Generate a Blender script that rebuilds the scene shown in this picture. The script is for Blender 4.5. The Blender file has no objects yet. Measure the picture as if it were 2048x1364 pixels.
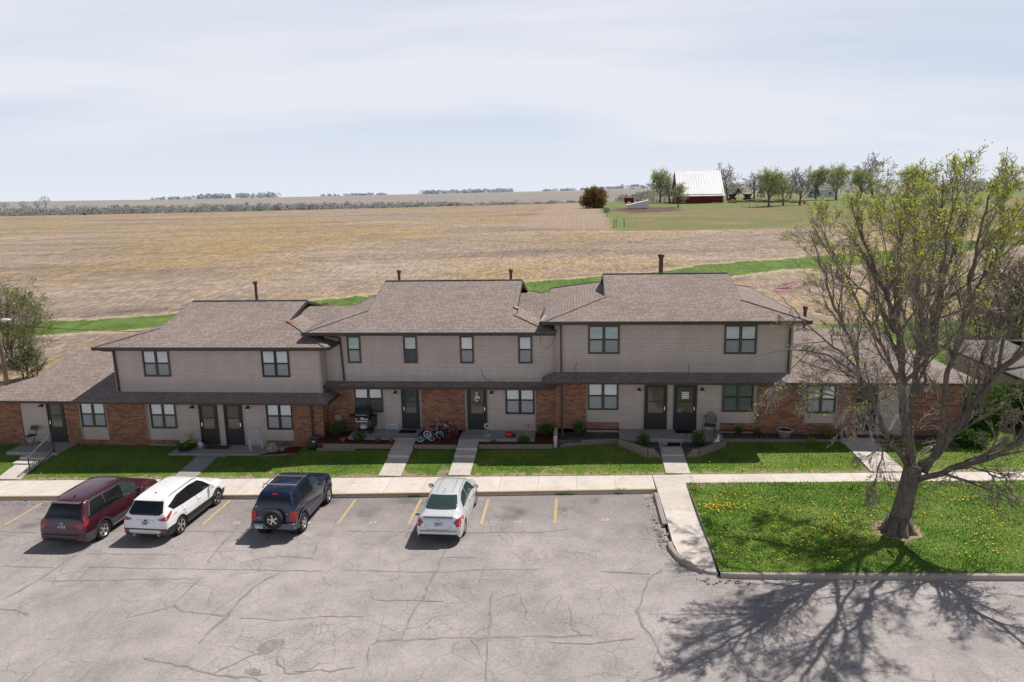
import bpy, bmesh, math, random
from mathutils import Vector, Matrix
from mathutils.bvhtree import BVHTree
from mathutils.geometry import delaunay_2d_cdt
R = math.radians
random.seed(7)
scene = bpy.context.scene
COL = scene.collection

# ------------------------------------------------------------------ mesh helpers
SPLIT = {'hip_cap','gable','corner_board','trim_board','roof_rail','roof_bar','exhaust','side_shelf','flashing','rake_board','bumper_badge','knob','cable','wheel_well'}
class MB:
    """collects vertices and faces; build() links them as ONE mesh object"""
    def __init__(s): s.v = []; s.f = []; s.m = []; s.mi = 0
    def face(s, pts):
        b = len(s.v); s.v.extend(tuple(p) for p in pts); s.f.append(tuple(range(b, b + len(pts)))); s.m.append(s.mi)
    def box(s, x0, x1, y0, y1, z0, z1):
        b = len(s.v)
        s.v += [(x0,y0,z0),(x1,y0,z0),(x1,y1,z0),(x0,y1,z0),(x0,y0,z1),(x1,y0,z1),(x1,y1,z1),(x0,y1,z1)]
        for q in ((0,3,2,1),(4,5,6,7),(0,1,5,4),(1,2,6,5),(2,3,7,6),(3,0,4,7)):
            s.f.append(tuple(b + i for i in q)); s.m.append(s.mi)
    def obox(s, M, hx, hy, hz):
        b = len(s.v)
        for z in (-hz, hz):
            for x, y in ((-hx,-hy),(hx,-hy),(hx,hy),(-hx,hy)): s.v.append(tuple(M @ Vector((x, y, z))))
        for q in ((0,3,2,1),(4,5,6,7),(0,1,5,4),(1,2,6,5),(2,3,7,6),(3,0,4,7)):
            s.f.append(tuple(b + i for i in q)); s.m.append(s.mi)
    def bar(s, p, q, w, h):
        p = Vector(p); q = Vector(q); d = q - p
        M = Matrix.Translation((p + q) / 2) @ d.to_track_quat('X', 'Z').to_matrix().to_4x4()
        s.obox(M, d.length / 2, w / 2, h / 2)
    def tube(s, pts, rad, n=6, cap=True):
        pts = [Vector(p) for p in pts]
        if not hasattr(rad, '__len__'): rad = [rad] * len(pts)
        b = len(s.v); up = None
        for i, p in enumerate(pts):
            d = (pts[min(i+1, len(pts)-1)] - pts[max(i-1, 0)])
            d = d.normalized() if d.length > 1e-9 else Vector((0,0,1))
            if up is None: up = d.orthogonal().normalized()
            else:
                up = up - d * up.dot(d)
                up = up.normalized() if up.length > 1e-6 else d.orthogonal().normalized()
            w = d.cross(up)
            for k in range(n):
                a = 2 * math.pi * k / n
                s.v.append(tuple(p + (up * math.cos(a) + w * math.sin(a)) * rad[i]))
        for i in range(len(pts) - 1):
            for k in range(n):
                s.f.append((b+i*n+k, b+i*n+(k+1)%n, b+(i+1)*n+(k+1)%n, b+(i+1)*n+k)); s.m.append(s.mi)
        if cap and n > 2:
            s.f.append(tuple(b + k for k in reversed(range(n)))); s.m.append(s.mi)
            s.f.append(tuple(b + (len(pts)-1)*n + k for k in range(n))); s.m.append(s.mi)
    def ring(s, c, axis, r, rt, n=24, k=6):
        c = Vector(c); a = Vector(axis).normalized(); u = a.orthogonal().normalized(); w = a.cross(u); b = len(s.v)
        for i in range(n):
            t = 2*math.pi*i/n; d = u*math.cos(t) + w*math.sin(t)
            for j in range(k):
                q = 2*math.pi*j/k; s.v.append(tuple(c + d*(r + rt*math.cos(q)) + a*rt*math.sin(q)))
        for i in range(n):
            for j in range(k):
                s.f.append((b+i*k+j, b+((i+1)%n)*k+j, b+((i+1)%n)*k+(j+1)%k, b+i*k+(j+1)%k)); s.m.append(s.mi)
    def lathe(s, c, axis, prof, n=20, close=False):
        c = Vector(c); a = Vector(axis).normalized(); u = a.orthogonal().normalized(); w = a.cross(u); b = len(s.v); m = len(prof)
        for i in range(n):
            t = 2*math.pi*i/n; d = u*math.cos(t) + w*math.sin(t)
            for r, h in prof: s.v.append(tuple(c + d*r + a*h))
        for i in range(n):
            for j in range(m - 1 + (1 if close else 0)):
                s.f.append((b+i*m+j, b+((i+1)%n)*m+j, b+((i+1)%n)*m+(j+1)%m, b+i*m+(j+1)%m)); s.m.append(s.mi)
    def ball(s, c, rx, ry, rz, n=10, m=7):
        c = Vector(c); b = len(s.v)
        for j in range(m + 1):
            p = math.pi * j / m
            for i in range(n):
                t = 2*math.pi*i/n
                s.v.append((c.x+rx*math.sin(p)*math.cos(t), c.y+ry*math.sin(p)*math.sin(t), c.z+rz*math.cos(p)))
        for j in range(m):
            for i in range(n):
                s.f.append((b+j*n+i, b+(j+1)*n+i, b+(j+1)*n+(i+1)%n, b+j*n+(i+1)%n)); s.m.append(s.mi)
    def prism(s, poly, z0, z1):
        n = len(poly); b = len(s.v)
        for z in (z0, z1): s.v += [(p[0], p[1], z) for p in poly]
        s.f.append(tuple(b+i for i in reversed(range(n)))); s.m.append(s.mi)
        s.f.append(tuple(b+n+i for i in range(n))); s.m.append(s.mi)
        for i in range(n): s.f.append((b+i, b+(i+1)%n, b+n+(i+1)%n, b+n+i)); s.m.append(s.mi)
    def build(s, name, mats, parent=None, org=(0,0,0), smooth=False, fix=True):
        if name in SPLIT:
            pcs = s.islands(); res = [q._build(name, mats, parent, org, smooth, fix) for q in pcs]; return res[0]
        return s._build(name, mats, parent, org, smooth, fix)
    def islands(s):
        par = list(range(len(s.v)))
        def find(a):
            while par[a] != a: par[a] = par[par[a]]; a = par[a]
            return a
        key = {}
        for i, p in enumerate(s.v):
            k = (round(p[0],4), round(p[1],4), round(p[2],4))
            if k in key: par[find(i)] = find(key[k])
            else: key[k] = i
        for f in s.f:
            for i in f[1:]: par[find(i)] = find(f[0])
        groups = {}
        for f, m in zip(s.f, s.m): groups.setdefault(find(f[0]), []).append((f, m))
        out = []
        for g in groups.values():
            q = MB(); mp = {}
            for f, m in g:
                nf = []
                for i in f:
                    if i not in mp: mp[i] = len(q.v); q.v.append(s.v[i])
                    nf.append(mp[i])
                q.f.append(tuple(nf)); q.m.append(m)
            out.append(q)
        return out
    def _build(s, name, mats, parent=None, org=(0,0,0), smooth=False, fix=True):
        me = bpy.data.meshes.new(name)
        o0 = Vector(org)
        me.from_pydata([(p[0]-o0.x, p[1]-o0.y, p[2]-o0.z) for p in s.v], [], s.f)
        if not isinstance(mats, (list, tuple)): mats = [mats]
        for m in mats: me.materials.append(m)
        if len(mats) > 1: me.polygons.foreach_set('material_index', s.m)
        if fix and len(s.f) < 60000:
            bm = bmesh.new(); bm.from_mesh(me); bmesh.ops.recalc_face_normals(bm, faces=bm.faces); bm.to_mesh(me); bm.free()
        uv = me.uv_layers.new(name='UVMap')
        # metric box/slope UVs: u along the horizontal tangent, v up the face (world metres)
        for p in me.polygons:
            n = p.normal
            if abs(n.z) > .999: u = Vector((1,0,0)); w = Vector((0,1,0))
            else:
                u = Vector((-n.y, n.x, 0)).normalized()
                if abs(u.x) > abs(u.y):
                    if u.x < 0: u = -u
                elif u.y < 0: u = -u
                w = n.cross(u)
                if w.z < 0: w = -w
            for li in p.loop_indices:
                co = me.vertices[me.loops[li].vertex_index].co + o0
                uv.data[li].uv = (co.dot(u), co.dot(w))
        if smooth: me.polygons.foreach_set('use_smooth', [True]*len(me.polygons))
        me.update()
        o = bpy.data.objects.new(name, me); COL.objects.link(o)
        if parent: o.parent = parent
        elif org != (0,0,0): o.location = org
        return o

def tag(o, label=None, cat=None, group=None, kind=None):
    if label: o['label'] = label
    if cat: o['category'] = cat
    if group: o['group'] = group
    if kind: o['kind'] = kind
    return o
def empty(name, loc, label=None, cat=None, group=None, rz=0.):
    o = bpy.data.objects.new(name, None); COL.objects.link(o); o.location = loc; o.rotation_euler = (0,0,rz)
    o.empty_display_size = .3
    return tag(o, label, cat, group)
def copy_tree(o, parent=None):
    c = o.copy(); COL.objects.link(c)
    if parent: c.parent = parent
    for ch in list(o.children): copy_tree(ch, c)
    return c
def bevel(o, w=.01, seg=2):
    m = o.modifiers.new('bevel', 'BEVEL'); m.width = w; m.segments = seg; m.limit_method = 'ANGLE'; m.angle_limit = R(40)
    return o

# ------------------------------------------------------------------ material helpers
class NT:
    def __init__(s, name):
        s.mat = bpy.data.materials.new(name); s.mat.use_nodes = True; s.t = s.mat.node_tree; s.t.nodes.clear()
        s.out = s.t.nodes.new('ShaderNodeOutputMaterial')
    def n(s, typ, **kw):
        nd = s.t.nodes.new(typ)
        for k, v in kw.items():
            if k.startswith('_'): setattr(nd, k[1:], v)
        return nd
    def set(s, sock, v):
        if isinstance(v, bpy.types.NodeSocket): s.t.links.new(v, sock)
        elif v is not None:
            if hasattr(sock.default_value, '__len__') and not isinstance(v, str):
                v = tuple(v); v = v + (1.,) if len(v) == 3 and len(sock.default_value) == 4 else v
            sock.default_value = v
    def coord(s, kind='Object', scale=(1,1,1), rot=(0,0,0), loc=(0,0,0)):
        tc = s.n('ShaderNodeTexCoord'); mp = s.n('ShaderNodeMapping')
        s.t.links.new(tc.outputs[kind], mp.inputs[0]); mp.inputs['Scale'].default_value = scale; mp.inputs['Rotation'].default_value = rot; mp.inputs['Location'].default_value = loc
        return mp.outputs[0]
    def geo(s, scale=(1,1,1), rot=(0,0,0)):
        g = s.n('ShaderNodeNewGeometry'); mp = s.n('ShaderNodeMapping'); s.t.links.new(g.outputs['Position'], mp.inputs[0])
        mp.inputs['Scale'].default_value = scale; mp.inputs['Rotation'].default_value = rot
        return mp.outputs[0]
    def noise(s, vec, scale=5., detail=4., rough=.55, dist=0.):
        nd = s.n('ShaderNodeTexNoise'); s.set(nd.inputs['Vector'], vec); nd.inputs['Scale'].default_value = scale
        nd.inputs['Detail'].default_value = detail; nd.inputs['Roughness'].default_value = rough; nd.inputs['Distortion'].default_value = dist
        return nd.outputs[0]
    def ramp(s, fac, stops, interp='LINEAR'):
        nd = s.n('ShaderNodeValToRGB'); s.set(nd.inputs[0], fac); cr = nd.color_ramp; cr.interpolation = interp
        while len(cr.elements) < len(stops): cr.elements.new(.5)
        for e, (p, c) in zip(cr.elements, stops):
            e.position = p
            e.color = (c, c, c, 1) if not hasattr(c, '__len__') else tuple(c) + (1,)
        return nd.outputs[0]
    def mix(s, fac, a, b, mode='MIX'):
        nd = s.n('ShaderNodeMix', _data_type='RGBA', _blend_type=mode)
        s.set(nd.inputs[0], fac); s.set(nd.inputs[6], a); s.set(nd.inputs[7], b)
        return nd.outputs[2]
    def math(s, op, a, b=None, c=None, clamp=False):
        nd = s.n('ShaderNodeMath', _operation=op, _use_clamp=clamp); s.set(nd.inputs[0], a)
        if b is not None: s.set(nd.inputs[1], b)
        if c is not None: s.set(nd.inputs[2], c)
        return nd.outputs[0]
    def mrange(s, v, a, b, c=0., d=1.):
        nd = s.n('ShaderNodeMapRange'); s.set(nd.inputs[0], v)
        for i, x in enumerate((a, b, c, d)): nd.inputs[i+1].default_value = x
        return nd.outputs[0]
    def sep(s, vec):
        nd = s.n('ShaderNodeSeparateXYZ'); s.set(nd.inputs[0], vec); return nd.outputs
    def attr(s, name):
        nd = s.n('ShaderNodeAttribute'); nd.attribute_name = name; return nd.outputs
    def bump(s, h, strength=.3, dist=.02):
        nd = s.n('ShaderNodeBump'); s.set(nd.inputs['Height'], h); nd.inputs['Strength'].default_value = strength; nd.inputs['Distance'].default_value = dist
        return nd.outputs[0]
    def bsdf(s, col, rough=.8, spec=.3, metal=0., normal=None, coat=0., alpha=None, trans=None, ior=None, coat_rough=.03, sheen=None):
        nd = s.n('ShaderNodeBsdfPrincipled'); s.set(nd.inputs['Base Color'], col); s.set(nd.inputs['Roughness'], rough)
        s.set(nd.inputs['Specular IOR Level'], spec); s.set(nd.inputs['Metallic'], metal)
        if normal is not None: s.set(nd.inputs['Normal'], normal)
        if coat: nd.inputs['Coat Weight'].default_value = coat; nd.inputs['Coat Roughness'].default_value = coat_rough
        if trans is not None: nd.inputs['Transmission Weight'].default_value = trans
        if ior: nd.inputs['IOR'].default_value = ior
        return nd.outputs[0]
    def done(s, sh): s.t.links.new(sh, s.out.inputs[0]); return s.mat

M = {}
def srgb(r, g, b):
    f = lambda c: (c/255/12.92) if c/255 <= .04045 else ((c/255+.055)/1.055)**2.4
    return (f(r), f(g), f(b))
def plain(name, col, rough=.6, spec=.4, metal=0., var=.12, scale=6., coat=0., bump=0.):
    """a plain colour that is never quite even: two octaves of soiling, optional fine bump"""
    t = NT(name); g = t.geo(); f = t.noise(g, scale, 5., .6)
    dark = tuple(c*(1-var) for c in col); lite = tuple(min(1, c*(1+var*.6)) for c in col)
    c = t.ramp(f, [(.3, dark), (.7, lite)])
    nm = t.bump(t.noise(g, scale*9, 3.), bump, .01) if bump else None
    M[name] = t.done(t.bsdf(c, rough, spec, metal, nm, coat)); return M[name]

plain('dark_brown_metal', (.052,.036,.032), .45, .4)
plain('gutter_tan', (.16,.125,.12), .5, .4)
plain('bronze', (.022,.021,.022), .4, .5)
plain('olive_frame', (.10,.085,.048), .5, .4)
plain('trim_grey', (.34,.31,.29), .6, .3)
plain('white_paint', (.72,.73,.75), .5, .4)
plain('black_metal', (.014,.014,.016), .4, .5)
plain('black_plastic', (.022,.022,.024), .55, .4)
plain('dark_grey_plastic', (.07,.07,.075), .6, .35)
plain('rubber', (.022,.021,.021), .75, .3, bump=.3)
plain('chrome', (.72,.72,.74), .16, .5, 1., .05)
plain('silver_alloy', (.62,.62,.64), .28, .5, .85, .1)
plain('red_plastic', (.42,.015,.02), .3, .5, coat=.4)
plain('pink_plastic', (.62,.05,.22), .4, .4)
plain('green_plastic', (.05,.30,.16), .4, .4)
plain('teal_paint', (.10,.42,.46), .4, .4)
plain('orange_red_paint', (.33,.06,.035), .45, .4)
plain('yellow_plastic', (.75,.52,.01), .4, .4)
plain('terracotta', (.36,.15,.09), .8, .2, bump=.3)
plain('stone', (.30,.27,.23), .85, .2, var=.4, scale=9., bump=.5)
plain('pale_stone', (.42,.42,.44), .8, .2, var=.3, scale=9., bump=.4)
plain('timber_grey', (.25,.21,.175), .85, .2, var=.35, scale=14., bump=.5)
plain('post_wood', (.10,.075,.055), .85, .2, var=.3, bump=.4)
plain('pole_wood', (.23,.19,.15), .85, .2, var=.4, scale=3., bump=.4)
plain('barn_red', (.17,.022,.024), .8, .2, var=.35, scale=.6)
plain('barn_roof', (.93,.93,.93), .3, .5, var=.08, scale=.25)
plain('shed_white', (.62,.64,.68), .6, .3)
plain('straw', (.40,.33,.20), .9, .1, var=.4, bump=.6)
plain('bale_wrap', (.33,.36,.30), .8, .2, var=.35, scale=3., bump=.5)
plain('wagon_dark', (.018,.024,.03), .5, .4)
plain('doormat', (.025,.024,.026), .95, .1, var=.4, scale=30.)
plain('plate_white', (.66,.70,.76), .4, .4, var=.05)
plain('plate_blue', (.03,.05,.20), .4, .4)
plain('lamp_glass', (.75,.72,.62), .2, .5)
plain('door_panel', (.024,.024,.026), .45, .4)
plain('blind_white', (.78,.79,.77), .6, .3, var=.05)
plain('interior_dark', (.05,.045,.04), .9, .1)
plain('weathered_roof', (.185,.165,.158), .9, .15, var=.25, scale=1.5, bump=.5)
plain('far_roof', (.22,.20,.19), .8, .2)
plain('flower_white', (.6,.62,.62), .6, .3)
plain('yellow_flower', (.80,.50,.01), .7, .2, var=.2)

def mat_brick():
    t = NT('brick'); uv = t.coord('UV')
    b = t.n('ShaderNodeTexBrick'); t.set(b.inputs['Vector'], uv); b.offset = .5
    b.inputs['Color1'].default_value = (.36,.150,.082,1); b.inputs['Color2'].default_value = (.085,.034,.026,1); b.inputs['Mortar'].default_value = (.36,.28,.22,1)
    b.inputs['Scale'].default_value = 1.; b.inputs['Mortar Size'].default_value = .008; b.inputs['Mortar Smooth'].default_value = .2; b.inputs['Bias'].default_value = -.18
    b.inputs['Brick Width'].default_value = .235; b.inputs['Row Height'].default_value = .082
    g = t.geo(); f = t.noise(g, .9, 4.); c = t.mix(t.math('MULTIPLY', t.mrange(f, .4, .75), .3), b.outputs[0], (.30,.165,.11))
    f2 = t.noise(g, 14., 3.); c = t.mix(1., c, t.ramp(f2, [(.2, .72), (.8, 1.15)]), 'MULTIPLY')
    h = t.math('ADD', t.math('MULTIPLY', b.outputs[1], -1.), t.math('MULTIPLY', f2, .3))
    M['brick'] = t.done(t.bsdf(c, .88, .2, normal=t.bump(h, .7, .012)))
mat_brick()

def mat_siding():
    t = NT('siding'); uv = t.coord('UV'); x, y, z = t.sep(uv)
    saw = t.math('FRACT', t.math('DIVIDE', y, .115))               # lap boards
    edge = t.math('LESS_THAN', saw, .11)
    g = t.geo(); f = t.noise(g, .8, 5.); f2 = t.noise(t.geo((.7,.7,9.)), 2.2, 4.)
    c = t.ramp(f, [(.3, (.47,.40,.37)), (.7, (.52,.45,.415))])
    c = t.mix(1., c, t.ramp(f2, [(.25, .9), (.75, 1.06)]), 'MULTIPLY')
    f3 = t.noise(t.geo((2.6,2.6,.22)), 1.6, 4., .6); c = t.mix(1., c, t.ramp(f3, [(.28, .93), (.6, 1.03)]), 'MULTIPLY')
    c = t.mix(t.math('MULTIPLY', edge, .55), c, (.22,.187,.175))
    M['siding'] = t.done(t.bsdf(c, .55, .35, normal=t.bump(saw, .6, .02)))
mat_siding()

def mat_shingle():
    t = NT('shingle'); uv = t.coord('UV')
    b = t.n('ShaderNodeTexBrick'); t.set(b.inputs['Vector'], uv); b.offset = .37; b.offset_frequency = 3; b.squash = .7; b.squash_frequency = 2
    b.inputs['Color1'].default_value = (.322,.264,.240,1); b.inputs['Color2'].default_value = (.222,.180,.163,1); b.inputs['Mortar'].default_value = (.13,.098,.086,1)
    b.inputs['Scale'].default_value = 1.; b.inputs['Mortar Size'].default_value = .014; b.inputs['Mortar Smooth'].default_value = .5; b.inputs['Bias'].default_value = -.15
    b.inputs['Brick Width'].default_value = .33; b.inputs['Row Height'].default_value = .142
    g = t.geo(); f = t.noise(g, .35, 5., .6); f2 = t.noise(g, 30., 2.); f3 = t.noise(t.geo((1.,.25,1.)), 1.3, 4., .65)
    c = t.mix(1., b.outputs[0], t.ramp(f, [(.3, .89), (.7, 1.09)]), 'MULTIPLY')
    c = t.mix(1., c, t.ramp(f2, [(.25, .8), (.75, 1.2)]), 'MULTIPLY')
    c = t.mix(1., c, t.ramp(f3, [(.3, .95), (.7, 1.04)]), 'MULTIPLY')
    M['shingle'] = t.done(t.bsdf(c, .92, .15, normal=t.bump(t.math('ADD', t.math('MULTIPLY', b.outputs[1], -1.), f2), .5, .012)))
mat_shingle()

def mat_concrete(name, c0, c1, joint, w=1.52, h=40.):
    t = NT(name); g = t.geo(); x, y, z = t.sep(g)
    cb = t.n('ShaderNodeCombineXYZ'); t.set(cb.inputs[0], x); t.set(cb.inputs[1], t.math('ADD', y, 100.))
    b = t.n('ShaderNodeTexBrick'); t.set(b.inputs['Vector'], cb.outputs[0]); b.offset = 0.
    b.inputs['Color1'].default_value = tuple(c0)+(1,); b.inputs['Color2'].default_value = tuple(c1)+(1,); b.inputs['Mortar'].default_value = tuple(joint)+(1,)
    b.inputs['Scale'].default_value = 1.; b.inputs['Mortar Size'].default_value = .009; b.inputs['Mortar Smooth'].default_value = .1
    b.inputs['Brick Width'].default_value = w; b.inputs['Row Height'].default_value = h
    f = t.noise(g, .5, 6., .65); f2 = t.noise(g, 22., 3.); f3 = t.noise(g, 3.1, 4., .6)
    c = t.mix(1., b.outputs[0], t.ramp(f, [(.3, .86), (.7, 1.05)]), 'MULTIPLY')
    c = t.mix(1., c, t.ramp(f2, [(.25, .9), (.75, 1.06)]), 'MULTIPLY')
    c = t.mix(1., c, t.ramp(f3, [(.28, .84), (.5, 1.), (.7, 1.03)]), 'MULTIPLY')
    M[name] = t.done(t.bsdf(c, .9, .2, normal=t.bump(f2, .15, .006)))
mat_concrete('concrete', (.62,.56,.505), (.68,.62,.565), (.36,.32,.285))
mat_concrete('concrete_walk', (.57,.515,.465), (.63,.57,.52), (.36,.32,.28), 60., 1.5)
mat_concrete('concrete_old', (.37,.325,.29), (.43,.385,.345), (.25,.21,.185), 3.0, 40.)
mat_concrete('concrete_porch', (.36,.34,.32), (.40,.38,.36), (.2,.18,.17), 30., 40.)

def mat_asphalt():
    t = NT('asphalt'); g = t.geo()
    big = t.noise(g, .16, 5., .6); mid = t.noise(g, 1.1, 6., .65); fine = t.noise(g, 46., 2., .7); fine2 = t.noise(g, 13., 3., .6)
    c = t.ramp(big, [(.28, (.262,.238,.231)), (.55, (.368,.333,.323)), (.8, (.42,.382,.368))])
    c = t.mix(1., c, t.ramp(mid, [(.25, .76), (.5, 1.), (.75, 1.16)]), 'MULTIPLY')
    # darker newer surface near the parking kerb
    x, y, z = t.sep(g); wob = t.noise(g, .5, 4.)
    nearkerb = t.mrange(t.math('ADD', y, t.math('MULTIPLY', wob, 3.)), 23.4, 26.2, 0., .5)
    c = t.mix(nearkerb, c, (.20,.18,.178))
    c = t.mix(1., c, t.ramp(fine, [(.28, .68), (.5, 1.), (.75, 1.3)]), 'MULTIPLY')
    c = t.mix(1., c, t.ramp(fine2, [(.28, .86), (.75, 1.12)]), 'MULTIPLY')
    # alligator cracking: cell borders, only in worn zones
    dv = t.n('ShaderNodeVectorMath', _operation='ADD'); t.set(dv.inputs[0], g)
    nz = t.n('ShaderNodeTexNoise'); t.set(nz.inputs['Vector'], g); nz.inputs['Scale'].default_value = 1.6; nz.inputs['Detail'].default_value = 3.
    sc = t.n('ShaderNodeVectorMath', _operation='SCALE'); t.set(sc.inputs[0], nz.outputs[1]); sc.inputs[3].default_value = .5; t.set(dv.inputs[1], sc.outputs[0])
    for scale, wd, amt in ((.30, .009, .6), (.75, .018, .55), (2.6, .055, .5)):
        vo = t.n('ShaderNodeTexVoronoi', _feature='DISTANCE_TO_EDGE', _voronoi_dimensions='2D'); t.set(vo.inputs['Vector'], dv.outputs[0]); vo.inputs['Scale'].default_value = scale
        line = t.mrange(vo.outputs[0], 0., wd, 1., 0.)
        zone = t.mrange(t.noise(g, .22, 3.), .46, .62) if scale > 1 else t.mrange(t.noise(g, .5, 3.), .4, .6)
        c = t.mix(t.math('MULTIPLY', t.math('MULTIPLY', line, zone), amt), c, (.12,.105,.10))
    # oil drips and damp stains inside the stalls
    st = t.math('MULTIPLY', t.mrange(t.noise(t.geo((.9,.8,1)), .62, 3.), .57, .70), t.mrange(y, 21.5, 24., .12, .55))
    c = t.mix(st, c, (.06,.052,.05))
    h = t.math('ADD', fine, t.math('MULTIPLY', fine2, .6))
    M['asphalt'] = t.done(t.bsdf(c, .92, .2, normal=t.bump(h, .35, .012)))
mat_asphalt()
def mat_tar():
    t = NT('tar_seal'); g = t.geo(); f = t.noise(g, 5., 4.); f2 = t.noise(g, 40., 2.)
    c = t.ramp(f, [(.3, (.20,.182,.178)), (.7, (.285,.26,.254))]); c = t.mix(1., c, t.ramp(f2, [(.3, .8), (.7, 1.2)]), 'MULTIPLY')
    M['tar_seal'] = t.done(t.bsdf(c, .85, .2))
mat_tar()
def mat_worn_paint(name, col, under=(.23,.21,.2), thr=(.40,.50)):
    t = NT(name); g = t.geo(); f = t.noise(g, 9., 5., .7); f2 = t.noise(g, 45., 2.)
    c = t.mix(t.mrange(f, thr[0], thr[1], .75, 0.), col, under); c = t.mix(1., c, t.ramp(f2, [(.3, .8), (.7, 1.1)]), 'MULTIPLY')
    M[name] = t.done(t.bsdf(c, .85, .2))
mat_worn_paint('yellow_line', (.56,.40,.17), (.36,.33,.31), (.40,.54)); mat_worn_paint('yellow_number', (.60,.52,.26), (.36,.33,.31), thr=(.42,.56)); mat_worn_paint('kerb_yellow', (.52,.36,.16), (.40,.34,.28), (.45,.6))

def grass_col(t, g):
    f = t.noise(g, .45, 5., .6); f1 = t.noise(g, 2.6, 5., .65); f2 = t.noise(g, 24., 3., .7)
    c = t.ramp(f, [(.28, (.062,.135,.018)), (.5, (.112,.195,.027)), (.72, (.185,.232,.052))])
    c = t.mix(t.mrange(f1, .52, .76, 0., .6), c, (.195,.21,.06))
    return c, f, f1, f2
def mat_lawn():
    t = NT('lawn'); g = t.geo(); c, f, f1, f2 = grass_col(t, g); x, y, z = t.sep(g)
    # worn earth along the sidewalk edge and around the tree foot
    wear = t.attr('wear')[2]
    w = t.math('ADD', wear, t.math('MULTIPLY', t.math('SUBTRACT', f1, .5), 1.5))
    w = t.math('ADD', w, t.math('MULTIPLY', t.math('SUBTRACT', t.noise(g, 9., 4.), .5), .8))
    c = t.mix(t.mrange(w, .45, .62), c, t.mix(f2, (.27,.185,.125), (.40,.31,.23)))
    c = t.mix(1., c, t.ramp(f2, [(.25, .62), (.5, 1.), (.78, 1.4)]), 'MULTIPLY')
    M['lawn'] = t.done(t.bsdf(c, .9, .15, normal=t.bump(f2, .8, .04)))
mat_lawn()
def mat_blade():
    t = NT('grass_blade'); g = t.geo(); c, f, f1, f2 = grass_col(t, g)
    oi = t.attr('tint')[2]
    c = t.mix(1., c, t.ramp(oi, [(0., .85), (1., 1.7)]), 'MULTIPLY'); c = t.mix(t.mrange(oi, .86, 1., 0., .6), c, (.28,.24,.10))
    M['grass_blade'] = t.done(t.bsdf(c, .8, .2))
mat_blade()

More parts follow.
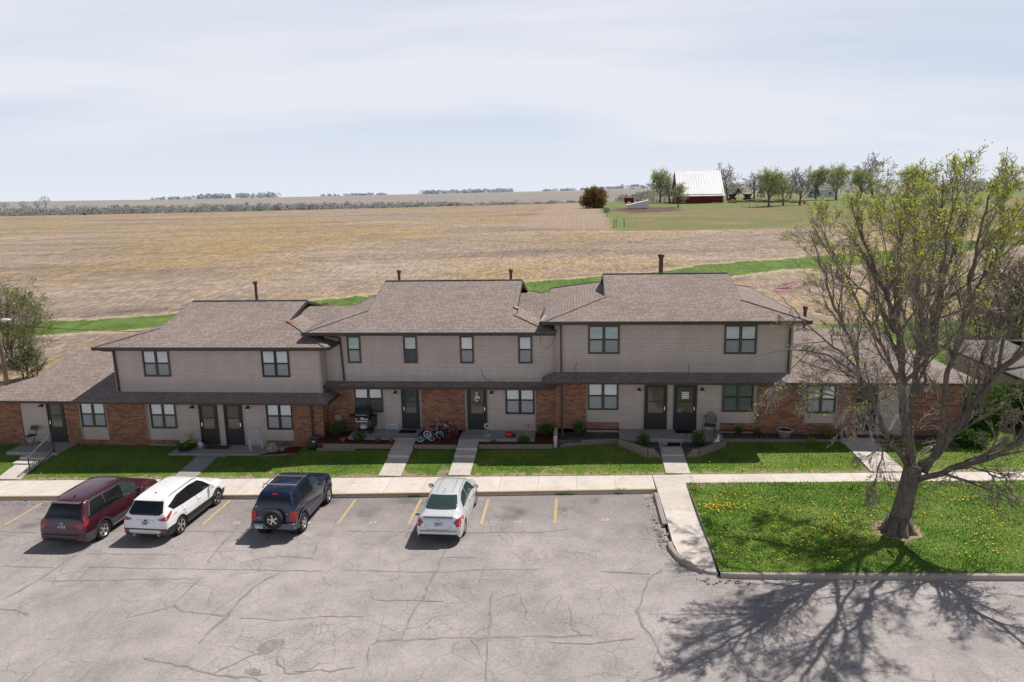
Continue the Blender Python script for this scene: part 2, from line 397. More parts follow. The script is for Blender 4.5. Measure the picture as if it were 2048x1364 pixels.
def mat_terrain():
    t = NT('field_soil'); g = t.geo(); x, y, z = t.sep(g)
    st1 = t.noise(t.geo((.012,.07,0.), (0,0,R(-4))), 1.3, 4., .55, .8)      # long bands that follow the rows
    st2 = t.noise(t.geo((.03,.45,0.), (0,0,R(-8))), 1., 5., .6, .3)
    pat = t.noise(g, .021, 5., .6); med = t.noise(g, .35, 5., .7); sp = t.noise(t.geo((1.,.30,1.)), 2.0, 4., .75); sp2 = t.noise(t.geo((1.,.22,1.)), 5.5, 3., .7)
    c = t.ramp(st1, [(.30, (.195,.15,.128)), (.44, (.262,.205,.168)), (.56, (.305,.24,.185)), (.70, (.365,.30,.245))])
    yel = t.math('MULTIPLY', t.mrange(t.math('ADD', t.math('MULTIPLY', st2, .3), t.math('MULTIPLY', pat, .75)), .48, .60), .62)
    c = t.mix(yel, c, (.315,.225,.085))
    tr = t.n('ShaderNodeTexWave', _wave_type='BANDS', _bands_direction='Y'); t.set(tr.inputs['Vector'], t.geo((.03,.30,0.), (0,0,R(-6)))); tr.inputs['Scale'].default_value = 1.; tr.inputs['Distortion'].default_value = 7.; tr.inputs['Detail'].default_value = 3.; tr.inputs['Detail Scale'].default_value = .6
    c = t.mix(t.mrange(tr.outputs[1], .0, .16, .3, 0.), c, (.17,.125,.098))
    c = t.mix(1., c, t.ramp(med, [(.25, .72), (.75, 1.28)]), 'MULTIPLY')
    c = t.mix(1., c, t.ramp(sp, [(.3, .64), (.5, 1.), (.7, 1.45)]), 'MULTIPLY')
    c = t.mix(1., c, t.ramp(sp2, [(.3, .72), (.5, 1.), (.7, 1.36)]), 'MULTIPLY')
    # grassed strip between the house lots and the field (signed distance from its centre line)
    wob = t.math('MULTIPLY', t.math('SUBTRACT', t.noise(g, .25, 5., .65), .5), 7.)
    wob2 = t.math('MULTIPLY', t.math('SUBTRACT', t.noise(g, 1.4, 4., .7), .5), 3.2)
    d = t.math('ADD', t.math('ADD', t.attr('strip')[2], wob), wob2)
    ad = t.math('ABSOLUTE', d)
    gr1 = t.ramp(t.noise(g, .3, 5., .65), [(.3, (.070,.125,.026)), (.7, (.14,.20,.052))]); gr1 = t.mix(1., gr1, t.ramp(sp, [(.25, .6), (.75, 1.45)]), 'MULTIPLY')
    c = t.mix(t.mrange(ad, 4.9, 6.6, .85, 0.), c, t.mix(1., (.43,.35,.265), t.ramp(sp2, [(.3, .7), (.7, 1.3)]), 'MULTIPLY'))
    c = t.mix(t.mrange(ad, 4.1, 4.8, 1., 0.), c, gr1)
    # pasture, its yard mud, and the mown ground round the farm
    pa = t.math('ADD', t.attr('pasture')[2], t.math('MULTIPLY', t.math('SUBTRACT', t.noise(g, .12, 4., .6), .5), 5.))
    pc = t.ramp(t.noise(t.geo((.35,1.,0)), .08, 6., .65), [(.28, (.23,.19,.11)), (.48, (.195,.172,.085)), (.72, (.275,.222,.145))])
    pc = t.mix(t.mrange(t.noise(g, .09, 4.), .45, .6), pc, (.165,.175,.07))
    pc = t.mix(t.math('MULTIPLY', t.attr('lush')[2], .75), pc, (.135,.205,.065)); pc = t.mix(t.mrange(t.math('ADD', t.attr('mud')[2], t.math('MULTIPLY', t.math('SUBTRACT', t.noise(g, .3, 4.), .5), .9)), .42, .6), pc, t.mix(med, (.085,.058,.045), (.17,.118,.09)))
    pc = t.mix(1., pc, t.ramp(sp, [(.25, .75), (.75, 1.25)]), 'MULTIPLY')
    c = t.mix(t.mrange(pa, -.6, .8), c, pc)
    # pale headland at the right of the field, worked north to south
    hd = t.math('ADD', t.attr('head')[2], t.math('MULTIPLY', t.math('SUBTRACT', t.noise(g, .1, 4.), .5), 3.))
    hw = t.n('ShaderNodeTexWave', _wave_type='BANDS', _bands_direction='X'); t.set(hw.inputs['Vector'], t.geo((.32,.02,0.))); hw.inputs['Scale'].default_value = 1.; hw.inputs['Distortion'].default_value = 2.5
    hc = t.mix(t.mrange(hw.outputs[1], 0., .5, .35, 0.), t.mix(1., (.37,.28,.22), t.ramp(sp2, [(.28, .62), (.74, 1.4)]), 'MULTIPLY'), (.22,.165,.13))
    c = t.mix(t.math('MULTIPLY', t.mrange(hd, -1.5, 1.5), .62), c, hc)
    # back lawn of the lots
    bl = t.math('ADD', t.attr('backlawn')[2], t.math('MULTIPLY', wob, .5)); c = t.mix(t.mrange(bl, -.3, .4), c, t.mix(1., gr1, (.95,1.,.9), 'MULTIPLY'))
    # far country: patchwork of tan and green fields, distance haze painted into the colour
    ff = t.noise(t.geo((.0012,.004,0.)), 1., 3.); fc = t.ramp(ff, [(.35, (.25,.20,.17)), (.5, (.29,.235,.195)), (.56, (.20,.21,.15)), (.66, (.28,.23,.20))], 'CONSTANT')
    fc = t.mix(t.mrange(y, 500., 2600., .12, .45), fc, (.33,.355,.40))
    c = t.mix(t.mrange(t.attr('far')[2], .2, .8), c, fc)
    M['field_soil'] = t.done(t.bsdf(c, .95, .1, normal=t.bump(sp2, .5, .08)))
mat_terrain()

def mat_gravel(name, a, b, sc=26.):
    t = NT(name); g = t.geo(); vo = t.n('ShaderNodeTexVoronoi'); t.set(vo.inputs['Vector'], g); vo.inputs['Scale'].default_value = sc
    c = t.mix(t.sep(vo.outputs[1])[0], a, b); c = t.mix(1., c, t.ramp(t.noise(g, 2.5, 4.), [(.3, .75), (.7, 1.2)]), 'MULTIPLY')
    c = t.mix(1., c, t.ramp(vo.outputs[0], [(0., 1.15), (.6, .5)]), 'MULTIPLY')
    M[name] = t.done(t.bsdf(c, .9, .15, normal=t.bump(vo.outputs[0], .8, .03)))
mat_gravel('mulch_red', (.13,.035,.024), (.27,.085,.06), 24.); mat_gravel('gravel_grey', (.115,.095,.10), (.26,.22,.225), 26.); mat_gravel('gravel_pale', (.33,.29,.26), (.55,.50,.46), 18.)

def mat_bark(name, a, b, sc=1.):
    t = NT(name); g = t.geo((1,1,.22)); f = t.noise(g, 16.*sc, 5., .7); f2 = t.noise(t.geo(), 1.1, 4.)
    c = t.ramp(f, [(.28, tuple(x*.55 for x in a)), (.5, a), (.75, b)]); c = t.mix(t.mrange(f2, .5, .75, 0., .5), c, (.17,.165,.12))
    M[name] = t.done(t.bsdf(c, .93, .12, normal=t.bump(f, .9, .03)))
mat_bark('bark', (.145,.118,.098), (.285,.24,.205)); mat_bark('bark_dark', (.06,.048,.04), (.12,.10,.085))
def mat_twig(name, a, b, pale):
    t = NT(name); oi = t.attr('tint')[2]
    c = t.ramp(oi, [(0., a), (.7, b), (1., pale)])
    M[name] = t.done(t.bsdf(c, .85, .2))
mat_twig('twig', (.14,.112,.092), (.27,.225,.19), (.46,.41,.37)); mat_twig('far_twig', (.25,.23,.21), (.33,.305,.28), (.39,.37,.34)); mat_twig('brown_twig', (.12,.078,.045), (.22,.145,.075), (.30,.21,.12)); mat_twig('red_twig', (.09,.06,.052), (.17,.12,.105), (.27,.21,.19))
def mat_leaf(name, a, b, c3, trans=.35):
    t = NT(name); oi = t.attr('tint')[2]; c = t.ramp(oi, [(0., a), (.55, b), (1., c3)])
    d = t.n('ShaderNodeBsdfDiffuse'); t.set(d.inputs[0], c); tl = t.n('ShaderNodeBsdfTranslucent'); t.set(tl.inputs[0], c)
    mx = t.n('ShaderNodeMixShader'); mx.inputs[0].default_value = trans; t.t.links.new(d.outputs[0], mx.inputs[1]); t.t.links.new(tl.outputs[0], mx.inputs[2])
    M[name] = t.done(mx.outputs[0])
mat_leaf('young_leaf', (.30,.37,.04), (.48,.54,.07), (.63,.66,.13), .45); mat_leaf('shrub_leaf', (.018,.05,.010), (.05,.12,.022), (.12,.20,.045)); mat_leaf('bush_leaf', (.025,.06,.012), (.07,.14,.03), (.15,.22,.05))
mat_leaf('willow_leaf', (.10,.15,.03), (.19,.25,.05), (.30,.33,.08)); mat_leaf('far_leaf', (.30,.36,.17), (.41,.46,.21), (.52,.55,.28)); mat_leaf('conifer_leaf', (.05,.075,.065), (.085,.115,.10), (.14,.17,.15)); mat_leaf('creek_leaf', (.30,.315,.33), (.36,.37,.375), (.39,.41,.37)); mat_leaf('ridge_leaf', (.40,.46,.52), (.46,.51,.56), (.51,.55,.58)); mat_leaf('haze_leaf', (.23,.25,.22), (.30,.31,.24), (.38,.37,.28))  # creek, ridge and haze leaves have pale distance haze mixed into their colour

def mat_glass(name, tint=(.02,.025,.03), rough=.03, through=.0, fres=1.5):
    t = NT(name); lw = t.n('ShaderNodeFresnel'); lw.inputs[0].default_value = fres
    gl = t.n('ShaderNodeBsdfGlossy'); gl.inputs['Roughness'].default_value = rough; gl.inputs[0].default_value = (.9,.95,1,1)
    if through > 0:
        b = t.n('ShaderNodeBsdfTransparent'); b.inputs[0].default_value = (through, through, through, 1); bo = b.outputs[0]
    else: bo = t.bsdf(tint, .25, .3)
    mx = t.n('ShaderNodeMixShader'); t.t.links.new(lw.outputs[0], mx.inputs[0]); t.t.links.new(bo, mx.inputs[1]); t.t.links.new(gl.outputs[0], mx.inputs[2])
    M[name] = t.done(mx.outputs[0])
mat_glass('window_glass', through=.96); mat_glass('car_glass_dark', (.010,.011,.013)); mat_glass('car_glass_green', (.035,.055,.055)); mat_glass('door_glass', (.085,.075,.055), .06)
def mat_screen():
    t = NT('insect_screen'); d = t.bsdf((.20,.215,.24), .8, .1); b = t.n('ShaderNodeBsdfTransparent'); mx = t.n('ShaderNodeMixShader'); mx.inputs[0].default_value = .42
    t.t.links.new(b.outputs[0], mx.inputs[1]); t.t.links.new(d, mx.inputs[2]); M['insect_screen'] = t.done(mx.outputs[0])
mat_screen()
def mat_blind(name, c0, c1):
    t = NT(name); uv = t.coord('UV'); x, y, z = t.sep(uv); s = t.math('FRACT', t.math('DIVIDE', y, .05))
    c = t.mix(t.math('MULTIPLY', t.math('LESS_THAN', s, .25), .25), t.ramp(t.noise(t.geo((.6,.6,2.)), 2., 3.), [(.3, c0), (.7, c1)]), (.45,.46,.45))
    M[name] = t.done(t.bsdf(c, .6, .3))
mat_blind('blind', (.86,.88,.88), (.93,.94,.94)); mat_blind('blind_green', (.55,.68,.63), (.70,.82,.77)); mat_blind('blind_dim', (.10,.14,.12), (.18,.24,.20))
def mat_paint(name, col, flake=.25, rough=.35, metal=.3):
    t = NT(name); g = t.geo(); f = t.noise(g, 2.2, 4., .6)
    c = t.ramp(f, [(.3, tuple(x*.96 for x in col)), (.7, col)])
    dust = t.noise(g, 6., 5., .7); r = t.mrange(dust, .3, .8, rough*.8, rough*1.4)
    M[name] = t.done(t.bsdf(c, r, .5, metal, coat=.75, coat_rough=.06))
mat_paint('paint_maroon', (.055,.006,.014), metal=.15); mat_paint('paint_white', (.80,.80,.81), metal=0.); mat_paint('paint_navy', (.008,.016,.052), metal=.3); mat_paint('paint_silver', (.66,.67,.70), metal=.25)

# ------------------------------------------------------------------ camera, sun, sky
F_PX = 1450.; PITCH = math.atan(292./F_PX); YAW = R(5.2); ROLL = .0185; CAM_H = 11.4
cam_d = bpy.data.cameras.new('camera'); cam = bpy.data.objects.new('camera', cam_d); COL.objects.link(cam)
cam_d.sensor_width = 36.; cam_d.lens = F_PX/2048*36; cam_d.clip_start = .5; cam_d.clip_end = 12000
fw = Vector((-math.sin(YAW)*math.cos(PITCH), math.cos(YAW)*math.cos(PITCH), -math.sin(PITCH)))
rt0 = Vector((math.cos(YAW), math.sin(YAW), 0)); up0 = rt0.cross(fw)
rt = rt0*math.cos(ROLL) - up0*math.sin(ROLL); up_ = up0*math.cos(ROLL) + rt0*math.sin(ROLL)
Mc = Matrix((rt, up_, -fw)).transposed().to_4x4(); Mc.translation = (0, 0, CAM_H); cam.matrix_world = Mc
scene.camera = cam
SUN_DIR = Vector((.46, .43, 1.)).normalized()          # from the scene to the sun: behind the houses, to the right
SUN_EL = math.asin(SUN_DIR.z); SUN_AZ = math.atan2(SUN_DIR.x, SUN_DIR.y)
sd = bpy.data.lights.new('sun', 'SUN'); sd.energy = 5.; sd.angle = R(.53); sd.color = (1., .945, .87)
so = bpy.data.objects.new('sun', sd); COL.objects.link(so); so.location = (20, 30, 40); so.rotation_euler = SUN_DIR.to_track_quat('Z', 'Y').to_euler()
w = bpy.data.worlds.new('World'); scene.world = w; w.use_nodes = True; wt = w.node_tree; wt.nodes.clear()
class WT(NT):
    def __init__(s): s.t = wt; s.out = wt.nodes.new('ShaderNodeOutputWorld')
t = WT()
sky = t.n('ShaderNodeTexSky', _sky_type='NISHITA'); sky.sun_disc = False; sky.sun_elevation = SUN_EL; sky.sun_rotation = SUN_AZ; sky.altitude = 300; sky.air_density = 1.; sky.dust_density = 1.5; sky.ozone_density = 1.
gen = t.n('ShaderNodeTexCoord').outputs['Generated']; dx, dy, dz = t.sep(gen)
den = t.math('ADD', t.math('MAXIMUM', dz, 0.), .16)
cb = t.n('ShaderNodeCombineXYZ'); t.set(cb.inputs[0], t.math('DIVIDE', dx, den)); t.set(cb.inputs[1], t.math('DIVIDE', dy, den))
mp = t.n('ShaderNodeMapping'); t.set(mp.inputs[0], cb.outputs[0]); mp.inputs['Rotation'].default_value = (0,0,R(-50)); mp.inputs['Scale'].default_value = (.5, .8, 1.)
n1 = t.noise(mp.outputs[0], .42, 6., .5, .6)
mp2 = t.n('ShaderNodeMapping'); t.set(mp2.inputs[0], cb.outputs[0]); mp2.inputs['Rotation'].default_value = (0,0,R(52)); mp2.inputs['Scale'].default_value = (.22, .9, 1.)
n2 = t.noise(mp2.outputs[0], 1.0, 6., .55, .3)
veil = t.math('ADD', t.math('MULTIPLY', n1, .72), t.math('MULTIPLY', n2, .40))
veil = t.mrange(veil, .40, .60, .26, 1.)
hor = t.mrange(dz, .0, .17, 1.05, .1); veil = t.math('MAXIMUM', veil, hor)                 # the haze closes up at the horizon
high = t.mrange(dz, .22, .55, 1., .06); veil = t.math('MULTIPLY', veil, high)
clear = t.mix(t.mrange(dz, .0, .35, 1., 0.), (.26,.38,.64), (.60,.71,.89))
skyc = t.mix(.5, t.mix(1., sky.outputs[0], (.08,.08,.08), 'MULTIPLY'), t.mix(t.mrange(dz, .25, .6, 1., .06), (.0,.0,.0), clear))
col = t.mix(t.math('MULTIPLY', veil, .95), t.mix(t.mrange(dz, .25, .5, 1., 0.), skyc, clear), t.mix(t.mrange(dz, .0, .2, 0., 1.), (.79,.83,.90), (.83,.85,.905)))
bg = t.n('ShaderNodeBackground'); t.set(bg.inputs[0], col); bg.inputs[1].default_value = 1.
t.t.links.new(bg.outputs[0], t.out.inputs[0])
scene.view_settings.view_transform = 'Standard'; scene.view_settings.look = 'None'; scene.view_settings.exposure = 0.
scene.render.engine = 'CYCLES'; scene.cycles.max_bounces = 6; scene.cycles.transparent_max_bounces = 12; scene.cycles.use_denoising = True

# ------------------------------------------------------------------ ground heights
def sst(t): t = max(0., min(1., t)); return t*t*(3-2*t)
def gr(x): return .026*(x + 2.5)                                   # the lot rises to the right
def edge_y(x): return 292 + (14*math.sin(x*.012) if x < 20 else 3.33 + (x-20)*1.2)
def terr(x, y):
    near = .15 + gr(max(-80, min(60, x)))
    if y <= 36: return near-.35 if y < 31.5 else near-.35+.35*(y-31.5)/4.5
    h = near*math.exp(-(y-36)/60.) + 9*(1-math.exp(-(y-36)/125.)) + .0055*min(x,0)*sst((y-36)/150)
    k = 1-sst((x-25)/60.); h -= 8.5*k*sst((y-edge_y(x))/110.)
    far = sst((math.hypot(x,y)-650)/1500.)
    return h + far*(16 + 4.2*math.sin(x*.0021+1.) - x*.0085 + 7.6*k)*.75
def lerp_tab(tab, x):
    if x <= tab[0][0]: return tab[0][1]
    for (a, b), (c, d) in zip(tab, tab[1:]):
        if x <= c: return b + (d-b)*(x-a)/(c-a)
    return tab[-1][1]
ZB = [(-45,-.35),(-27,.0),(-13,.0),(-11.5,.25),(-8,.32),(-1,.38),(0,.48),(8,.58),(17,.72),(45,1.35)]
def lawn_z(x, y):
    zf = gr(x) + .165
    if y < 27.95: return zf + .05*math.sin((y-20.2)/6.8*math.pi)*(1 if x > 4 else 0)
    zb = lerp_tab(ZB, x); yb = 30.3
    if y <= yb: return zf + (zb-zf)*((y-27.95)/(yb-27.95))**.85
    if y <= 33: return zb
    return zb + (terr(x,38.)+.06-zb)*sst((y-33)/5.)
def strip_d(x, y): return ((y - (73.3 + .40*x + .0016*x*x)) if x > -60 else y - 55.) * (1.12 if x > -12 else 1.12 + .5*sst((-12-x)/18.))
def build_terrain():
    na, nr = 340, 300; v = []; f = []; A = {k: [] for k in ('strip','pasture','lush','mud','head','backlawn','far')}
    for i in range(nr):
        r = 19*math.exp(math.log(4500/19.)*(i/(nr-1))**.92)
        for j in range(na):
            a = -1.35 + 2.7*j/(na-1); x = r*math.sin(a); y = r*math.cos(a); z = terr(x, y)
            if 60 < y < 280: z += .12*math.sin(x*.21+y*.05)*math.sin(y*.17)
            v.append((x, y, z))
            A['strip'].append(max(-40, min(40, strip_d(x, y))))
            pa = min(x - 6.6, y - (130.5-.06*x), 420 - y); A['pasture'].append(max(-20, min(20, pa)))
            lush = max(math.exp(-(((x-46)/22)**2+((y-236)/16)**2)), math.exp(-(((x-12)/9)**2+((y-262)/22)**2)), .9 if y > 300 else 0, math.exp(-(((x-85)/26)**2+((y-228)/26)**2)), math.exp(-(((x-8)/2.)**2)))
            A['lush'].append(min(1, lush*1.15))
            mud = max(1.3*math.exp(-(((x-19)/9.5)**2+((y-207)/20)**2)), math.exp(-(((x-64)/14)**2+((y-262)/13)**2)), .8*math.exp(-(((x-30)/10)**2+((y-262)/12)**2)))
            A['mud'].append(mud)
            A['head'].append(max(-20, min(20, min(x+11.5-.02*(y-150), y-138+.25*x, 6.6-x))))
            A['backlawn'].append(max(-10, min(10, min(x-17.5+.0*(y), 54-y + (x-20)*.1)) if y > 30 else (5 if x > 17 else -5)))
            A['far'].append(1. if y > edge_y(x)+70 and x < 60 else (1. if y > 470 else 0.))
    for i in range(nr-1):
        for j in range(na-1):
            b = i*na+j; f.append((b, b+1, b+na+1, b+na))
    me = bpy.data.meshes.new('terrain'); me.from_pydata(v, [], f); me.materials.append(M['field_soil'])
    for k, arr in A.items():
        at = me.attributes.new(k, 'FLOAT', 'POINT'); at.data.foreach_set('value', arr)
    me.polygons.foreach_set('use_smooth', [True]*len(f)); me.update()
    if me.polygons[0].normal.z < 0: me.flip_normals()
    o = bpy.data.objects.new('terrain', me); COL.objects.link(o); tag(o, kind='structure')
build_terrain()

def sheet(name, poly, zf, mat, kind='structure', off=0.):
    """flat polygon draped at height zf(x, y)"""
    mb = MB(); mb.face([(x, y, zf(x, y)+off) for x, y in poly]); o = mb.build(name, mat)
    if o.data.polygons[0].normal.z < 0: o.data.flip_normals()
    return tag(o, kind=kind)
def slab_mesh(mb, poly, zf, th):
    n = len(poly); b = len(mb.v)
    for x, y in poly: mb.v.append((x, y, zf(x, y)-th))
    for x, y in poly: mb.v.append((x, y, zf(x, y)))
    mb.f.append(tuple(b+i for i in reversed(range(n)))); mb.m.append(0); mb.f.append(tuple(b+n+i for i in range(n))); mb.m.append(0)
    for i in range(n): mb.f.append((b+i, b+(i+1)%n, b+n+(i+1)%n, b+n+i)); mb.m.append(0)
Zg = lambda x, y: gr(x)
sheet('parking_lot', [(-75,-45),(60,-45),(60,20.05),(4.9,20.05),(3.9,20.3),(3.3,20.9),(3.02,21.5),(3.0,26.36),(-12,26.06),(-75,26.2)], Zg, M['asphalt'])
Zs = lambda x, y: gr(x)+.15
mb = MB(); slab_mesh(mb, [(-75,26.18),(-12,26.04),(-4,26.2),(3.0,26.36),(3.0,28.06),(-9,27.85),(-20,27.86),(-75,28.2)], Zs, .3)
tag(mb.build('sidewalk', M['concrete']), kind='structure')
Zs2 = lambda x, y: gr(x)+.155 - (.10*sst((22.6-y)/2.) if y < 22.6 and x < 5 else 0)
mb = MB(); slab_mesh(mb, [(3.012,28.1),(3.06,26.3),(3.1,23.6),(3.1,22.1),(3.2,21.35),(3.5,20.72),(3.85,20.42),(4.2,20.28),(4.26,22.),(4.46,26.0),(4.5,26.9),(4.5,28.12)], Zs2, .3)
tag(mb.build('sidewalk', M['concrete_walk']), kind='structure')
mb = MB(); slab_mesh(mb, [(4.512,26.9),(60,26.9),(60,28.2),(12,28.2),(4.512,28.12)], Zs, .3)
tag(mb.build('sidewalk', M['concrete']), kind='structure')
# painted nose of the parking kerb
mb = MB()
pts = [(-75,26.18),(-12,26.04),(-4,26.2),(3.0,26.36)]
for (a, b), (c, d) in zip(pts, pts[1:]):
    mb.face([(a,b-.004,gr(a)+.154),(c,d-.004,gr(c)+.154),(c,d+.085,gr(c)+.154),(a,b+.085,gr(a)+.154)]); mb.face([(a,b-.004,gr(a)+.06),(c,d-.004,gr(c)+.06),(c,d-.004,gr(c)+.154),(a,b-.004,gr(a)+.154)])
tag(mb.build('kerb_marking', M['kerb_yellow']), kind='structure')
# rounded street kerb with the broken gap
mb = MB()
def kerb(pts, wd=.17, h=.14):
    prof = [(-.5,0.),(-.5,.62),(-.36,.92),(-.1,1.),(.5,1.)]
    n = len(pts); b = len(mb.v); m = len(prof)
    for i, (x, y) in enumerate(pts):
        dx_ = pts[min(i+1,n-1)][0]-pts[max(i-1,0)][0]; dy_ = pts[min(i+1,n-1)][1]-pts[max(i-1,0)][1]; l = math.hypot(dx_, dy_); nx, ny = -dy_/l, dx_/l
        for s_, z_ in prof: mb.v.append((x+nx*s_*wd, y+ny*s_*wd, gr(x)-.02+(h+.02)*z_))
    for i in range(n-1):
        for j in range(m-1): mb.f.append((b+i*m+j, b+(i+1)*m+j, b+(i+1)*m+j+1, b+i*m+j+1)); mb.m.append(0)
    mb.f.append(tuple(b+j for j in range(m))); mb.m.append(0); mb.f.append(tuple(b+(n-1)*m+j for j in reversed(range(m)))); mb.m.append(0)
kerb([(2.97,26.1),(2.98,25.2),(2.98,24.2),(3.0,23.45)]); kerb([(2.99,22.15),(3.02,21.7),(3.12,21.3),(3.28,20.95),(3.5,20.66),(3.8,20.4)], h=.13); kerb([(4.25,20.21),(4.9,20.14),(9,20.12),(20,20.12),(60,20.12)], .2, .15)
tag(mb.build('kerb', M['concrete_old']), kind='structure')
sheet('gutter', [(2.52,26.25),(2.88,26.3),(2.9,22.2),(2.98,21.4),(3.4,20.6),(2.95,20.9),(2.72,21.7),(2.60,23.)], Zg, M['gravel_pale'], off=.004)
random.seed(3); mb = MB()
for k in range(90):
    tt = random.random(); x = 2.86+random.gauss(0,.09); y = 22.7+random.gauss(0,.35)
    if random.random() < .3: x = random.uniform(3.5,5.2); y = 20.05+random.gauss(0,.10)-.15
    if random.random() < .2: x = random.uniform(2.6,2.95); y = random.uniform(23,26)
    s_ = random.uniform(.015,.05); mb.obox(Matrix.Translation((x,y,gr(x)+s_*.4)) @ Matrix.Rotation(random.random()*6,4,'Z') @ Matrix.Rotation(random.random(),4,'X'), s_, s_*.7, s_*.5)
for k in range(260):
    x = random.uniform(-30,-17); y = 25.7+random.gauss(0,.22); s_ = random.uniform(.015,.04)
    if y < 26.05: mb.obox(Matrix.Translation((x,y,gr(x)+s_*.4)) @ Matrix.Rotation(random.random()*6,4,'Z') @ Matrix.Rotation(random.random(),4,'X'), s_, s_*.7, s_*.5)
tag(mb.build('kerb_rubble', M['stone']), kind='stuff')
# stall lines, stall numbers, tar-sealed cracks
for i, x in enumerate((-24.2,-21.57,-18.95,-16.33,-13.72,-11.2,-8.61,-6.0,-3.38,-.77)):
    y0 = 23.72+.05*math.sin(i*3.1); sheet('stall_line', [(x-.055,y0),(x+.055,y0),(x+.055,25.9),(x-.055,25.9)], Zg, M['yellow_line'], off=.006)
def text_mesh(name, body, size, mat, M4, parent=None, extrude=0., off=None):
    cu = bpy.data.curves.new(name, 'FONT'); cu.body = body; cu.size = size; cu.align_x = 'CENTER'; cu.align_y = 'CENTER'; cu.extrude = extrude; cu.resolution_u = 3
    if off: cu.offset = off
    to = bpy.data.objects.new(name, cu); COL.objects.link(to); bpy.context.view_layer.update()
    me = bpy.data.meshes.new_from_object(to); bpy.data.objects.remove(to); me.materials.clear(); me.materials.append(mat)
    o = bpy.data.objects.new(name, me); COL.objects.link(o); o.matrix_world = M4
    if parent: o.parent = parent
    return o
for body, x, y in (('25',-12.47,23.86),('26',-9.8,23.86),('27',-7.35,23.83),('28',-4.7,23.86),('29',-2.09,23.84),('30',.98,24.03)):
    tag(text_mesh('stall_number', body, .30, M['yellow_number'], Matrix.Translation((x,y,gr(x)+.007)) @ Matrix.Rotation(math.atan(.026),4,'Y').inverted(), off=.012), kind='structure')
CRACKS=[
(0.10,[(-4.19,22.72),(-4.34,21.71),(-4.34,20.87),(-4.38,20.28),(-4.46,19.44),(-4.46,18.75),(-4.59,18.10),(-4.62,17.27),(-4.62,16.91)]),
(0.09,[(-5.40,16.61),(-5.23,16.80),(-3.48,16.96),(-0.97,17.10),(0.43,17.15)]),
(0.07,[(-5.40,16.61),(-5.31,16.22),(-5.18,15.71)]),
(0.10,[(-2.39,19.26),(-2.46,18.95),(-2.40,18.13),(-2.29,16.55),(-2.23,16.03),(-2.14,15.19)]),
(0.07,[(-7.36,20.45),(-5.61,20.40),(-4.10,20.38),(-3.32,20.48),(-2.73,20.58),(-2.13,20.53),(-1.05,20.59)]),
(0.07,[(0.80,20.45),(2.20,20.33)]),
(0.11,[(-9.39,20.33),(-9.72,19.66),(-9.89,18.93),(-9.95,18.34),(-9.90,17.85),(-10.01,17.23),(-10.07,16.58)]),
(0.08,[(-9.90,17.85),(-10.69,18.00),(-11.35,18.07),(-11.82,18.39),(-12.26,18.05),(-12.82,17.72)]),
(0.07,[(-11.82,18.39),(-11.81,19.18),(-11.80,20.02)]),
(0.07,[(-11.90,19.90),(-14.16,19.81),(-16.88,19.72)]),
(0.06,[(-15.98,20.59),(-13.75,20.54),(-11.35,20.48),(-7.96,20.40)]),
(0.10,[(-17.39,18.57),(-17.26,19.11),(-17.11,19.88),(-17.10,20.90),(-17.01,21.56),(-16.91,22.25)]),
(0.08,[(-19.16,20.63),(-17.20,20.58)]),
(0.05,[(-16.74,21.52),(-13.40,21.46)]),
(0.08,[(-12.58,25.26),(-12.31,24.00),(-12.30,22.85),(-12.18,21.91),(-12.12,21.03),(-11.88,20.89)]),
(0.07,[(-10.84,20.98),(-10.31,21.25),(-9.60,21.37),(-8.56,21.20)]),
(0.05,[(-8.82,22.37),(-8.68,21.37)]),
(0.06,[(-21.31,23.20),(-19.73,23.12)]),
(0.06,[(-16.93,23.19),(-11.50,23.15)]),
(0.06,[(-8.14,23.21),(-5.93,23.08),(-3.47,23.05),(-0.84,23.12),(-0.30,23.31)]),
(0.09,[(-11.23,15.92),(-10.12,15.65),(-9.13,15.36),(-7.91,15.21),(-7.59,15.04)]),
(0.08,[(-9.00,15.42),(-8.66,15.75),(-8.28,16.21),(-7.91,16.56)]),
(0.09,[(-7.69,16.03),(-7.18,15.41),(-6.73,15.48),(-6.46,15.86)]),
(0.08,[(-6.97,15.48),(-6.10,15.56),(-5.50,15.70)]),
(0.09,[(-17.08,18.14),(-16.49,18.04),(-15.86,17.75)]),
(0.06,[(-5.91,18.76),(-4.46,18.75),(-3.80,18.71)]),
(0.06,[(0.71,20.44),(2.19,20.30)]),
(0.09,[(2.60,20.65),(2.16,20.06),(1.87,19.14),(1.68,18.30),(1.74,17.61),(1.94,17.16),(2.07,16.46),(2.17,15.98)]),
(0.05,[(-4.26,21.28),(-3.23,21.28)]),
(0.06,[(-0.72,16.85),(0.35,16.81),(1.49,17.04)]),
(0.03,[(-9.54,17.78),(-8.31,17.72),(-7.27,17.90),(-5.90,17.92)]),
(0.04,[(-0.43,19.14),(-0.63,18.16)]),
(0.04,[(-0.20,18.49),(-0.10,17.43),(0.10,17.15)]),
(0.03,[(-6.58,19.24),(-6.12,19.33),(-5.91,18.76)]),
]
BLOT= [(-8.37, 16.62), (-8.18, 16.79), (-7.85, 16.84), (-7.7, 16.67), (-7.77, 16.43), (-7.94, 16.22), (-8.21, 16.15), (-8.38, 16.41)]
BLOT2= [(-8.3, 15.53), (-8.09, 15.61), (-7.84, 15.52), (-7.83, 15.39), (-7.58, 15.38), (-7.95, 15.29), (-8.19, 15.38)]
random.seed(5); mb = MB()
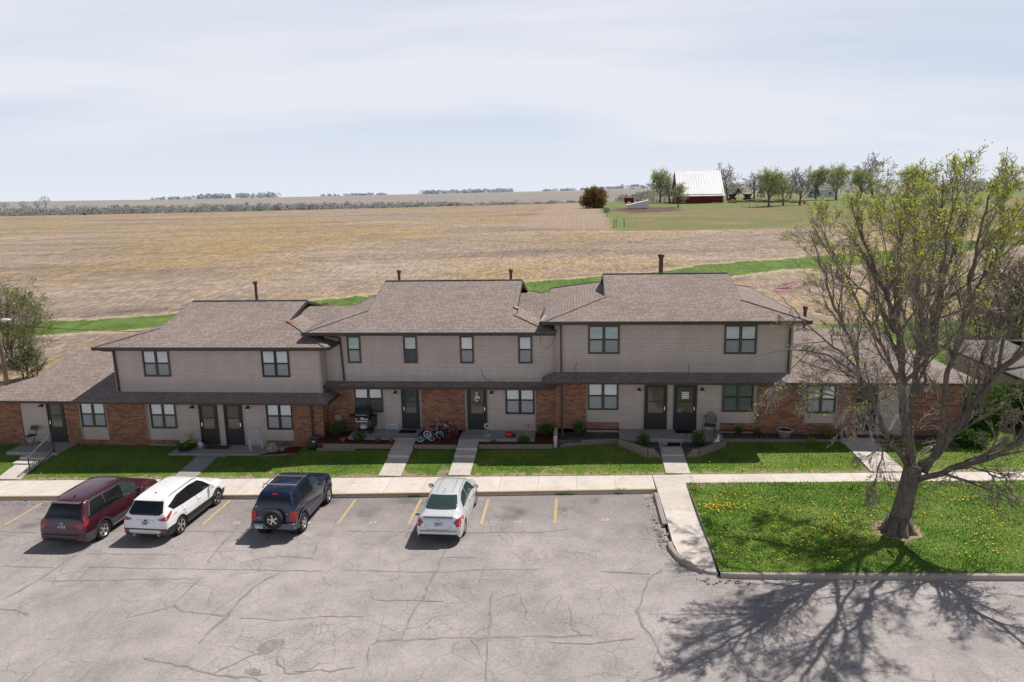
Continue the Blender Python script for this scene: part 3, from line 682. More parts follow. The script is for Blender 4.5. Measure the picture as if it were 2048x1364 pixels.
for i, (wd, pl) in enumerate(CRACKS):
    pts = []
    for (a, b), (c, d) in zip(pl, pl[1:]):
        n = max(2, int(math.hypot(c-a, d-b)/.22))
        for k in range(n): pts.append((a+(c-a)*k/n + random.gauss(0,.022), b+(d-b)*k/n + random.gauss(0,.022)))
    pts.append(pl[-1]); off = .0042 + .00012*i; prev = None
    for k, (x, y) in enumerate(pts):
        p0 = pts[max(0,k-1)]; p1 = pts[min(len(pts)-1,k+1)]; dx_, dy_ = p1[0]-p0[0], p1[1]-p0[1]; l = math.hypot(dx_,dy_) or 1
        hw = wd*.48*random.uniform(.3,1.2)*(.35 if k in (0,len(pts)-1) else 1)
        cur = ((x-dy_/l*hw, y+dx_/l*hw), (x+dy_/l*hw, y-dx_/l*hw))
        if prev: mb.face([(q[0],q[1],gr(q[0])+off) for q in (prev[0], prev[1], cur[1], cur[0])])
        prev = cur
for q in (BLOT, BLOT2): mb.face([(x, y, gr(x)+.0035) for x, y in q])
tag(mb.build('crack_sealing', M['tar_seal']), kind='structure')

# ------------------------------------------------------------------ lawns, paths, grass
def build_lawn(name, xs, ys, zf):
    mb = MB(); nx, ny = len(xs), len(ys)
    for y in ys:
        for x in xs: mb.v.append((x, y, zf(x, y)))
    for j in range(ny-1):
        for i in range(nx-1): b = j*nx+i; mb.f.append((b, b+1, b+nx+1, b+nx)); mb.m.append(0)
    o = mb.build(name, M['lawn'], smooth=True); tag(o, kind='structure')
    if o.data.polygons[0].normal.z < 0: o.data.flip_normals()
    wr = []
    for x, y, z in mb.v:
        wv = 0.
        if 27.5 < y < 32:
            e = .62*math.exp(-max(0,y-27.95)/.30)
            for wx in (-8.25,-7.3,-5.25,-4.4,3.55,4.55,-17.2,-16.2): e = max(e, .62*math.exp(-abs(x-wx)/.22)*math.exp(-max(0,y-28.)/.5))
            e = max(e, .75*math.exp(-((x+6.9)/.7)**2)*math.exp(-((y-27.95)/.45)**2), .7*math.exp(-((x+5.6)/.35)**2)*math.exp(-((y-28.4)/.5)**2), .6*math.exp(-((x+9.2)/.9)**2-((y-28.)/.35)**2), .52*math.exp(-((x+13.2)/1.2)**2-((y-28.4)/.25)**2), .5*math.exp(-((x+1.)/1.)**2-((y-28.4)/.3)**2)); wv = e
        elif y <= 27.5:
            r_ = math.hypot(x-10.32, y-22.8); wv = max(.85*math.exp(-(r_/.95)**4), .6*math.exp(-max(0,x-4.3)/.18)*.8, .55*math.exp(-(26.95-y)/.10), .34*math.exp(-((x-17)/2.)**2-((y-24)/1.2)**2), .8*math.exp(-((x-4.7)/.5)**2-((y-26.6)/.3)**2))
        wr.append(wv)
    at = o.data.attributes.new('wear', 'FLOAT', 'POINT'); at.data.foreach_set('value', wr); return wr
def frange(a, b, s): n = int((b-a)/s); return [a+(b-a)*i/n for i in range(n+1)]
build_lawn('front_lawn', frange(-60,45,.25), [27.8+.15*i for i in range(24)] + [31.7,33,34,35,36,37,38], lawn_z)
build_lawn('street_lawn', frange(4.22,60,.2), frange(20.18,26.93,.15), lawn_z)
WALKS = [(-25.35,-24.25),(-17.2,-16.22),(-8.22,-7.28),(-5.28,-4.38),(3.56,4.52),(11.45,12.75)]
def y_back(x):
    if x < -26.5: return 31.2
    if x < -24: return 29.8
    if x < -18.7: return 31.2
    if x < -13.2: return 30.0
    if x < -11.9: return 30.4
    if x < -.95: return 30.1
    if x < 1.85: return 30.55
    if x < 6.4: return 29.3 + abs(x-4.05)*.42
    if x < 16.8: return 31.1
    return 37.5
random.seed(11); mb = MB(); tint = []
def blade(x, y, z, h, lean):
    a = random.random()*6.28; wd = random.uniform(.008,.018); ca, sa = math.cos(a), math.sin(a); l = random.gauss(0, lean); m_ = random.gauss(0, lean)
    b = len(mb.v); mb.v += [(x-ca*wd,y-sa*wd,z),(x+ca*wd,y+sa*wd,z),(x+l,y+m_,z+h)]; mb.f.append((b,b+1,b+2)); mb.m.append(0); tint.extend([random.random()]*3)
def lawn_ok(x, y):
    if 27.9 < y:
        if y > y_back(x): return False
        return all(not (a-.02 < x < b+.02) for a, b in WALKS)
    return True
n = 0
while n < 95000:
    if random.random() < .55: x = 4.25 + random.random()**1.1*18; y = random.uniform(20.25, 26.95)
    else: x = random.uniform(-29, 19); y = random.uniform(27.9, 31.3)
    n += 1
    if not lawn_ok(x, y): continue
    if math.hypot(x-10.32, y-22.8) < .75 and random.random() < .85: continue
    if 27.9 < y < 28.25 and random.random() < .75: continue
    cl = math.sin(x*2.1+y*1.3)*math.sin(y*2.7-x*.9)
    blade(x, y, lawn_z(x, y)-.005, random.uniform(.03,.065)*(1.15+.35*cl), .03)
for k in range(1400):                                                    # ragged tufts hanging over the kerb and walk edges, weeds in the kerb joint
    q = random.random()
    if q < .3: x, y = random.uniform(4.3,22), random.uniform(20.17,20.24)
    elif q < .5: x, y = 4.24+.022*random.random()*20+random.gauss(0,.03), random.uniform(20.3,26.9)
    elif q < .8: x = random.uniform(-29,20); y = 27.93+abs(random.gauss(0,.03))
    else: x = random.choice((-.6,-.3,-6.4,-6.2,1.6)) + random.gauss(0,.12); y = 26.1+.02*(x+8)+random.gauss(0,.03)
    blade(x, y, (gr(x) if y < 26.3 and x < 3 else lawn_z(x, y)), random.uniform(.05,.11), .05)
go = mb.build('grass', M['grass_blade'], fix=False); at = go.data.attributes.new('tint','FLOAT','POINT'); at.data.foreach_set('value', tint)
tag(go, kind='stuff')
random.seed(21); mb = MB(); mb2 = MB()
def dandelion(x, y):
    z = lawn_z(x, y)+random.uniform(.03,.075); r = random.uniform(.014,.032)
    mb.v.append((x, y, z+.012)); b = len(mb.v)
    for k in range(7): a = 6.283*k/7; mb.v.append((x+r*math.cos(a), y+r*math.sin(a), z))
    for k in range(7): mb.f.append((b-1, b+k, b+(k+1)%7)); mb.m.append(0)
cl = [(5.3,24.7,.6,40),(6.3,25.4,.8,34),(4.8,24.6,.35,34),(7.6,22.3,.8,60),(8.8,23.0,.7,40),(13.2,25.5,.8,40),(9.6,24.6,.9,30),(14.6,23.6,1.,40),(6.3,21.2,.6,25),(16.3,22.5,1.,30),(12.3,21.6,.9,26)]
for cx, cy, s_, n in cl:
    for k in range(n):
        x, y = cx+random.gauss(0,s_), cy+random.gauss(0,s_*.6)
        if 4.35 < x and 20.3 < y < 26.85: dandelion(x, y)
for k in range(240):
    x, y = random.uniform(4.4,20), random.uniform(20.3,26.8); dandelion(x, y)
for k in range(130):
    x = random.choice((random.uniform(-4,3.4), random.uniform(4.6,12), random.uniform(-24,-9))); y = 28.05+random.random()**2*2.
    if lawn_ok(x, y): dandelion(x, y)
tag(mb.build('dandelions', M['yellow_flower'], smooth=True), kind='stuff')

def ramp_path(x0, x1, prof, mat):
    """a path slab whose top follows the (y, z) profile"""
    mb = MB(); n = len(prof); b = 0
    for y, z in prof: mb.v += [(x0,y,z),(x1,y,z),(x0,y,z-.35),(x1,y,z-.35)]
    for i in range(n-1):
        a = 4*i; c = a+4
        mb.f += [(a,a+1,c+1,c),(a+2,c+2,c+3,a+3),(a,c,c+2,a+2),(a+1,a+3,c+3,c+1)]
    mb.f += [(0,2,3,1),(4*(n-1),4*(n-1)+1,4*(n-1)+3,4*(n-1)+2)]; mb.m = [0]*len(mb.f)
    return tag(mb.build('path', mat), kind='structure')
def lz(xc, ys, d=.035): return [(y, lawn_z(xc, max(y, 27.96))+d) for y in ys]
LOW = [27.86, 28.0, 28.3, 28.6, 28.9, 29.2, 29.45]
ramp_path(-17.2,-16.22, lz(-16.7, LOW+[29.8])+[(30.08,-.05)], M['concrete_porch'])
ramp_path(-8.22,-7.28, lz(-7.75, LOW)+[(29.452,.36),(30.0,.44),(30.84,.57)], M['concrete_walk'])
ramp_path(-5.28,-4.38, lz(-4.8, LOW)+[(29.452,.40),(30.0,.46),(30.002,.53),(30.72,.59)], M['concrete_walk'])
ramp_path(3.56,4.52, lz(4.04, LOW)+[(29.452,.56),(30.1,.64),(30.62,.72)], M['concrete_walk'])
ramp_path(11.45,12.75, lz(12.1, LOW+[29.8,30.2])+[(31.2,.79)], M['concrete_walk'])
ramp_path(-25.35,-24.25, lz(-24.8, [27.86,28.0,28.3,28.6,28.9,29.02]), M['concrete_walk'])

# ------------------------------------------------------------------ the row of townhouses
class House:
    def __init__(s, name, loc, label, group):
        s.root = empty(name, loc, label, 'townhouse', group); s.org = loc
    def part(s, name, mb, mat, parent=None, smooth=False): return mb.build(name, mat, parent or s.root, s.org, smooth)

def quad_roof(mb, pts): mb.face(pts)
def gutter(h, name, p, q, mat='dark_brown_metal', wd=.11, ht=.12):
    mb = MB(); mb.bar(p, q, wd, ht); mb.bar((p[0],p[1],p[2]+ht*.5), (q[0],q[1],q[2]+ht*.5), wd+.03, .02); return h.part(name, mb, M[mat])
def dutch_roof(h, x0, x1, y0, y1, ze, sl, gx0, gx1, hip0=True, hip1=True, name='roof'):
    """hip roof with a small gable at the top of each end; fascia, soffit and gutters round the eave"""
    ym = (y0+y1)/2; zr = ze+sl*(ym-y0); mb = MB()
    d0 = gx0-x0; d1 = x1-gx1; z0 = ze+sl*d0; z1 = ze+sl*d1
    for s, ya in ((1, y0), (-1, y1)):
        mb.face([(x0,ya,ze),(x1,ya,ze),(gx1,ya+s*d1,z1),(gx1,ym,zr),(gx0,ym,zr),(gx0,ya+s*d0,z0)])
    for gx, x, d, zg, s in ((gx0,x0,d0,z0,1),(gx1,x1,d1,z1,-1)):
        e = gx+s*.35
        mb.face([(x,y0,ze),(x,y1,ze),(gx,y1-d,zg),(e,y1-d-.02,zg+.35*sl*.0+.01),(e,y0+d+.02,zg+.01),(gx,y0+d,zg)])
    rf = h.part(name, mb, M['shingle'])
    g = MB()                                                             # gable walls and their rake boards
    for gx, d, zg, s in ((gx0,d0,z0,1),(gx1,d1,z1,-1)):
        e = gx+s*.30; g.face([(e,y0+d-.0,zg+.0),(e,y1-d,zg),(e,ym,zr-.03)])
    h.part('gable', g, M['dark_brown_metal'], rf)
    g = MB()
    for gx, d, zg, s in ((gx0,d0,z0,1),(gx1,d1,z1,-1)):
        for ya, yb in ((y0+d,ym),(y1-d,ym)): g.bar((gx-s*.012,ya,zg-.075),(gx-s*.012,yb,zr-.075), .03, .13)
    g.bar((gx0,ym,zr+.012),(gx1,ym,zr+.012), .22, .025)
    h.part('rake_board', g, M['dark_brown_metal'], rf)
    g = MB()                                                             # hip caps
    for x, gx, zg, d in ((x0,gx0,z0,d0),(x1,gx1,z1,d1)):
        for ya, s in ((y0,1),(y1,-1)): g.bar((x,ya,ze+.01),(gx,ya+s*d,zg+.01), .26, .02)
    h.part('hip_cap', g, M['shingle'], rf)
    s_ = MB(); s_.box(x0+.04,x1-.04,y0+.04,y1-.04,ze-.16,ze-.125); h.part('soffit', s_, M['dark_brown_metal'], rf)
    g = MB()
    for p, q in (((x0,y0-.03),(x1,y0-.03)),((x0,y1+.03),(x1,y1+.03)),((x0-.03,y0),(x0-.03,y1)),((x1+.03,y0),(x1+.03,y1))):
        g.bar((p[0],p[1],ze-.075),(q[0],q[1],ze-.075), .11, .14)
    h.part('gutter', g, M['dark_brown_metal'], rf)
    gl = MB(); gl.bar((x0-.06,y0-.09,ze+.003),(x1+.06,y0-.09,ze+.003), .025, .022); h.part('gutter_lip', gl, M['gutter_tan'], rf)
    return rf

def window(h, x0, x1, z0, z1, y, double=True, frame='olive_frame', blind='blind', lower='blind', upper_drop=1., seed=0):
    """double-hung window (one or two sashes side by side): frame, panes, blinds and the insect screen over the lower sash"""
    mb = MB(); t_ = .05; d = .06
    mb.box(x0-t_,x1+t_,y-d,y+.02,z0-t_,z0); mb.box(x0-t_,x1+t_,y-d,y+.02,z1,z1+t_); mb.box(x0-t_,x0,y-d,y+.02,z0,z1); mb.box(x1,x1+t_,y-d,y+.02,z0,z1)
    xm = (x0+x1)/2; zm = z0+(z1-z0)*.50; cols = [(x0,x1)]
    if double: mb.box(xm-.035,xm+.035,y-d,y+.02,z0,z1); cols = [(x0,xm-.035),(xm+.035,x1)]
    f = h.part('window', mb, M[frame])
    sf = MB()
    for a, b in cols:
        for lo, hi, yy in ((z0,zm,y-.022),(zm,z1,y-.01)):
            sf.box(a,a+.03,yy-.02,yy,lo,hi); sf.box(b-.03,b,yy-.02,yy,lo,hi); sf.box(a+.03,b-.03,yy-.02,yy,lo,lo+.032); sf.box(a+.03,b-.03,yy-.02,yy,hi-.032,hi)
    h.part('sash', sf, M['bronze'], f)
    pn = MB(); bl = MB(); sc = MB(); lowb = MB()
    for a, b in cols:
        pn.face([(a,y-.012,zm),(b,y-.012,zm),(b,y-.012,z1),(a,y-.012,z1)]); pn.face([(a,y-.026,z0),(b,y-.026,z0),(b,y-.026,zm),(a,y-.026,zm)])
        bl.face([(a,y-.003,zm+(1-upper_drop)*(z1-zm)),(b,y-.003,zm+(1-upper_drop)*(z1-zm)),(b,y-.003,z1),(a,y-.003,z1)])
        sc.face([(a,y-.034,z0),(b,y-.034,z0),(b,y-.034,zm),(a,y-.034,zm)])
        lowb.face([(a,y-.003,z0),(b,y-.003,z0),(b,y-.003,zm+(1-upper_drop)*(z1-zm)-.002),(a,y-.003,zm+(1-upper_drop)*(z1-zm)-.002)])
    h.part('pane', pn, M['window_glass'], f); h.part('blind', bl, M[blind], f)
    h.part('blind', lowb, M[lower], f); h.part('screen', sc, M['insect_screen'], f)
    return f
def door(h, x0, x1, z0, z1, y, handle='l', glass='door_glass', wreath=0):
    mb = MB(); t_ = .055
    mb.box(x0,x0+t_,y-.07,y+.02,z0,z1); mb.box(x1-t_,x1,y-.07,y+.02,z0,z1); mb.box(x0+t_,x1-t_,y-.07,y+.02,z1-t_,z1)
    f = h.part('door', mb, M['bronze'])
    a, b = x0+t_, x1-t_; p = MB()
    p.box(a,b,y-.045,y,z0+.01,z0+.78); p.box(a,a+.11,y-.045,y,z0+.78,z1-t_); p.box(b-.11,b,y-.045,y,z0+.78,z1-t_); p.box(a+.11,b-.11,y-.045,y,z1-t_-.11,z1-t_); p.box(a+.11,b-.11,y-.05,y,z0+1.30,z0+1.34)
    h.part('door_leaf', p, M['door_panel'], f)
    g = MB(); g.face([(a+.11,y-.03,z0+.78),(b-.11,y-.03,z0+.78),(b-.11,y-.03,z1-t_-.11),(a+.11,y-.03,z1-t_-.11)]); h.part('pane', g, M[glass], f)
    g = MB(); hx = a+.055 if handle == 'l' else b-.055; g.box(hx-.018,hx+.018,y-.085,y-.045,z0+.92,z0+1.10); h.part('handle', g, M['chrome'], f)
    g = MB(); g.box(x0-.02,x1+.02,y-.12,y,z0-.03,z0+.008); h.part('threshold', g, M['silver_alloy'], f)
    if wreath:
        g = MB(); random.seed(wreath); cx = (a+b)/2
        for k in range(26):
            th = random.random()*6.28; rr = random.uniform(.02,.15); g.ball((cx+rr*math.cos(th)*.9, y-.06, z0+1.58+rr*math.sin(th)*1.4), .035,.018,.04, 5, 4)
        h.part('door_wreath', g, M['flower_white'], f)
    return f
def porch_light(h, x, y, z):
    mb = MB(); mb.box(x-.05,x+.05,y-.02,y,z-.07,z+.07); mb.tube([(x,y-.02,z+.04),(x,y-.12,z+.08),(x,y-.14,z+.03)],.012,6); mb.lathe((x,y-.14,z-.03),(0,0,1),[(.02,.07),(.075,.05),(.085,.0)],12)
    f = h.part('porch_light', mb, M['black_metal']); g = MB(); g.ball((x,y-.14,z-.075),.042,.042,.06,8,6); h.part('lamp_shade', g, M['lamp_glass'], f, True)
def downspout(h, pts):
    mb = MB()
    for p, q in zip(pts, pts[1:]): mb.bar(p, q, .085, .065)
    return h.part('downspout', mb, M['dark_brown_metal'])
def wall(h, name, mat, x0, x1, y0, y1, z0, z1): mb = MB(); mb.box(x0,x1,y0,y1,z0,z1); return h.part(name, mb, M[mat])
def vent(h, x, y, z0, z1, r=.075):
    mb = MB(); mb.lathe((x,y,0),(0,0,1),[(r,z0),(r,z1-.2)],14); mb.lathe((x,y,0),(0,0,1),[(0,z1),(r*1.35,z1-.01),(r*1.55,z1-.05),(r*1.55,z1-.13),(r*1.1,z1-.16),(r*1.2,z1-.20),(r,z1-.22)],14)
    o = h.part('vent_pipe', mb, M['vent_brown'], None, True); return o
plain('vent_brown', (.115,.048,.038), .6, .4, var=.3)
BACK = 41.
G = 'row of brick and siding townhouses'

# --- house at the left, with its low wing
h = House('townhouse', (-16.6,31.3,0), 'lowest two-storey townhouse at the left of the row, with a single-storey brick wing', G)
Y = 31.3; zt = 2.62
def brick(h, x0, x1, z0, z1, y=None, d=.16): return wall(h, 'brick_wall', 'brick', x0, x1, (y if y is not None else Y), (y if y is not None else Y)+d, z0, z1)
def sid(h, x0, x1, z0, z1, rec=.05): return wall(h, 'siding_wall', 'siding', x0, x1, Y+rec, Y+.16, z0, z1)
wall(h, 'wall', 'siding', -26.6,-11.745,Y+.17,BACK-.6,-.6,zt-.05)
brick(h,-28.6,-26.65,-.7,zt-.1); sid(h,-26.65,-25.28,.02,zt); door(h,-25.28,-24.42,.1,2.16,Y+.05,'l'); brick(h,-24.40,-23.66,-.7,zt); brick(h,-26.65,-24.40,-.7,.02)
sid(h,-23.66,-22.28,.24,zt); brick(h,-23.66,-22.28,-.7,.24); brick(h,-22.28,-20.3,-.7,zt); sid(h,-20.3,-17.68,.05,zt); brick(h,-20.3,-18.83,.05,.27,Y-.0,.05); wall(h,'foundation','concrete_old',-20.3,-13.15,Y,Y+.16,-.7,.05)
door(h,-17.68,-16.80,.07,2.14,Y+.05,'l'); sid(h,-16.80,-16.46,.05,zt); door(h,-16.46,-15.58,.07,2.14,Y+.05,'r'); sid(h,-15.58,-13.15,.05,zt); brick(h,-14.5,-13.15,.05,.30,Y-.0,.05); brick(h,-13.15,-11.74,-.7,zt)
brick_side = wall(h,'brick_wall','brick',-11.742,-11.70,Y+.004,BACK-.7,-.6,zt)
window(h,-23.55,-22.38,.93,2.12,Y+.05,seed=1); window(h,-20.05,-18.88,.90,2.12,Y+.05); window(h,-14.36,-13.2,.90,2.12,Y+.05,frame='bronze')
mb = MB()
for x in (-23.64,-22.30,-20.28,-13.17): mb.box(x-.03,x+.03,Y+.004,Y+.06,.28,zt)
h.part('trim_board', mb, M['trim_grey'])
# upper storey
wall(h,'siding_wall','siding',-21.54,-11.66,Y+.0,BACK-.7,zt-.02,4.80)
mb = MB()
for x in (-21.54,-11.66): mb.box(x-.05,x+.05,Y-.02,Y+.08,2.64,4.76)
h.part('corner_board', mb, M['trim_grey'])
for x0 in (-20.07,-14.34): window(h,x0,x0+1.2,3.44,4.62,Y+.0,frame='olive_frame' if x0 < -16 else 'bronze')
dutch_roof(h,-22.06,-11.02,30.65,41.35,4.92,.252,-20.0,-13.85)
# low roof: wing plus skirt along the front
sl = .252; ye = 30.45; ze = 2.42; xr = 35.75; zr = ze+sl*(xr-ye); mb = MB()
zw = ze+sl*(Y-ye)+.012
d0 = 2.3; x0 = -29.0; gx = -26.7
mb.face([(x0,ye,ze),(-21.54,ye,ze),(-21.54,xr,zr),(gx,xr,zr),(gx,ye+d0,ze+sl*d0)])
mb.face([(-21.54,ye,ze),(-11.13,ye,ze),(-11.66,Y,zw),(-21.54,Y,zw)])
mb.face([(-11.13,ye,ze),(-11.13,33,ze),(-11.66,33,zw),(-11.66,Y,zw)])
mb.face([(gx,2*xr-ye,ze),(-21.54,2*xr-ye,ze),(-21.54,xr,zr),(gx,xr,zr)])
lr = h.part('low_roof', mb, M['shingle'])
mb = MB(); mb.bar((x0,ye,ze-.06),(gx,ye+d0,ze+sl*d0-.06),.04,.10); mb.bar((gx,ye+d0,ze+sl*d0-.06),(gx,xr,zr-.06),.04,.10); h.part('rake_board', mb, M['dark_brown_metal'], lr)
mb = MB(); mb.box(-28.95,-11.17,ye+.05,Y+.2,ze-.13,ze-.10); h.part('soffit', mb, M['dark_brown_metal'], lr)
mb = MB(); mb.bar((x0,ye-.02,ze-.06),(-11.13,ye-.02,ze-.06),.09,.11); mb.bar((-11.11,ye-.06,ze-.06),(-11.11,33,ze-.06),.06,.11); h.part('gutter', mb, M['dark_brown_metal'], lr)
mb = MB(); mb.bar((x0,ye-.062,ze+.002),(-11.1,ye-.062,ze+.002),.03,.02); h.part('gutter_lip', mb, M['gutter_tan'], lr)
downspout(h,[(-21.75,30.6,4.8),(-21.68,30.75,4.74),(-21.48,31.24,4.62),(-21.45,31.24,2.68)]); downspout(h,[(-12.35,30.5,2.33),(-12.2,31.22,2.1),(-12.2,31.22,.35)])
for x, z in ((-25.52,1.93),(-17.98,1.92),(-15.28,1.92)): porch_light(h,x,Y+.05,z)
vent(h,-17.13,37.3,5.6,7.14)
mb = MB(); mb.face([(-14.5,33.8,5.30),(-11.9,33.8,5.30),(-10.2,34.2,5.39),(-10.2,36.4,5.90),(-14.5,36.4,5.90)]); mb.face([(-14.5,36.4,5.90),(-10.2,36.4,5.90),(-10.2,40.5,4.9),(-14.5,40.5,4.9)]); mb.face([(-13.0,32.1,4.90),(-11.9,32.1,4.90),(-11.9,33.8,5.30),(-14.5,33.8,5.30)]); h.part('link_roof', mb, M['shingle'])
mb = MB(); mb.bar((-13.9,33.44,5.66),(-13.62,33.2,5.60),.2,.02); mb.bar((-13.5,38.0,5.75),(-13.3,37.0,5.95),.3,.02); h.part('flashing', mb, M['terracotta'])
H1 = h

# --- middle house
Y = 32.05; zt = 3.0
h = House('townhouse', (-6.2,32.05,0), 'middle two-storey townhouse of the row, set back between its neighbours, with four single upstairs windows', G)
wall(h,'wall','siding',-11.62,-.97,Y+.17,BACK+.4,-.2,zt)
brick(h,-11.70,-10.44,-.3,zt); sid(h,-10.44,-8.16,.66,zt); door(h,-8.16,-7.30,.70,2.78,Y+.05,'l','car_glass_green'); brick(h,-7.22,-5.16,-.3,zt); sid(h,-7.30,-7.22,.66,zt); sid(h,-5.16,-5.05,.66,zt)
door(h,-5.05,-4.14,.70,2.78,Y+.05,'r','door_glass',5); sid(h,-4.14,-1.88,.66,zt); brick(h,-1.88,-.97,-.3,zt); wall(h,'foundation','concrete_old',-10.44,-1.88,Y,Y+.16,-.3,.66)
mb = MB()
for x in (-10.41,-7.26,-5.11,-1.91): mb.box(x-.035,x+.035,Y+.004,Y+.06,.70,zt)
h.part('trim_board', mb, M['trim_grey'])
window(h,-10.36,-9.09,1.54,2.76,Y+.05,lower='interior_dark',upper_drop=.92); window(h,-3.22,-1.98,1.52,2.76,Y+.05,frame='bronze')
wall(h,'siding_wall','siding',-11.64,-.97,Y,BACK+.3,zt-.02,5.34)
for i, x0 in enumerate((-10.53,-7.88,-5.26,-2.59)): window(h,x0,x0+.54,3.93,5.12,Y,double=False,blind='blind_green' if i < 2 else 'blind',lower='interior_dark' if i == 1 else 'blind')
dutch_roof(h,-12.36,-1.0,31.28,43.3,5.47,.27,-10.0,-2.8)
ye = 31.5; ze = 2.90; zw = 3.02
mb = MB(); mb.face([(-11.62,ye,ze),(-1.0,ye,ze),(-1.0,Y,zw),(-11.62,Y,zw)]); mb.face([(-11.62,ye,ze),(-11.62,Y,zw),(-11.62,Y,ze)]); lr = h.part('skirt_roof', mb, M['shingle'])
mb = MB(); mb.box(-11.6,-1.0,ye+.03,Y+.1,ze-.13,ze-.10); h.part('soffit', mb, M['dark_brown_metal'], lr); mb = MB(); mb.bar((-11.63,ye-.02,ze-.06),(-1.0,ye-.02,ze-.06),.09,.12); h.part('gutter', mb, M['dark_brown_metal'], lr)
downspout(h,[(-11.2,31.3,5.3),(-10.95,31.9,5.12),(-10.88,31.98,5.05),(-10.80,31.98,3.06)])
for x, z in ((-8.42,2.48),(-3.90,2.5)): porch_light(h,x,Y+.05,z)
vent(h,-9.58,38.5,6.3,7.54); vent(h,-3.5,38.5,6.3,7.53)
mb = MB(); mb.box(-11.36,-11.06,Y-.07,Y,1.12,1.38); h.part('meter_box', mb, M['trim_grey'])
mb = MB(); mb.tube([(-3.75,Y-.03,3.0),(-4.15,Y-.04,3.10),(-4.30,Y-.03,3.35),(-4.36,Y-.02,3.62)],.008,5); mb.tube([(-1.62,31.35,5.4),(-1.60,31.6,4.9),(-1.3,31.95,4.55),(-.98,31.95,5.0),(-.97,31.7,5.4)],.008,5); h.part('cable', mb, M['black_plastic'])
mb = MB(); mb.face([(-3.4,34.6,5.75),(2.0,34.6,5.75),(2.0,37.2,6.42),(-3.4,37.2,6.42)]); mb.face([(-3.4,37.2,6.42),(2.0,37.2,6.42),(2.0,42,5.2),(-3.4,42,5.2)]); mb.face([(-2.4,32.6,5.28),(.8,32.6,5.28),(2.0,34.6,5.75),(-3.4,34.6,5.75)]); h.part('link_roof', mb, M['shingle'])
mb = MB(); mb.bar((-2.95,33.95,6.22),(-2.7,33.7,6.16),.2,.02); mb.bar((-1.56,31.35,5.93),(-1.42,32.5,6.0),.14,.03); h.part('flashing', mb, M['trim_grey'])
H2 = h

# --- house at the right, with its low wing behind the big tree
Y = 31.9; zt = 3.5
h = House('townhouse', (4.1,31.9,0), 'highest two-storey townhouse at the right of the row, its low wing behind the big tree', G)
wall(h,'wall','siding',-.96,16.58,Y+.17,BACK-.2,.1,3.2); wall(h,'wall','siding',-.955,9.33,Y+.172,BACK-.21,3.2,zt)
brick(h,-.97,.44,.62,zt); sid(h,.44,3.04,.85,zt); door(h,3.04,4.05,.85,2.98,Y+.05,'r'); sid(h,4.05,4.34,.85,zt); door(h,4.34,5.36,.85,2.98,Y+.05,'r'); sid(h,5.36,7.96,.85,zt)
brick(h,.44,1.92,.80,1.16,Y,.05); brick(h,6.44,7.96,.80,1.18,Y,.05); brick(h,7.96,10.05,.3,zt-.1); sid(h,10.05,11.45,1.2,3.2); brick(h,10.05,11.45,.3,1.2); brick(h,11.45,12.25,.3,3.2); door(h,12.25,13.1,.9,2.96,Y+.05); sid(h,13.1,14.5,.9,3.2); brick(h,14.5,16.58,.3,3.2); wall(h,'foundation','concrete_old',-.97,7.96,Y,Y+.16,.2,.85)
wall(h,'foundation','concrete_old',12.25,14.5,Y,Y+.16,.2,.9)
wall(h,'brick_wall','brick',16.582,16.62,Y+.004,BACK-.3,.3,3.2); wall(h,'brick_wall','brick',-1.0,-.962,Y+.16,Y+.8,.2,zt)
window(h,.54,1.83,1.79,3.04,Y+.05,blind='blind'); window(h,6.52,7.78,1.75,3.04,Y+.05,blind='blind_dim',lower='blind_dim'); window(h,10.15,11.33,1.72,2.92,Y+.05)
mb = MB()
for x in (.47,7.93,10.08,11.42): mb.box(x-.03,x+.03,Y+.004,Y+.06,1.2,3.2)
h.part('trim_board', mb, M['trim_grey'])
wall(h,'siding_wall','siding',-.955,9.35,Y,BACK-.3,zt-.02,5.82)
mb = MB()
for x in (-.93,9.33): mb.box(x-.06,x+.05,Y-.02,Y+.08,3.54,5.78)
h.part('corner_board', mb, M['trim_grey'])
for x0 in (.56,6.50): window(h,x0,x0+1.29,4.41,5.62,Y,blind='blind_green' if x0 < 3 else 'blind')
dutch_roof(h,-1.49,9.88,31.25,42.75,5.95,.25,1.33,7.52)
sl = .25; ye = 31.05; ze = 3.30; zw = ze+sl*(Y-ye)+.012; xr = 36.5; zr = ze+sl*(xr-ye); mb = MB(); x1 = 17.05; gx = 14.7; d0 = 2.35
mb.face([(-1.5,ye,ze),(9.35,ye,ze),(9.35,Y,zw),(-.95,Y,zw)]); mb.face([(9.35,ye,ze),(x1,ye,ze),(gx,ye+d0,ze+sl*d0),(gx,xr,zr),(9.35,xr,zr)]); mb.face([(-1.5,ye,ze),(-.95,Y,zw),(-1.5,Y+.1,ze)])
mb.face([(x1,ye,ze),(x1,2*xr-ye,ze),(gx,2*xr-ye-d0,ze+sl*d0),(gx-.3,xr,ze+sl*d0),(gx,ye+d0,ze+sl*d0)]); mb.face([(9.35,2*xr-ye,ze),(x1,2*xr-ye,ze),(gx,2*xr-ye-d0,ze+sl*d0),(gx,xr,zr),(9.35,xr,zr)])
lr = h.part('low_roof', mb, M['shingle'])
mb = MB(); mb.face([(gx-.3,ye+d0,ze+sl*d0-.02),(gx-.3,2*xr-ye-d0,ze+sl*d0-.02),(gx-.3,xr,zr-.02)]); h.part('gable', mb, M['dark_brown_metal'], lr)
mb = MB(); mb.box(-1.45,16.95,ye+.05,Y+.2,ze-.13,ze-.10); h.part('soffit', mb, M['dark_brown_metal'], lr)
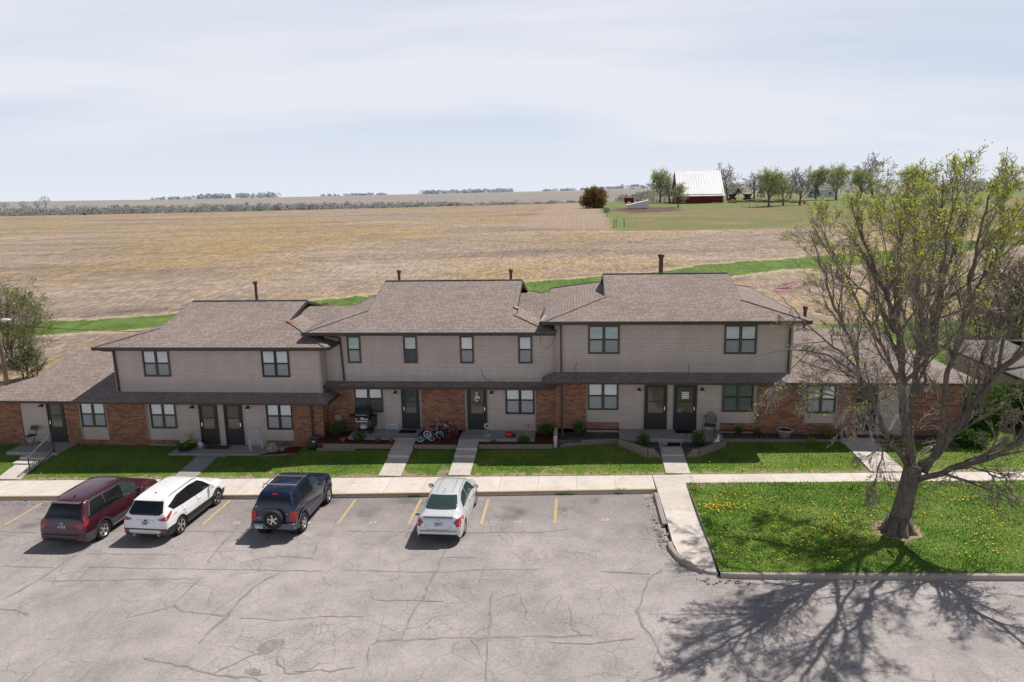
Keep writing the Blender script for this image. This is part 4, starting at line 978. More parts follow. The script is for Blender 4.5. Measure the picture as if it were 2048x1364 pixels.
mb = MB(); mb.bar((-1.5,ye-.02,ze-.06),(x1,ye-.02,ze-.06),.09,.11); mb.bar((-1.5,ye-.02,ze-.06),(-1.5,Y,ze-.06),.07,.11); h.part('gutter', mb, M['dark_brown_metal'], lr)
mb = MB(); mb.bar((-1.5,ye-.062,ze+.002),(x1,ye-.062,ze+.002),.03,.02); h.part('gutter_lip', mb, M['gutter_tan'], lr)
downspout(h,[(-.72,31.2,5.82),(-.70,31.82,5.66),(-.70,31.82,3.55)]); downspout(h,[(-.66,31.05,3.22),(-.64,31.0,.36)]); downspout(h,[(9.2,31.3,5.8),(9.22,31.82,5.62),(9.22,31.82,3.55)])
for x, z in ((2.80,2.72),(5.58,2.74)): porch_light(h,x,Y+.05,z)
vent(h,4.34,38.,6.5,8.28,.11); vent(h,11.7,38.,4.2,5.54,.085)
mb = MB()
for k in range(4): mb.box(4.69,5.01,Y+.012,Y+.016,2.30+.085*k,2.365+.085*k)
h.part('door_notice', mb, M['white_paint'])
mb = MB(); mb.tube([(.0,31.2,3.33),(-.1,31.5,3.5),(-.08,31.86,3.6),(.0,31.87,3.95)],.008,5); mb.tube([(4.95,31.85,3.5),(4.95,31.85,3.95)],.008,5); h.part('cable', mb, M['black_plastic'])
H3 = h

# --- neighbour house cut by the right edge of the frame
h = House('townhouse', (27,33,0), 'neighbouring low house with a weathered grey-brown roof at the right edge of the frame', None)
wall(h,'siding_wall','siding',20.3,38,31.5,41,.4,2.85); 
mb = MB(); e0 = 20.0
ze = 2.9; mb.face([(e0,30.7,ze),(39,30.7,ze),(39,36.5,ze+1.1),(e0+2.6,36.5,ze+1.1),(e0+2.6,33.3,ze+.5)]); mb.face([(e0,30.7,ze),(e0+2.6,33.3,ze+.5),(e0+2.6,39.7,ze+.5),(e0,42.3,ze)]); mb.face([(e0,42.3,ze),(e0+2.6,39.7,ze+.5),(e0+2.6,36.5,ze+1.1),(39,36.5,ze+1.1),(39,42.3,ze)])
h.part('roof', mb, M['weathered_roof']); mb = MB(); mb.bar((e0,30.67,ze-.07),(39,30.67,ze-.07),.1,.13); mb.bar((e0-.03,30.7,ze-.07),(e0-.03,42.3,ze-.07),.1,.13); h.part('gutter', mb, M['dark_brown_metal'])
mb = MB(); mb.box(e0+.1,38.9,30.8,42.2,ze-.13,ze-.1); h.part('soffit', mb, M['dark_brown_metal'])

# ------------------------------------------------------------------ porches, beds, edging
def porch(poly, z, th=.5, mat='concrete_porch'):
    mb = MB(); mb.prism(poly, z-th, z); return tag(bevel(mb.build('patio', M[mat]), .012), kind='structure')
porch([(-26.5,29.92),(-23.98,29.92),(-23.98,31.29),(-26.5,31.29)], .09, .75)
mb = MB(); mb.box(-25.5,-24.2,29.5,29.91,-.7,-.0); mb.box(-25.5,-24.2,29.02,29.5,-.7,-.10); tag(mb.build('steps', M['concrete_walk']), kind='structure')
porch([(-18.66,30.05),(-14.4,30.15),(-13.3,31.28),(-18.66,31.28)], .055)
mb = MB(); mb.box(-17.35,-15.9,29.98,30.04,-.4,.0); tag(mb.build('steps', M['concrete_porch']), kind='structure')
porch([(-10.45,30.86),(-7.28,30.86),(-7.28,32.04),(-10.45,32.04)], .665); porch([(-5.3,30.74),(-1.88,30.9),(-1.88,32.04),(-5.1,32.04),(-5.3,31.9)], .665)
porch([(1.9,30.64),(6.38,30.64),(6.38,31.89),(1.9,31.89)], .85)
def bed(poly, z, mat): mb = MB(); mb.prism(poly, z-.4, z); return tag(mb.build('planting_bed', M[mat]), kind='structure')
bed([(-11.68,30.35),(-8.24,30.35),(-8.24,30.85),(-10.46,30.85),(-10.46,32.03),(-11.68,32.03)], .57, 'mulch_red'); bed([(-7.26,30.35),(-5.31,30.35),(-5.31,32.03),(-7.26,32.03)], .57, 'mulch_red'); bed([(-4.36,30.4),(-1.06,30.55),(-1.06,32.03),(-1.87,32.03),(-1.87,30.88),(-4.36,30.75)], .57, 'mulch_red')
bed([(-14.35,30.15),(-12.0,30.5),(-11.75,31.2),(-13.25,31.28)], .045, 'mulch_red')
bed([(-.82,30.75),(1.86,31.1),(1.86,31.89),(-.82,31.89)], .69, 'gravel_grey'); bed([(1.92,30.63),(3.52,30.63),(3.52,29.45),(3.05,29.45),(1.92,30.45)], .70, 'gravel_grey'); bed([(4.56,30.63),(6.36,30.63),(6.2,30.45),(5.05,29.45),(4.56,29.45)], .70, 'gravel_grey'); bed([(6.4,31.2),(16.5,31.2),(16.5,31.89),(6.4,31.89)], .72, 'gravel_grey')
def timber(runs, label, cat='timber edging', group=None):
    mb = MB()
    for p, q, w_ in runs: mb.bar(p, q, w_, .095)
    o = bevel(mb.build('timber_edging', M['timber_grey']), .008); return tag(o, label, cat, group)
timber([((-11.4,30.3,.40),(-8.26,30.3,.40),.12),((-11.7,30.26,.30),(-9.9,30.26,.30),.12),((-11.4,30.3,.50),(-8.26,30.3,.50),.11)], 'grey timber edging of the mulch bed in front of the barbecue grill')
timber([((-7.24,30.3,.42),(-5.33,30.3,.42),.12),((-7.24,30.3,.515),(-5.33,30.3,.515),.11)], 'short grey timber edging in front of the heap of bicycles')
timber([((-4.35,30.34,.44),(-1.05,30.5,.44),.12),((-4.35,30.34,.535),(-1.05,30.5,.535),.11)], 'grey timber edging of the mulch bed with the garden flower ornaments')
timber([((-14.3,30.1,-.02),(-12.0,30.45,.02),.11),((-12.3,30.25,.08),(-10.9,30.25,.2),.11)], 'low grey timber edging beside the white wire chair and the stone')
timber([((-.6,30.66,.55),(1.85,31.02,.55),.12),((.2,30.80,.645),(1.85,31.05,.645),.12),((-.75,30.6,.46),(1.85,30.95,.46),.12)], 'stepped timber edging of the gravel bed left of the raised porch')
timber([((6.4,31.14,.56),(16.5,31.14,.60),.12),((6.4,31.16,.655),(16.5,31.16,.69),.11)], 'long timber edging of the gravel bed right of the raised porch')
def retwall(a, b, c, n, label):
    mb = MB()
    for k in range(n):
        f = 1-.17*max(0,k-1); q = (b[0]+(c[0]-b[0])*f, b[1]+(c[1]-b[1])*f); z = .38+.102*k
        mb.bar((a[0],a[1],z),(b[0],b[1],z),.15,.1); mb.bar((b[0],b[1],z+.001),(q[0],q[1],z+.001),.15,.1)
    o = bevel(mb.build('retaining_wall', M['timber_grey']), .01); tag(o, label, 'retaining wall')
retwall((1.86,30.62),(3.0,29.42),(3.54,29.42),5,'stepped timber retaining wall left of the steps to the raised porch'); retwall((6.42,30.62),(5.08,29.42),(4.54,29.42),5,'stepped timber retaining wall right of the steps to the raised porch')
mb = MB(); mb.box(-1.02,-.86,30.62,31.86,.1,.92); tag(bevel(mb.build('concrete_wall', M['concrete_walk']),.015),'pale concrete end wall between the red mulch bed and the grey gravel bed','wall')

# ------------------------------------------------------------------ vehicles
def pchip(xs, ys, x):
    n = len(xs)
    if x <= xs[0]: return ys[0]
    if x >= xs[-1]: return ys[-1]
    h = [xs[i+1]-xs[i] for i in range(n-1)]; d = [(ys[i+1]-ys[i])/h[i] for i in range(n-1)]; m = [0]*n
    m[0] = d[0]; m[-1] = d[-1]
    for i in range(1, n-1):
        if d[i-1]*d[i] <= 0: m[i] = 0
        else: w1 = 2*h[i]+h[i-1]; w2 = h[i]+2*h[i-1]; m[i] = (w1+w2)/(w1/d[i-1]+w2/d[i])
    i = max(k for k in range(n-1) if xs[k] <= x); t = (x-xs[i])/h[i]
    return (2*t**3-3*t*t+1)*ys[i]+(t**3-2*t*t+t)*h[i]*m[i]+(-2*t**3+3*t*t)*ys[i+1]+(t**3-t*t)*h[i]*m[i+1]
def car_body(K, arches, lower=None):
    """K rows: y, z bottom, half width, z belt, half width belt, z top, half width top.  Returns MB (material 0 paint, 1 dark underside, 2 lower cladding)."""
    ks = list(zip(*K)); ys = set()
    y0, y1 = K[0][0], K[-1][0]; n = 96
    for i in range(n+1): ys.add(round(y0+(y1-y0)*i/n, 4))
    for k in K: ys.add(round(k[0],4))
    for yc, zc, ra in arches:
        for a in range(0, 181, 9): ys.add(round(yc+ra*math.cos(R(a))*.999, 4))
    ys = sorted(ys); yy = [ys[0]]
    for y in ys[1:]:
        if y-yy[-1] > .006: yy.append(y)
    mb = MB(); rows = []
    for y in yy:
        zb, wd, zbe, wb, zt, wt = (pchip(ks[0], ks[j], y) for j in range(1, 7))
        za = zb
        for yc, zc, ra in arches:
            if abs(y-yc) < ra: za = max(za, zc+math.sqrt(ra*ra-(y-yc)**2))
        zm = max(zb+.45*(zbe-zb), za+.02); zl = max(zb+.16, za+.004); sp = max(.02, zt-zbe)
        pts = [(0,za),(wd*.90,za),(wd*.965,za+.001 if za > zb else zb+.02),(wd*.992,zl if za <= zb else za+.003),(wd,zm),(wd*.995,(zm+zbe)/2),(wb+.012,zbe-.055),(wb,zbe)]
        for f in (.25,.5,.75): pts.append((wb+(wt-wb)*(f**1.15), zbe+(sp-.045*min(1,sp/.3))*f))
        pts += [(wt,zt-.045*min(1,sp/.3)),(wt*.955,zt-.014*min(1,sp/.3)),(wt*.8,zt),(wt*.45,zt+.012),(0,zt+.016)]
        rows.append([Vector((x,y,z)) for x, z in pts])
    m = len(rows[0]); b = 0
    for r in rows: mb.v += [tuple(p) for p in r]
    nv = len(mb.v)
    for r in rows: mb.v += [(-p.x,p.y,p.z) for p in r]
    for i in range(len(rows)-1):
        for j in range(m-1):
            mi = 1 if j < 2 else (2 if lower and j < lower else 0)
            a = i*m+j; mb.f.append((a,a+m,a+m+1,a+1)); mb.m.append(mi); mb.f.append((nv+a,nv+a+1,nv+a+m+1,nv+a+m)); mb.m.append(mi)
    for i in (0, len(rows)-1):
        for j in range(m-1): a = i*m+j; mb.f.append((a,a+1,nv+a+1,nv+a)); mb.m.append(1 if j < 1 else (2 if lower and j < lower else 0))
    return mb
class Car:
    def __init__(s, name, label, loc, rz, K, arches, paint, lower=None, cladding='black_plastic'):
        s.root = empty(name, loc, label, 'car', 'cars parked nose-in along the kerb', rz); s.root.scale = (.915,.915,.915)
        mb = car_body(K, arches, lower); bm = bmesh.new(); vs = [bm.verts.new(p) for p in mb.v]
        for f, mi in zip(mb.f, mb.m):
            try:
                fc = bm.faces.new([vs[i] for i in f]); fc.material_index = mi; fc.smooth = True
            except ValueError: pass
        bmesh.ops.remove_doubles(bm, verts=bm.verts, dist=.0008); bmesh.ops.recalc_face_normals(bm, faces=bm.faces)
        for e in bm.edges:
            if len(e.link_faces) == 2 and e.calc_face_angle(0) > R(38): e.smooth = False
        me = bpy.data.meshes.new('body'); bm.to_mesh(me); s.bvh = BVHTree.FromBMesh(bm); bm.free()
        for mm in (M[paint], M['black_plastic'], M[cladding]): me.materials.append(mm)
        o = bpy.data.objects.new('body', me); COL.objects.link(o); o.parent = s.root; s.body = o; s.paint = paint
    def patch(s, name, poly, axis, mat, off=.008, res=.05, parent=None, smooth=True, thick=0.):
        """poly in the plane seen along axis ('x+','x-','y-','y+','z+'), wrapped on the body just above the paint"""
        d = {'x+':Vector((-1,0,0)),'x-':Vector((1,0,0)),'y-':Vector((0,1,0)),'y+':Vector((0,-1,0)),'z+':Vector((0,0,-1))}[axis]
        out = []; n = len(poly)
        for i in range(n):
            a, b = Vector(poly[i]), Vector(poly[(i+1)%n]); k = max(1, int((b-a).length/res))
            for q in range(k): out.append(a.lerp(b, q/k))
        xs = [p.x for p in out]; zs = [p.y for p in out]; vs = list(out); ne = len(out)
        gx = min(xs)+res*.5
        def inside(px, py):
            c = False
            for i in range(ne):
                a, b = out[i], out[(i+1)%ne]
                if (a.y > py) != (b.y > py) and px < (b.x-a.x)*(py-a.y)/(b.y-a.y)+a.x: c = not c
            return c
        while gx < max(xs):
            gy = min(zs)+res*.5
            while gy < max(zs):
                if inside(gx, gy) and min((p-Vector((gx,gy))).length for p in out) > res*.45: vs.append(Vector((gx,gy)))
                gy += res
            gx += res
        v2, e2, f2, *_ = delaunay_2d_cdt(vs, [(i,(i+1)%ne) for i in range(ne)], [list(range(ne))], 1, 1e-5)
        mb = MB(); pts = []
        for p in v2:
            o_ = {'x':Vector((3*(1 if axis=='x+' else -1),p.x,p.y)),'y':Vector((p.x,4*(1 if axis=='y+' else -1),p.y)),'z':Vector((p.x,p.y,4))}[axis[0]]
            hit, nrm, idx, dist = s.bvh.ray_cast(o_, d)
            if hit is None: pts.append(None); continue
            if nrm.dot(d) > 0: nrm = -nrm
            pts.append(hit+nrm*off)
        mb.v = [tuple(p) if p else (0,0,.5) for p in pts]
        for f in f2:
            if all(pts[i] for i in f): mb.f.append(tuple(f)); mb.m.append(0)
        bm = bmesh.new(); vv = [bm.verts.new(p) for p in mb.v]
        for f in mb.f:
            try: bm.faces.new([vv[i] for i in f]).smooth = smooth
            except ValueError: pass
        for v in [v for v in bm.verts if not v.link_faces]: bm.verts.remove(v)
        for f in bm.faces:
            f.normal_update()
            if f.normal.dot(d) > 0: f.normal_flip()
        me = bpy.data.meshes.new(name); bm.to_mesh(me); bm.free(); me.materials.append(M[mat])
        o = bpy.data.objects.new(name, me); COL.objects.link(o); o.parent = parent or s.root
        return o
    def both(s, name, poly, mat, **kw): return [s.patch(name, poly, ax, mat, **kw) for ax in ('x+','x-')]
    def part(s, name, mb, mat, parent=None, smooth=False): return mb.build(name, M[mat], parent or s.root, (0,0,0), smooth)
    def line(s, pts, axis, wd=.012, mat='black_plastic', name='panel_gap', off=.003):
        for (a, b), (c, d) in zip(pts, pts[1:]):
            l = math.hypot(c-a, d-b); nx, ny = -(d-b)/l*wd/2, (c-a)/l*wd/2
            s.patch(name, [(a+nx,b+ny),(c+nx,d+ny),(c-nx,d-ny),(a-nx,b-ny)], axis, mat, off=off, res=.06)
def wheel(parent, loc, r, wd, side, rim='silver_alloy', spokes=5, rim_r=.68, twin=False, axis=None, name='wheel'):
    ax = Vector(axis) if axis else Vector((side,0,0)); mb = MB(); c = Vector(loc)
    mb.lathe(c, ax, [(r*rim_r,-wd*.5),(r*.93,-wd*.5),(r*.985,-wd*.40),(r,-wd*.25),(r,wd*.25),(r*.985,wd*.40),(r*.93,wd*.5),(r*(rim_r+.04),wd*.47),(r*rim_r,wd*.40)], 30)
    o = mb.build(name, M['rubber'], parent, (0,0,0), True)
    mb = MB(); mb.lathe(c, ax, [(r*rim_r*1.01,wd*.41),(r*rim_r*.97,wd*.44),(r*rim_r*.9,wd*.36),(r*rim_r*.86,wd*.12)], 30); mb.lathe(c, ax, [(0,wd*.40),(r*.09,wd*.40),(r*.12,wd*.36),(r*.13,wd*.1)], 14)
    u = ax.orthogonal().normalized(); q = ax.cross(u)
    for k in range(spokes):
        for da in ((-.13,.13) if twin else (0,)):
            a = 2*math.pi*k/spokes + .3; dr = u*math.cos(a)+q*math.sin(a); dr2 = u*math.cos(a+da)+q*math.sin(a+da); pr = ax.cross(dr2).normalized()
            p0 = c+dr*r*.08+ax*wd*.37; p1 = c+dr2*r*rim_r*.95+ax*wd*.39; w0 = r*(.055 if twin else .085); w1 = r*(.05 if twin else .075)
            b = len(mb.v); mb.v += [tuple(p0-pr*w0),tuple(p0+pr*w0),tuple(p1+pr*w1),tuple(p1-pr*w1)] + [tuple(p-ax*.05) for p in (p0-pr*w0,p0+pr*w0,p1+pr*w1,p1-pr*w1)]
            for f in ((0,1,2,3),(0,4,5,1),(1,5,6,2),(2,6,7,3),(3,7,4,0)): mb.f.append(tuple(b+i for i in f)); mb.m.append(0)
    mb.build('rim', M[rim], o, (0,0,0), False)
    mb = MB(); mb.lathe(c, ax, [(0,wd*.05),(r*rim_r*.88,wd*.05)], 20); mb.build('brake_disc', M['black_metal'], o)
    return o
def wells(car, arches, hw):
    mb = MB()
    for yc, zc, ra in arches:
        for s in (-1, 1): mb.lathe((s*(hw-.42),yc,zc),(s,0,0),[(0,0),(ra+.03,0),(ra+.03,.34)],24)
    car.part('wheel_well', mb, 'black_plastic')
def mirrors(car, y, x, z, mat, w_=.10, h_=.085):
    for s in (-1, 1):
        mb = MB(); mb.ball((s*(x+w_*1.1),y,z),w_,.075,h_,10,7); mb.bar((s*(x-.05),y+.03,z-.06),(s*(x+w_*.6),y+.01,z-.03),.06,.05); o = car.part('wing_mirror', mb, mat, None, True)
        g = MB(); g.lathe((s*(x+w_*1.1),y-.066,z),(0,-1,0),[(0,.008),(w_*.7,.008),(w_*.78,0)],12); car.part('mirror_glass', g, 'chrome', o)
def plate(car, x, y, z, w_=.305, h_=.155, tilt=0., dark='plate_blue', base='plate_white', seed=1):
    mb = MB(); mb.box(x-w_/2,x+w_/2,y-.012,y+.03,z-h_/2,z+h_/2); o = car.part('number_plate', mb, base); random.seed(seed); g = MB(); xx = x-w_*.42
    while xx < x+w_*.40:
        c = random.uniform(.022,.03)
        if random.random() < .85:
            g.box(xx,xx+.008,y-.016,y-.0125,z-.045,z+.035); g.box(xx+.008,xx+c,y-.016,y-.0125,z+.025,z+.035)
            if random.random() < .6: g.box(xx+c-.007,xx+c,y-.0165,y-.0125,z-.045,z+.026)
            if random.random() < .5: g.box(xx+.008,xx+c-.008,y-.016,y-.0125,z-.045,z-.036)
        xx += c+.012
    g.box(x-w_*.46,x+w_*.46,y-.016,y-.0125,z+h_*.30,z+h_*.44); car.part('plate_marking', g, dark, o); return o
def handles(car, pts, mat):
    for y, z in pts:
        for ax, s in (('x+',1),('x-',-1)):
            hit, n, i, d = car.bvh.ray_cast(Vector((3*s,y,z)), Vector((-s,0,0)))
            if hit: mb = MB(); mb.bar((hit.x+s*.022,y-.09,z),(hit.x+s*.022,y+.09,z),.03,.028); mb.box(min(hit.x,hit.x+s*.03),max(hit.x,hit.x+s*.03),y-.1,y-.075,z-.012,z+.012); mb.box(min(hit.x,hit.x+s*.03),max(hit.x,hit.x+s*.03),y+.075,y+.1,z-.012,z+.012); car.part('door_handle', mb, mat)

# --- silver-white saloon
ar = [(-1.28,.30,.345),(1.32,.30,.345)]
K = [(-2.21,.42,.70,.62,.70,.66,.60),(-2.18,.32,.78,.66,.77,.72,.66),(-2.12,.26,.81,.86,.78,.93,.66),(-2.04,.24,.825,.93,.78,1.035,.66),(-1.85,.22,.84,.945,.785,1.075,.655),(-1.62,.21,.848,.945,.795,1.10,.63),(-1.28,.20,.85,.945,.80,1.27,.585),(-.88,.20,.85,.94,.80,1.44,.56),(-.5,.20,.85,.935,.80,1.495,.56),(0,.20,.85,.93,.80,1.515,.56),(.4,.20,.85,.925,.80,1.49,.565),(.75,.20,.85,.92,.80,1.40,.58),(1.1,.20,.85,.905,.795,1.20,.62),(1.42,.20,.848,.885,.785,1.005,.68),(1.8,.21,.83,.83,.76,.93,.66),(2.05,.22,.79,.74,.72,.82,.62),(2.18,.26,.70,.60,.66,.68,.56),(2.23,.34,.58,.54,.56,.58,.48)]
c = Car('saloon_car', 'silver-white four-door saloon car parked alone between two yellow lines', (-4.57,24.18,gr(-4.57)), R(-1.0), K, ar, 'paint_silver'); S1 = c
wells(c, ar, .84)
for y in (-1.28,1.32):
    for s in (-1,1): wheel(c.root,(s*.745,y,.30),.30,.19,s,'silver_alloy',8)
c.patch('rear_window',[(-.56,1.115),(.56,1.115),(.60,1.14),(.515,1.40),(.47,1.425),(-.47,1.425),(-.515,1.40),(-.60,1.14)],'y-','car_glass_green'); c.patch('windscreen',[(-.62,1.03),(.62,1.03),(.52,1.43),(-.52,1.43)],'y+','car_glass_dark')
for ax in ('x+','x-'):
    c.patch('side_window',[(-1.16,1.02),(-.22,.985),(-.22,1.41),(-.62,1.39),(-.98,1.25)],ax,'car_glass_green'); c.patch('side_window',[(-.16,.985),(1.02,.965),(.98,1.0),(.62,1.33),(.38,1.41),(-.16,1.42)],ax,'car_glass_green')
    c.line([(-1.0,.30),(-.9,.55),(-1.1,.95)],ax); c.line([(-.19,.28),(-.19,.98)],ax); c.line([(.92,.28),(.95,.6),(1.04,.95)],ax)
c.patch('tail_light',[(.50,.77),(.66,.70),(.80,.72),(.83,.80),(.79,.97),(.70,.985),(.62,.92)],'y-','red_plastic',off=.01); c.patch('tail_light',[(-.50,.77),(-.66,.70),(-.80,.72),(-.83,.80),(-.79,.97),(-.70,.985),(-.62,.92)],'y-','red_plastic',off=.01)
for ax in ('x+','x-'): c.patch('tail_light',[(-2.17,.72),(-1.98,.78),(-1.86,.94),(-1.99,.98),(-2.1,.94)],ax,'red_plastic',off=.01)
for s in (1,-1): c.patch('reverse_light',[(s*.48,.755),(s*.60,.70),(s*.66,.70),(s*.61,.80),(s*.56,.83)],'y-','silver_alloy',off=.012)
c.line([(-.50,.76),(-.36,.60),(.36,.60),(.50,.76)],'y-',.014,'dark_grey_plastic'); c.line([(-.5,.76),(-.66,.96)],'y-'); c.line([(.5,.76),(.66,.96)],'y-')
mb = MB(); mb.bar((-.56,-2.06,1.075),(.56,-2.06,1.075),.13,.03); c.part('spoiler', mb, 'paint_silver'); mb = MB(); mb.bar((-.52,-2.10,1.045),(.52,-2.10,1.045),.06,.03); c.part('spoiler_shadow_strip', mb, 'dark_grey_plastic')
c.patch('bumper_insert',[(-.56,.33),(.56,.33),(.50,.265),(-.50,.265)],'y-','dark_grey_plastic'); plate(c,0,-2.185,.77,seed=4); mb = MB(); mb.bar((-.26,-2.135,.885),(.26,-2.135,.885),.02,.03); c.part('boot_strip', mb, 'chrome'); mb = MB(); mb.lathe((0,-2.15,.915),(0,-1,0),[(.03,0),(.045,.006),(.045,-.01)],14); c.part('emblem', mb, 'chrome')
mirrors(c,.86,.80,1.02,'black_plastic',.11,.08); handles(c,[(-.98,.86),(.02,.85)],'paint_silver')
mb = MB(); mb.tube([(0,-.72,1.50),(0,-.80,1.62)],.012,6); c.part('antenna', mb, 'black_plastic')
for x in (-.30,.30,-.53,.53): c.line([(x,-.80),(x,.55)],'z+',.014 if abs(x) > .4 else .02,'dark_grey_plastic' if abs(x) > .4 else 'silver_alloy','roof_seam')

# --- maroon three-row SUV
ar = [(-1.42,.38,.43),(1.40,.38,.43)]
K = [(-2.46,.48,.78,.70,.78,.74,.70),(-2.43,.36,.88,.74,.87,.80,.78),(-2.36,.30,.945,.88,.90,.94,.80),(-2.33,.28,.96,1.05,.90,1.12,.80),(-2.24,.26,.972,1.10,.905,1.26,.77),(-2.02,.25,.985,1.11,.915,1.58,.70),(-1.90,.24,.99,1.11,.915,1.70,.68),(-1.5,.24,.995,1.10,.92,1.755,.675),(-.6,.24,.995,1.08,.92,1.79,.675),(.1,.24,.995,1.07,.92,1.785,.675),(.5,.24,.995,1.065,.92,1.745,.68),(.85,.24,.995,1.06,.915,1.56,.70),(1.2,.24,.99,1.05,.90,1.27,.75),(1.4,.24,.985,1.04,.89,1.15,.78),(1.9,.26,.96,.98,.86,1.07,.76),(2.25,.30,.90,.88,.82,.96,.72),(2.42,.38,.78,.70,.74,.76,.64),(2.47,.45,.66,.62,.62,.66,.56)]
c = Car('estate_car', 'dark maroon three-row SUV at the left end of the parked cars', (-17.64,24.04,gr(-17.64)), R(-3.0), K, ar, 'paint_maroon', 4, 'dark_grey_plastic')
wells(c, ar, .98)
for y in (-1.42,1.40):
    for s in (-1,1): wheel(c.root,(s*.86,y,.375),.375,.25,s,'silver_alloy',5,.64,True)
    for ax in ('x+','x-'): c.patch('arch_trim',[(y+.50*math.cos(R(a)),.38+.50*math.sin(R(a))) for a in range(-8,190,12)]+[(y+.435*math.cos(R(a)),.38+.435*math.sin(R(a))) for a in range(188,-10,-12)],ax,'dark_grey_plastic',off=.012)
c.patch('rear_window',[(-.70,1.16),(-.45,1.13),(.45,1.13),(.70,1.16),(.73,1.22),(.64,1.62),(-.64,1.62),(-.73,1.22)],'y-','car_glass_dark'); c.patch('windscreen',[(-.72,1.17),(.72,1.17),(.62,1.68),(-.62,1.68)],'y+','car_glass_dark')
for ax in ('x+','x-'):
    c.patch('window_trim',[(-2.0,1.15),(.98,1.10),(.96,1.16),(.62,1.55),(.32,1.69),(-1.5,1.70),(-1.72,1.66),(-2.02,1.19)],ax,'chrome',off=.004)
    c.patch('side_window',[(-1.93,1.19),(-1.02,1.165),(-1.02,1.65),(-1.5,1.655),(-1.68,1.62)],ax,'car_glass_dark',off=.012); c.patch('side_window',[(-.96,1.165),(-.02,1.14),(-.02,1.65),(-.96,1.65)],ax,'car_glass_dark',off=.012); c.patch('side_window',[(.04,1.14),(.92,1.12),(.58,1.52),(.30,1.645),(.04,1.65)],ax,'car_glass_green',off=.012)
    c.line([(-1.0,.34),(-.94,.7),(-1.0,1.14)],ax); c.line([(0,.34),(0,1.12)],ax); c.line([(.98,.34),(1.0,1.08)],ax); c.patch('side_strip',[(-.9,.33),(.92,.33),(.92,.37),(-.9,.37)],ax,'silver_alloy',off=.014)
    c.patch('tail_light',[(-2.37,.90),(-2.20,.96),(-2.06,1.10),(-2.12,1.13),(-2.30,1.09),(-2.36,1.02)],ax,'red_plastic',off=.012)
for s in (1,-1): c.patch('tail_light',[(s*.40,.985),(s*.62,.955),(s*.70,.80),(s*.88,.86),(s*.90,1.05),(s*.70,1.03)],'y-','red_plastic',off=.012); c.patch('reflector',[(s*.62,.40),(s*.80,.41),(s*.80,.47),(s*.62,.46)],'y-','red_plastic',off=.012)
plate(c,0,-2.40,.86,base='plate_white',dark='plate_blue',seed=9); mb = MB(); mb.box(-.055,-.04,-2.395,-2.34,.985,1.07); mb.box(.04,.055,-2.395,-2.34,.985,1.07); mb.box(-.04,.04,-2.395,-2.34,1.02,1.035); mb.ring((0,-2.375,1.027),(0,1,0),.066,.006,20,5); c.part('emblem', mb, 'chrome')
mb = MB(); mb.bar((-.60,-1.98,1.70),(.60,-1.98,1.70),.20,.02); c.part('spoiler', mb, 'paint_maroon'); mb = MB(); mb.bar((-.12,-2.22,1.20),(.05,-2.25,1.14),.02,.015); mb.tube([(0,-2.26,1.13),(-.32,-2.24,1.155)],.010,5); c.part('wiper', mb, 'black_plastic')
mb = MB(); mb.box(.52,.72,-2.362,-2.34,.70,.715); c.part('badge', mb, 'chrome'); mirrors(c,.86,.93,1.14,'paint_maroon',.12,.09); handles(c,[(-.82,.98),(.18,.97)],'paint_maroon')
mb = MB()
for s in (-1,1): mb.tube([(s*.655,-1.7,1.71),(s*.66,-1.55,1.765),(s*.66,.2,1.80),(s*.66,.4,1.74)],.016,6)
c.part('roof_rail', mb, 'black_plastic'); mb = MB(); mb.ball((.0,-1.55,1.785),.03,.09,.035,8,5); c.part('antenna', mb, 'paint_maroon')

# --- white crossover
ar = [(-1.32,.36,.41),(1.36,.36,.41)]
K = [(-2.25,.46,.72,.60,.72,.64,.64),(-2.23,.38,.83,.66,.82,.72,.72),(-2.19,.32,.89,.84,.855,.90,.76),(-2.14,.29,.905,1.02,.86,1.10,.77),(-2.05,.27,.912,1.06,.865,1.22,.74),(-1.82,.26,.918,1.07,.87,1.50,.66),(-1.70,.25,.92,1.07,.87,1.60,.635),(-1.3,.25,.92,1.065,.87,1.655,.625),(-.5,.25,.92,1.04,.865,1.685,.62),(.1,.25,.92,1.02,.865,1.675,.62),(.45,.25,.92,1.01,.865,1.62,.63),(.85,.25,.92,1.0,.86,1.42,.67),(1.2,.25,.918,.99,.85,1.17,.73),(1.4,.25,.915,.98,.84,1.08,.75),(1.85,.27,.885,.92,.81,1.0,.72),(2.1,.30,.83,.82,.76,.88,.66),(2.22,.36,.73,.66,.69,.72,.60),(2.26,.42,.62,.58,.58,.62,.52)]
c = Car('crossover_car', 'white crossover SUV with tinted windows parked beside the maroon SUV', (-14.90,24.31,gr(-14.9)), R(-2.6), K, ar, 'paint_white', 4, 'black_plastic')
wells(c, ar, .91)
for y in (-1.32,1.36):
    for s in (-1,1): wheel(c.root,(s*.80,y,.36),.36,.235,s,'chrome',5,.70,True)
c.patch('rear_window',[(-.70,1.19),(-.60,1.115),(-.3,1.085),(.3,1.085),(.60,1.115),(.70,1.19),(.60,1.53),(-.60,1.53)],'y-','car_glass_dark'); c.patch('windscreen',[(-.70,1.11),(.70,1.11),(.57,1.58),(-.57,1.58)],'y+','car_glass_dark')
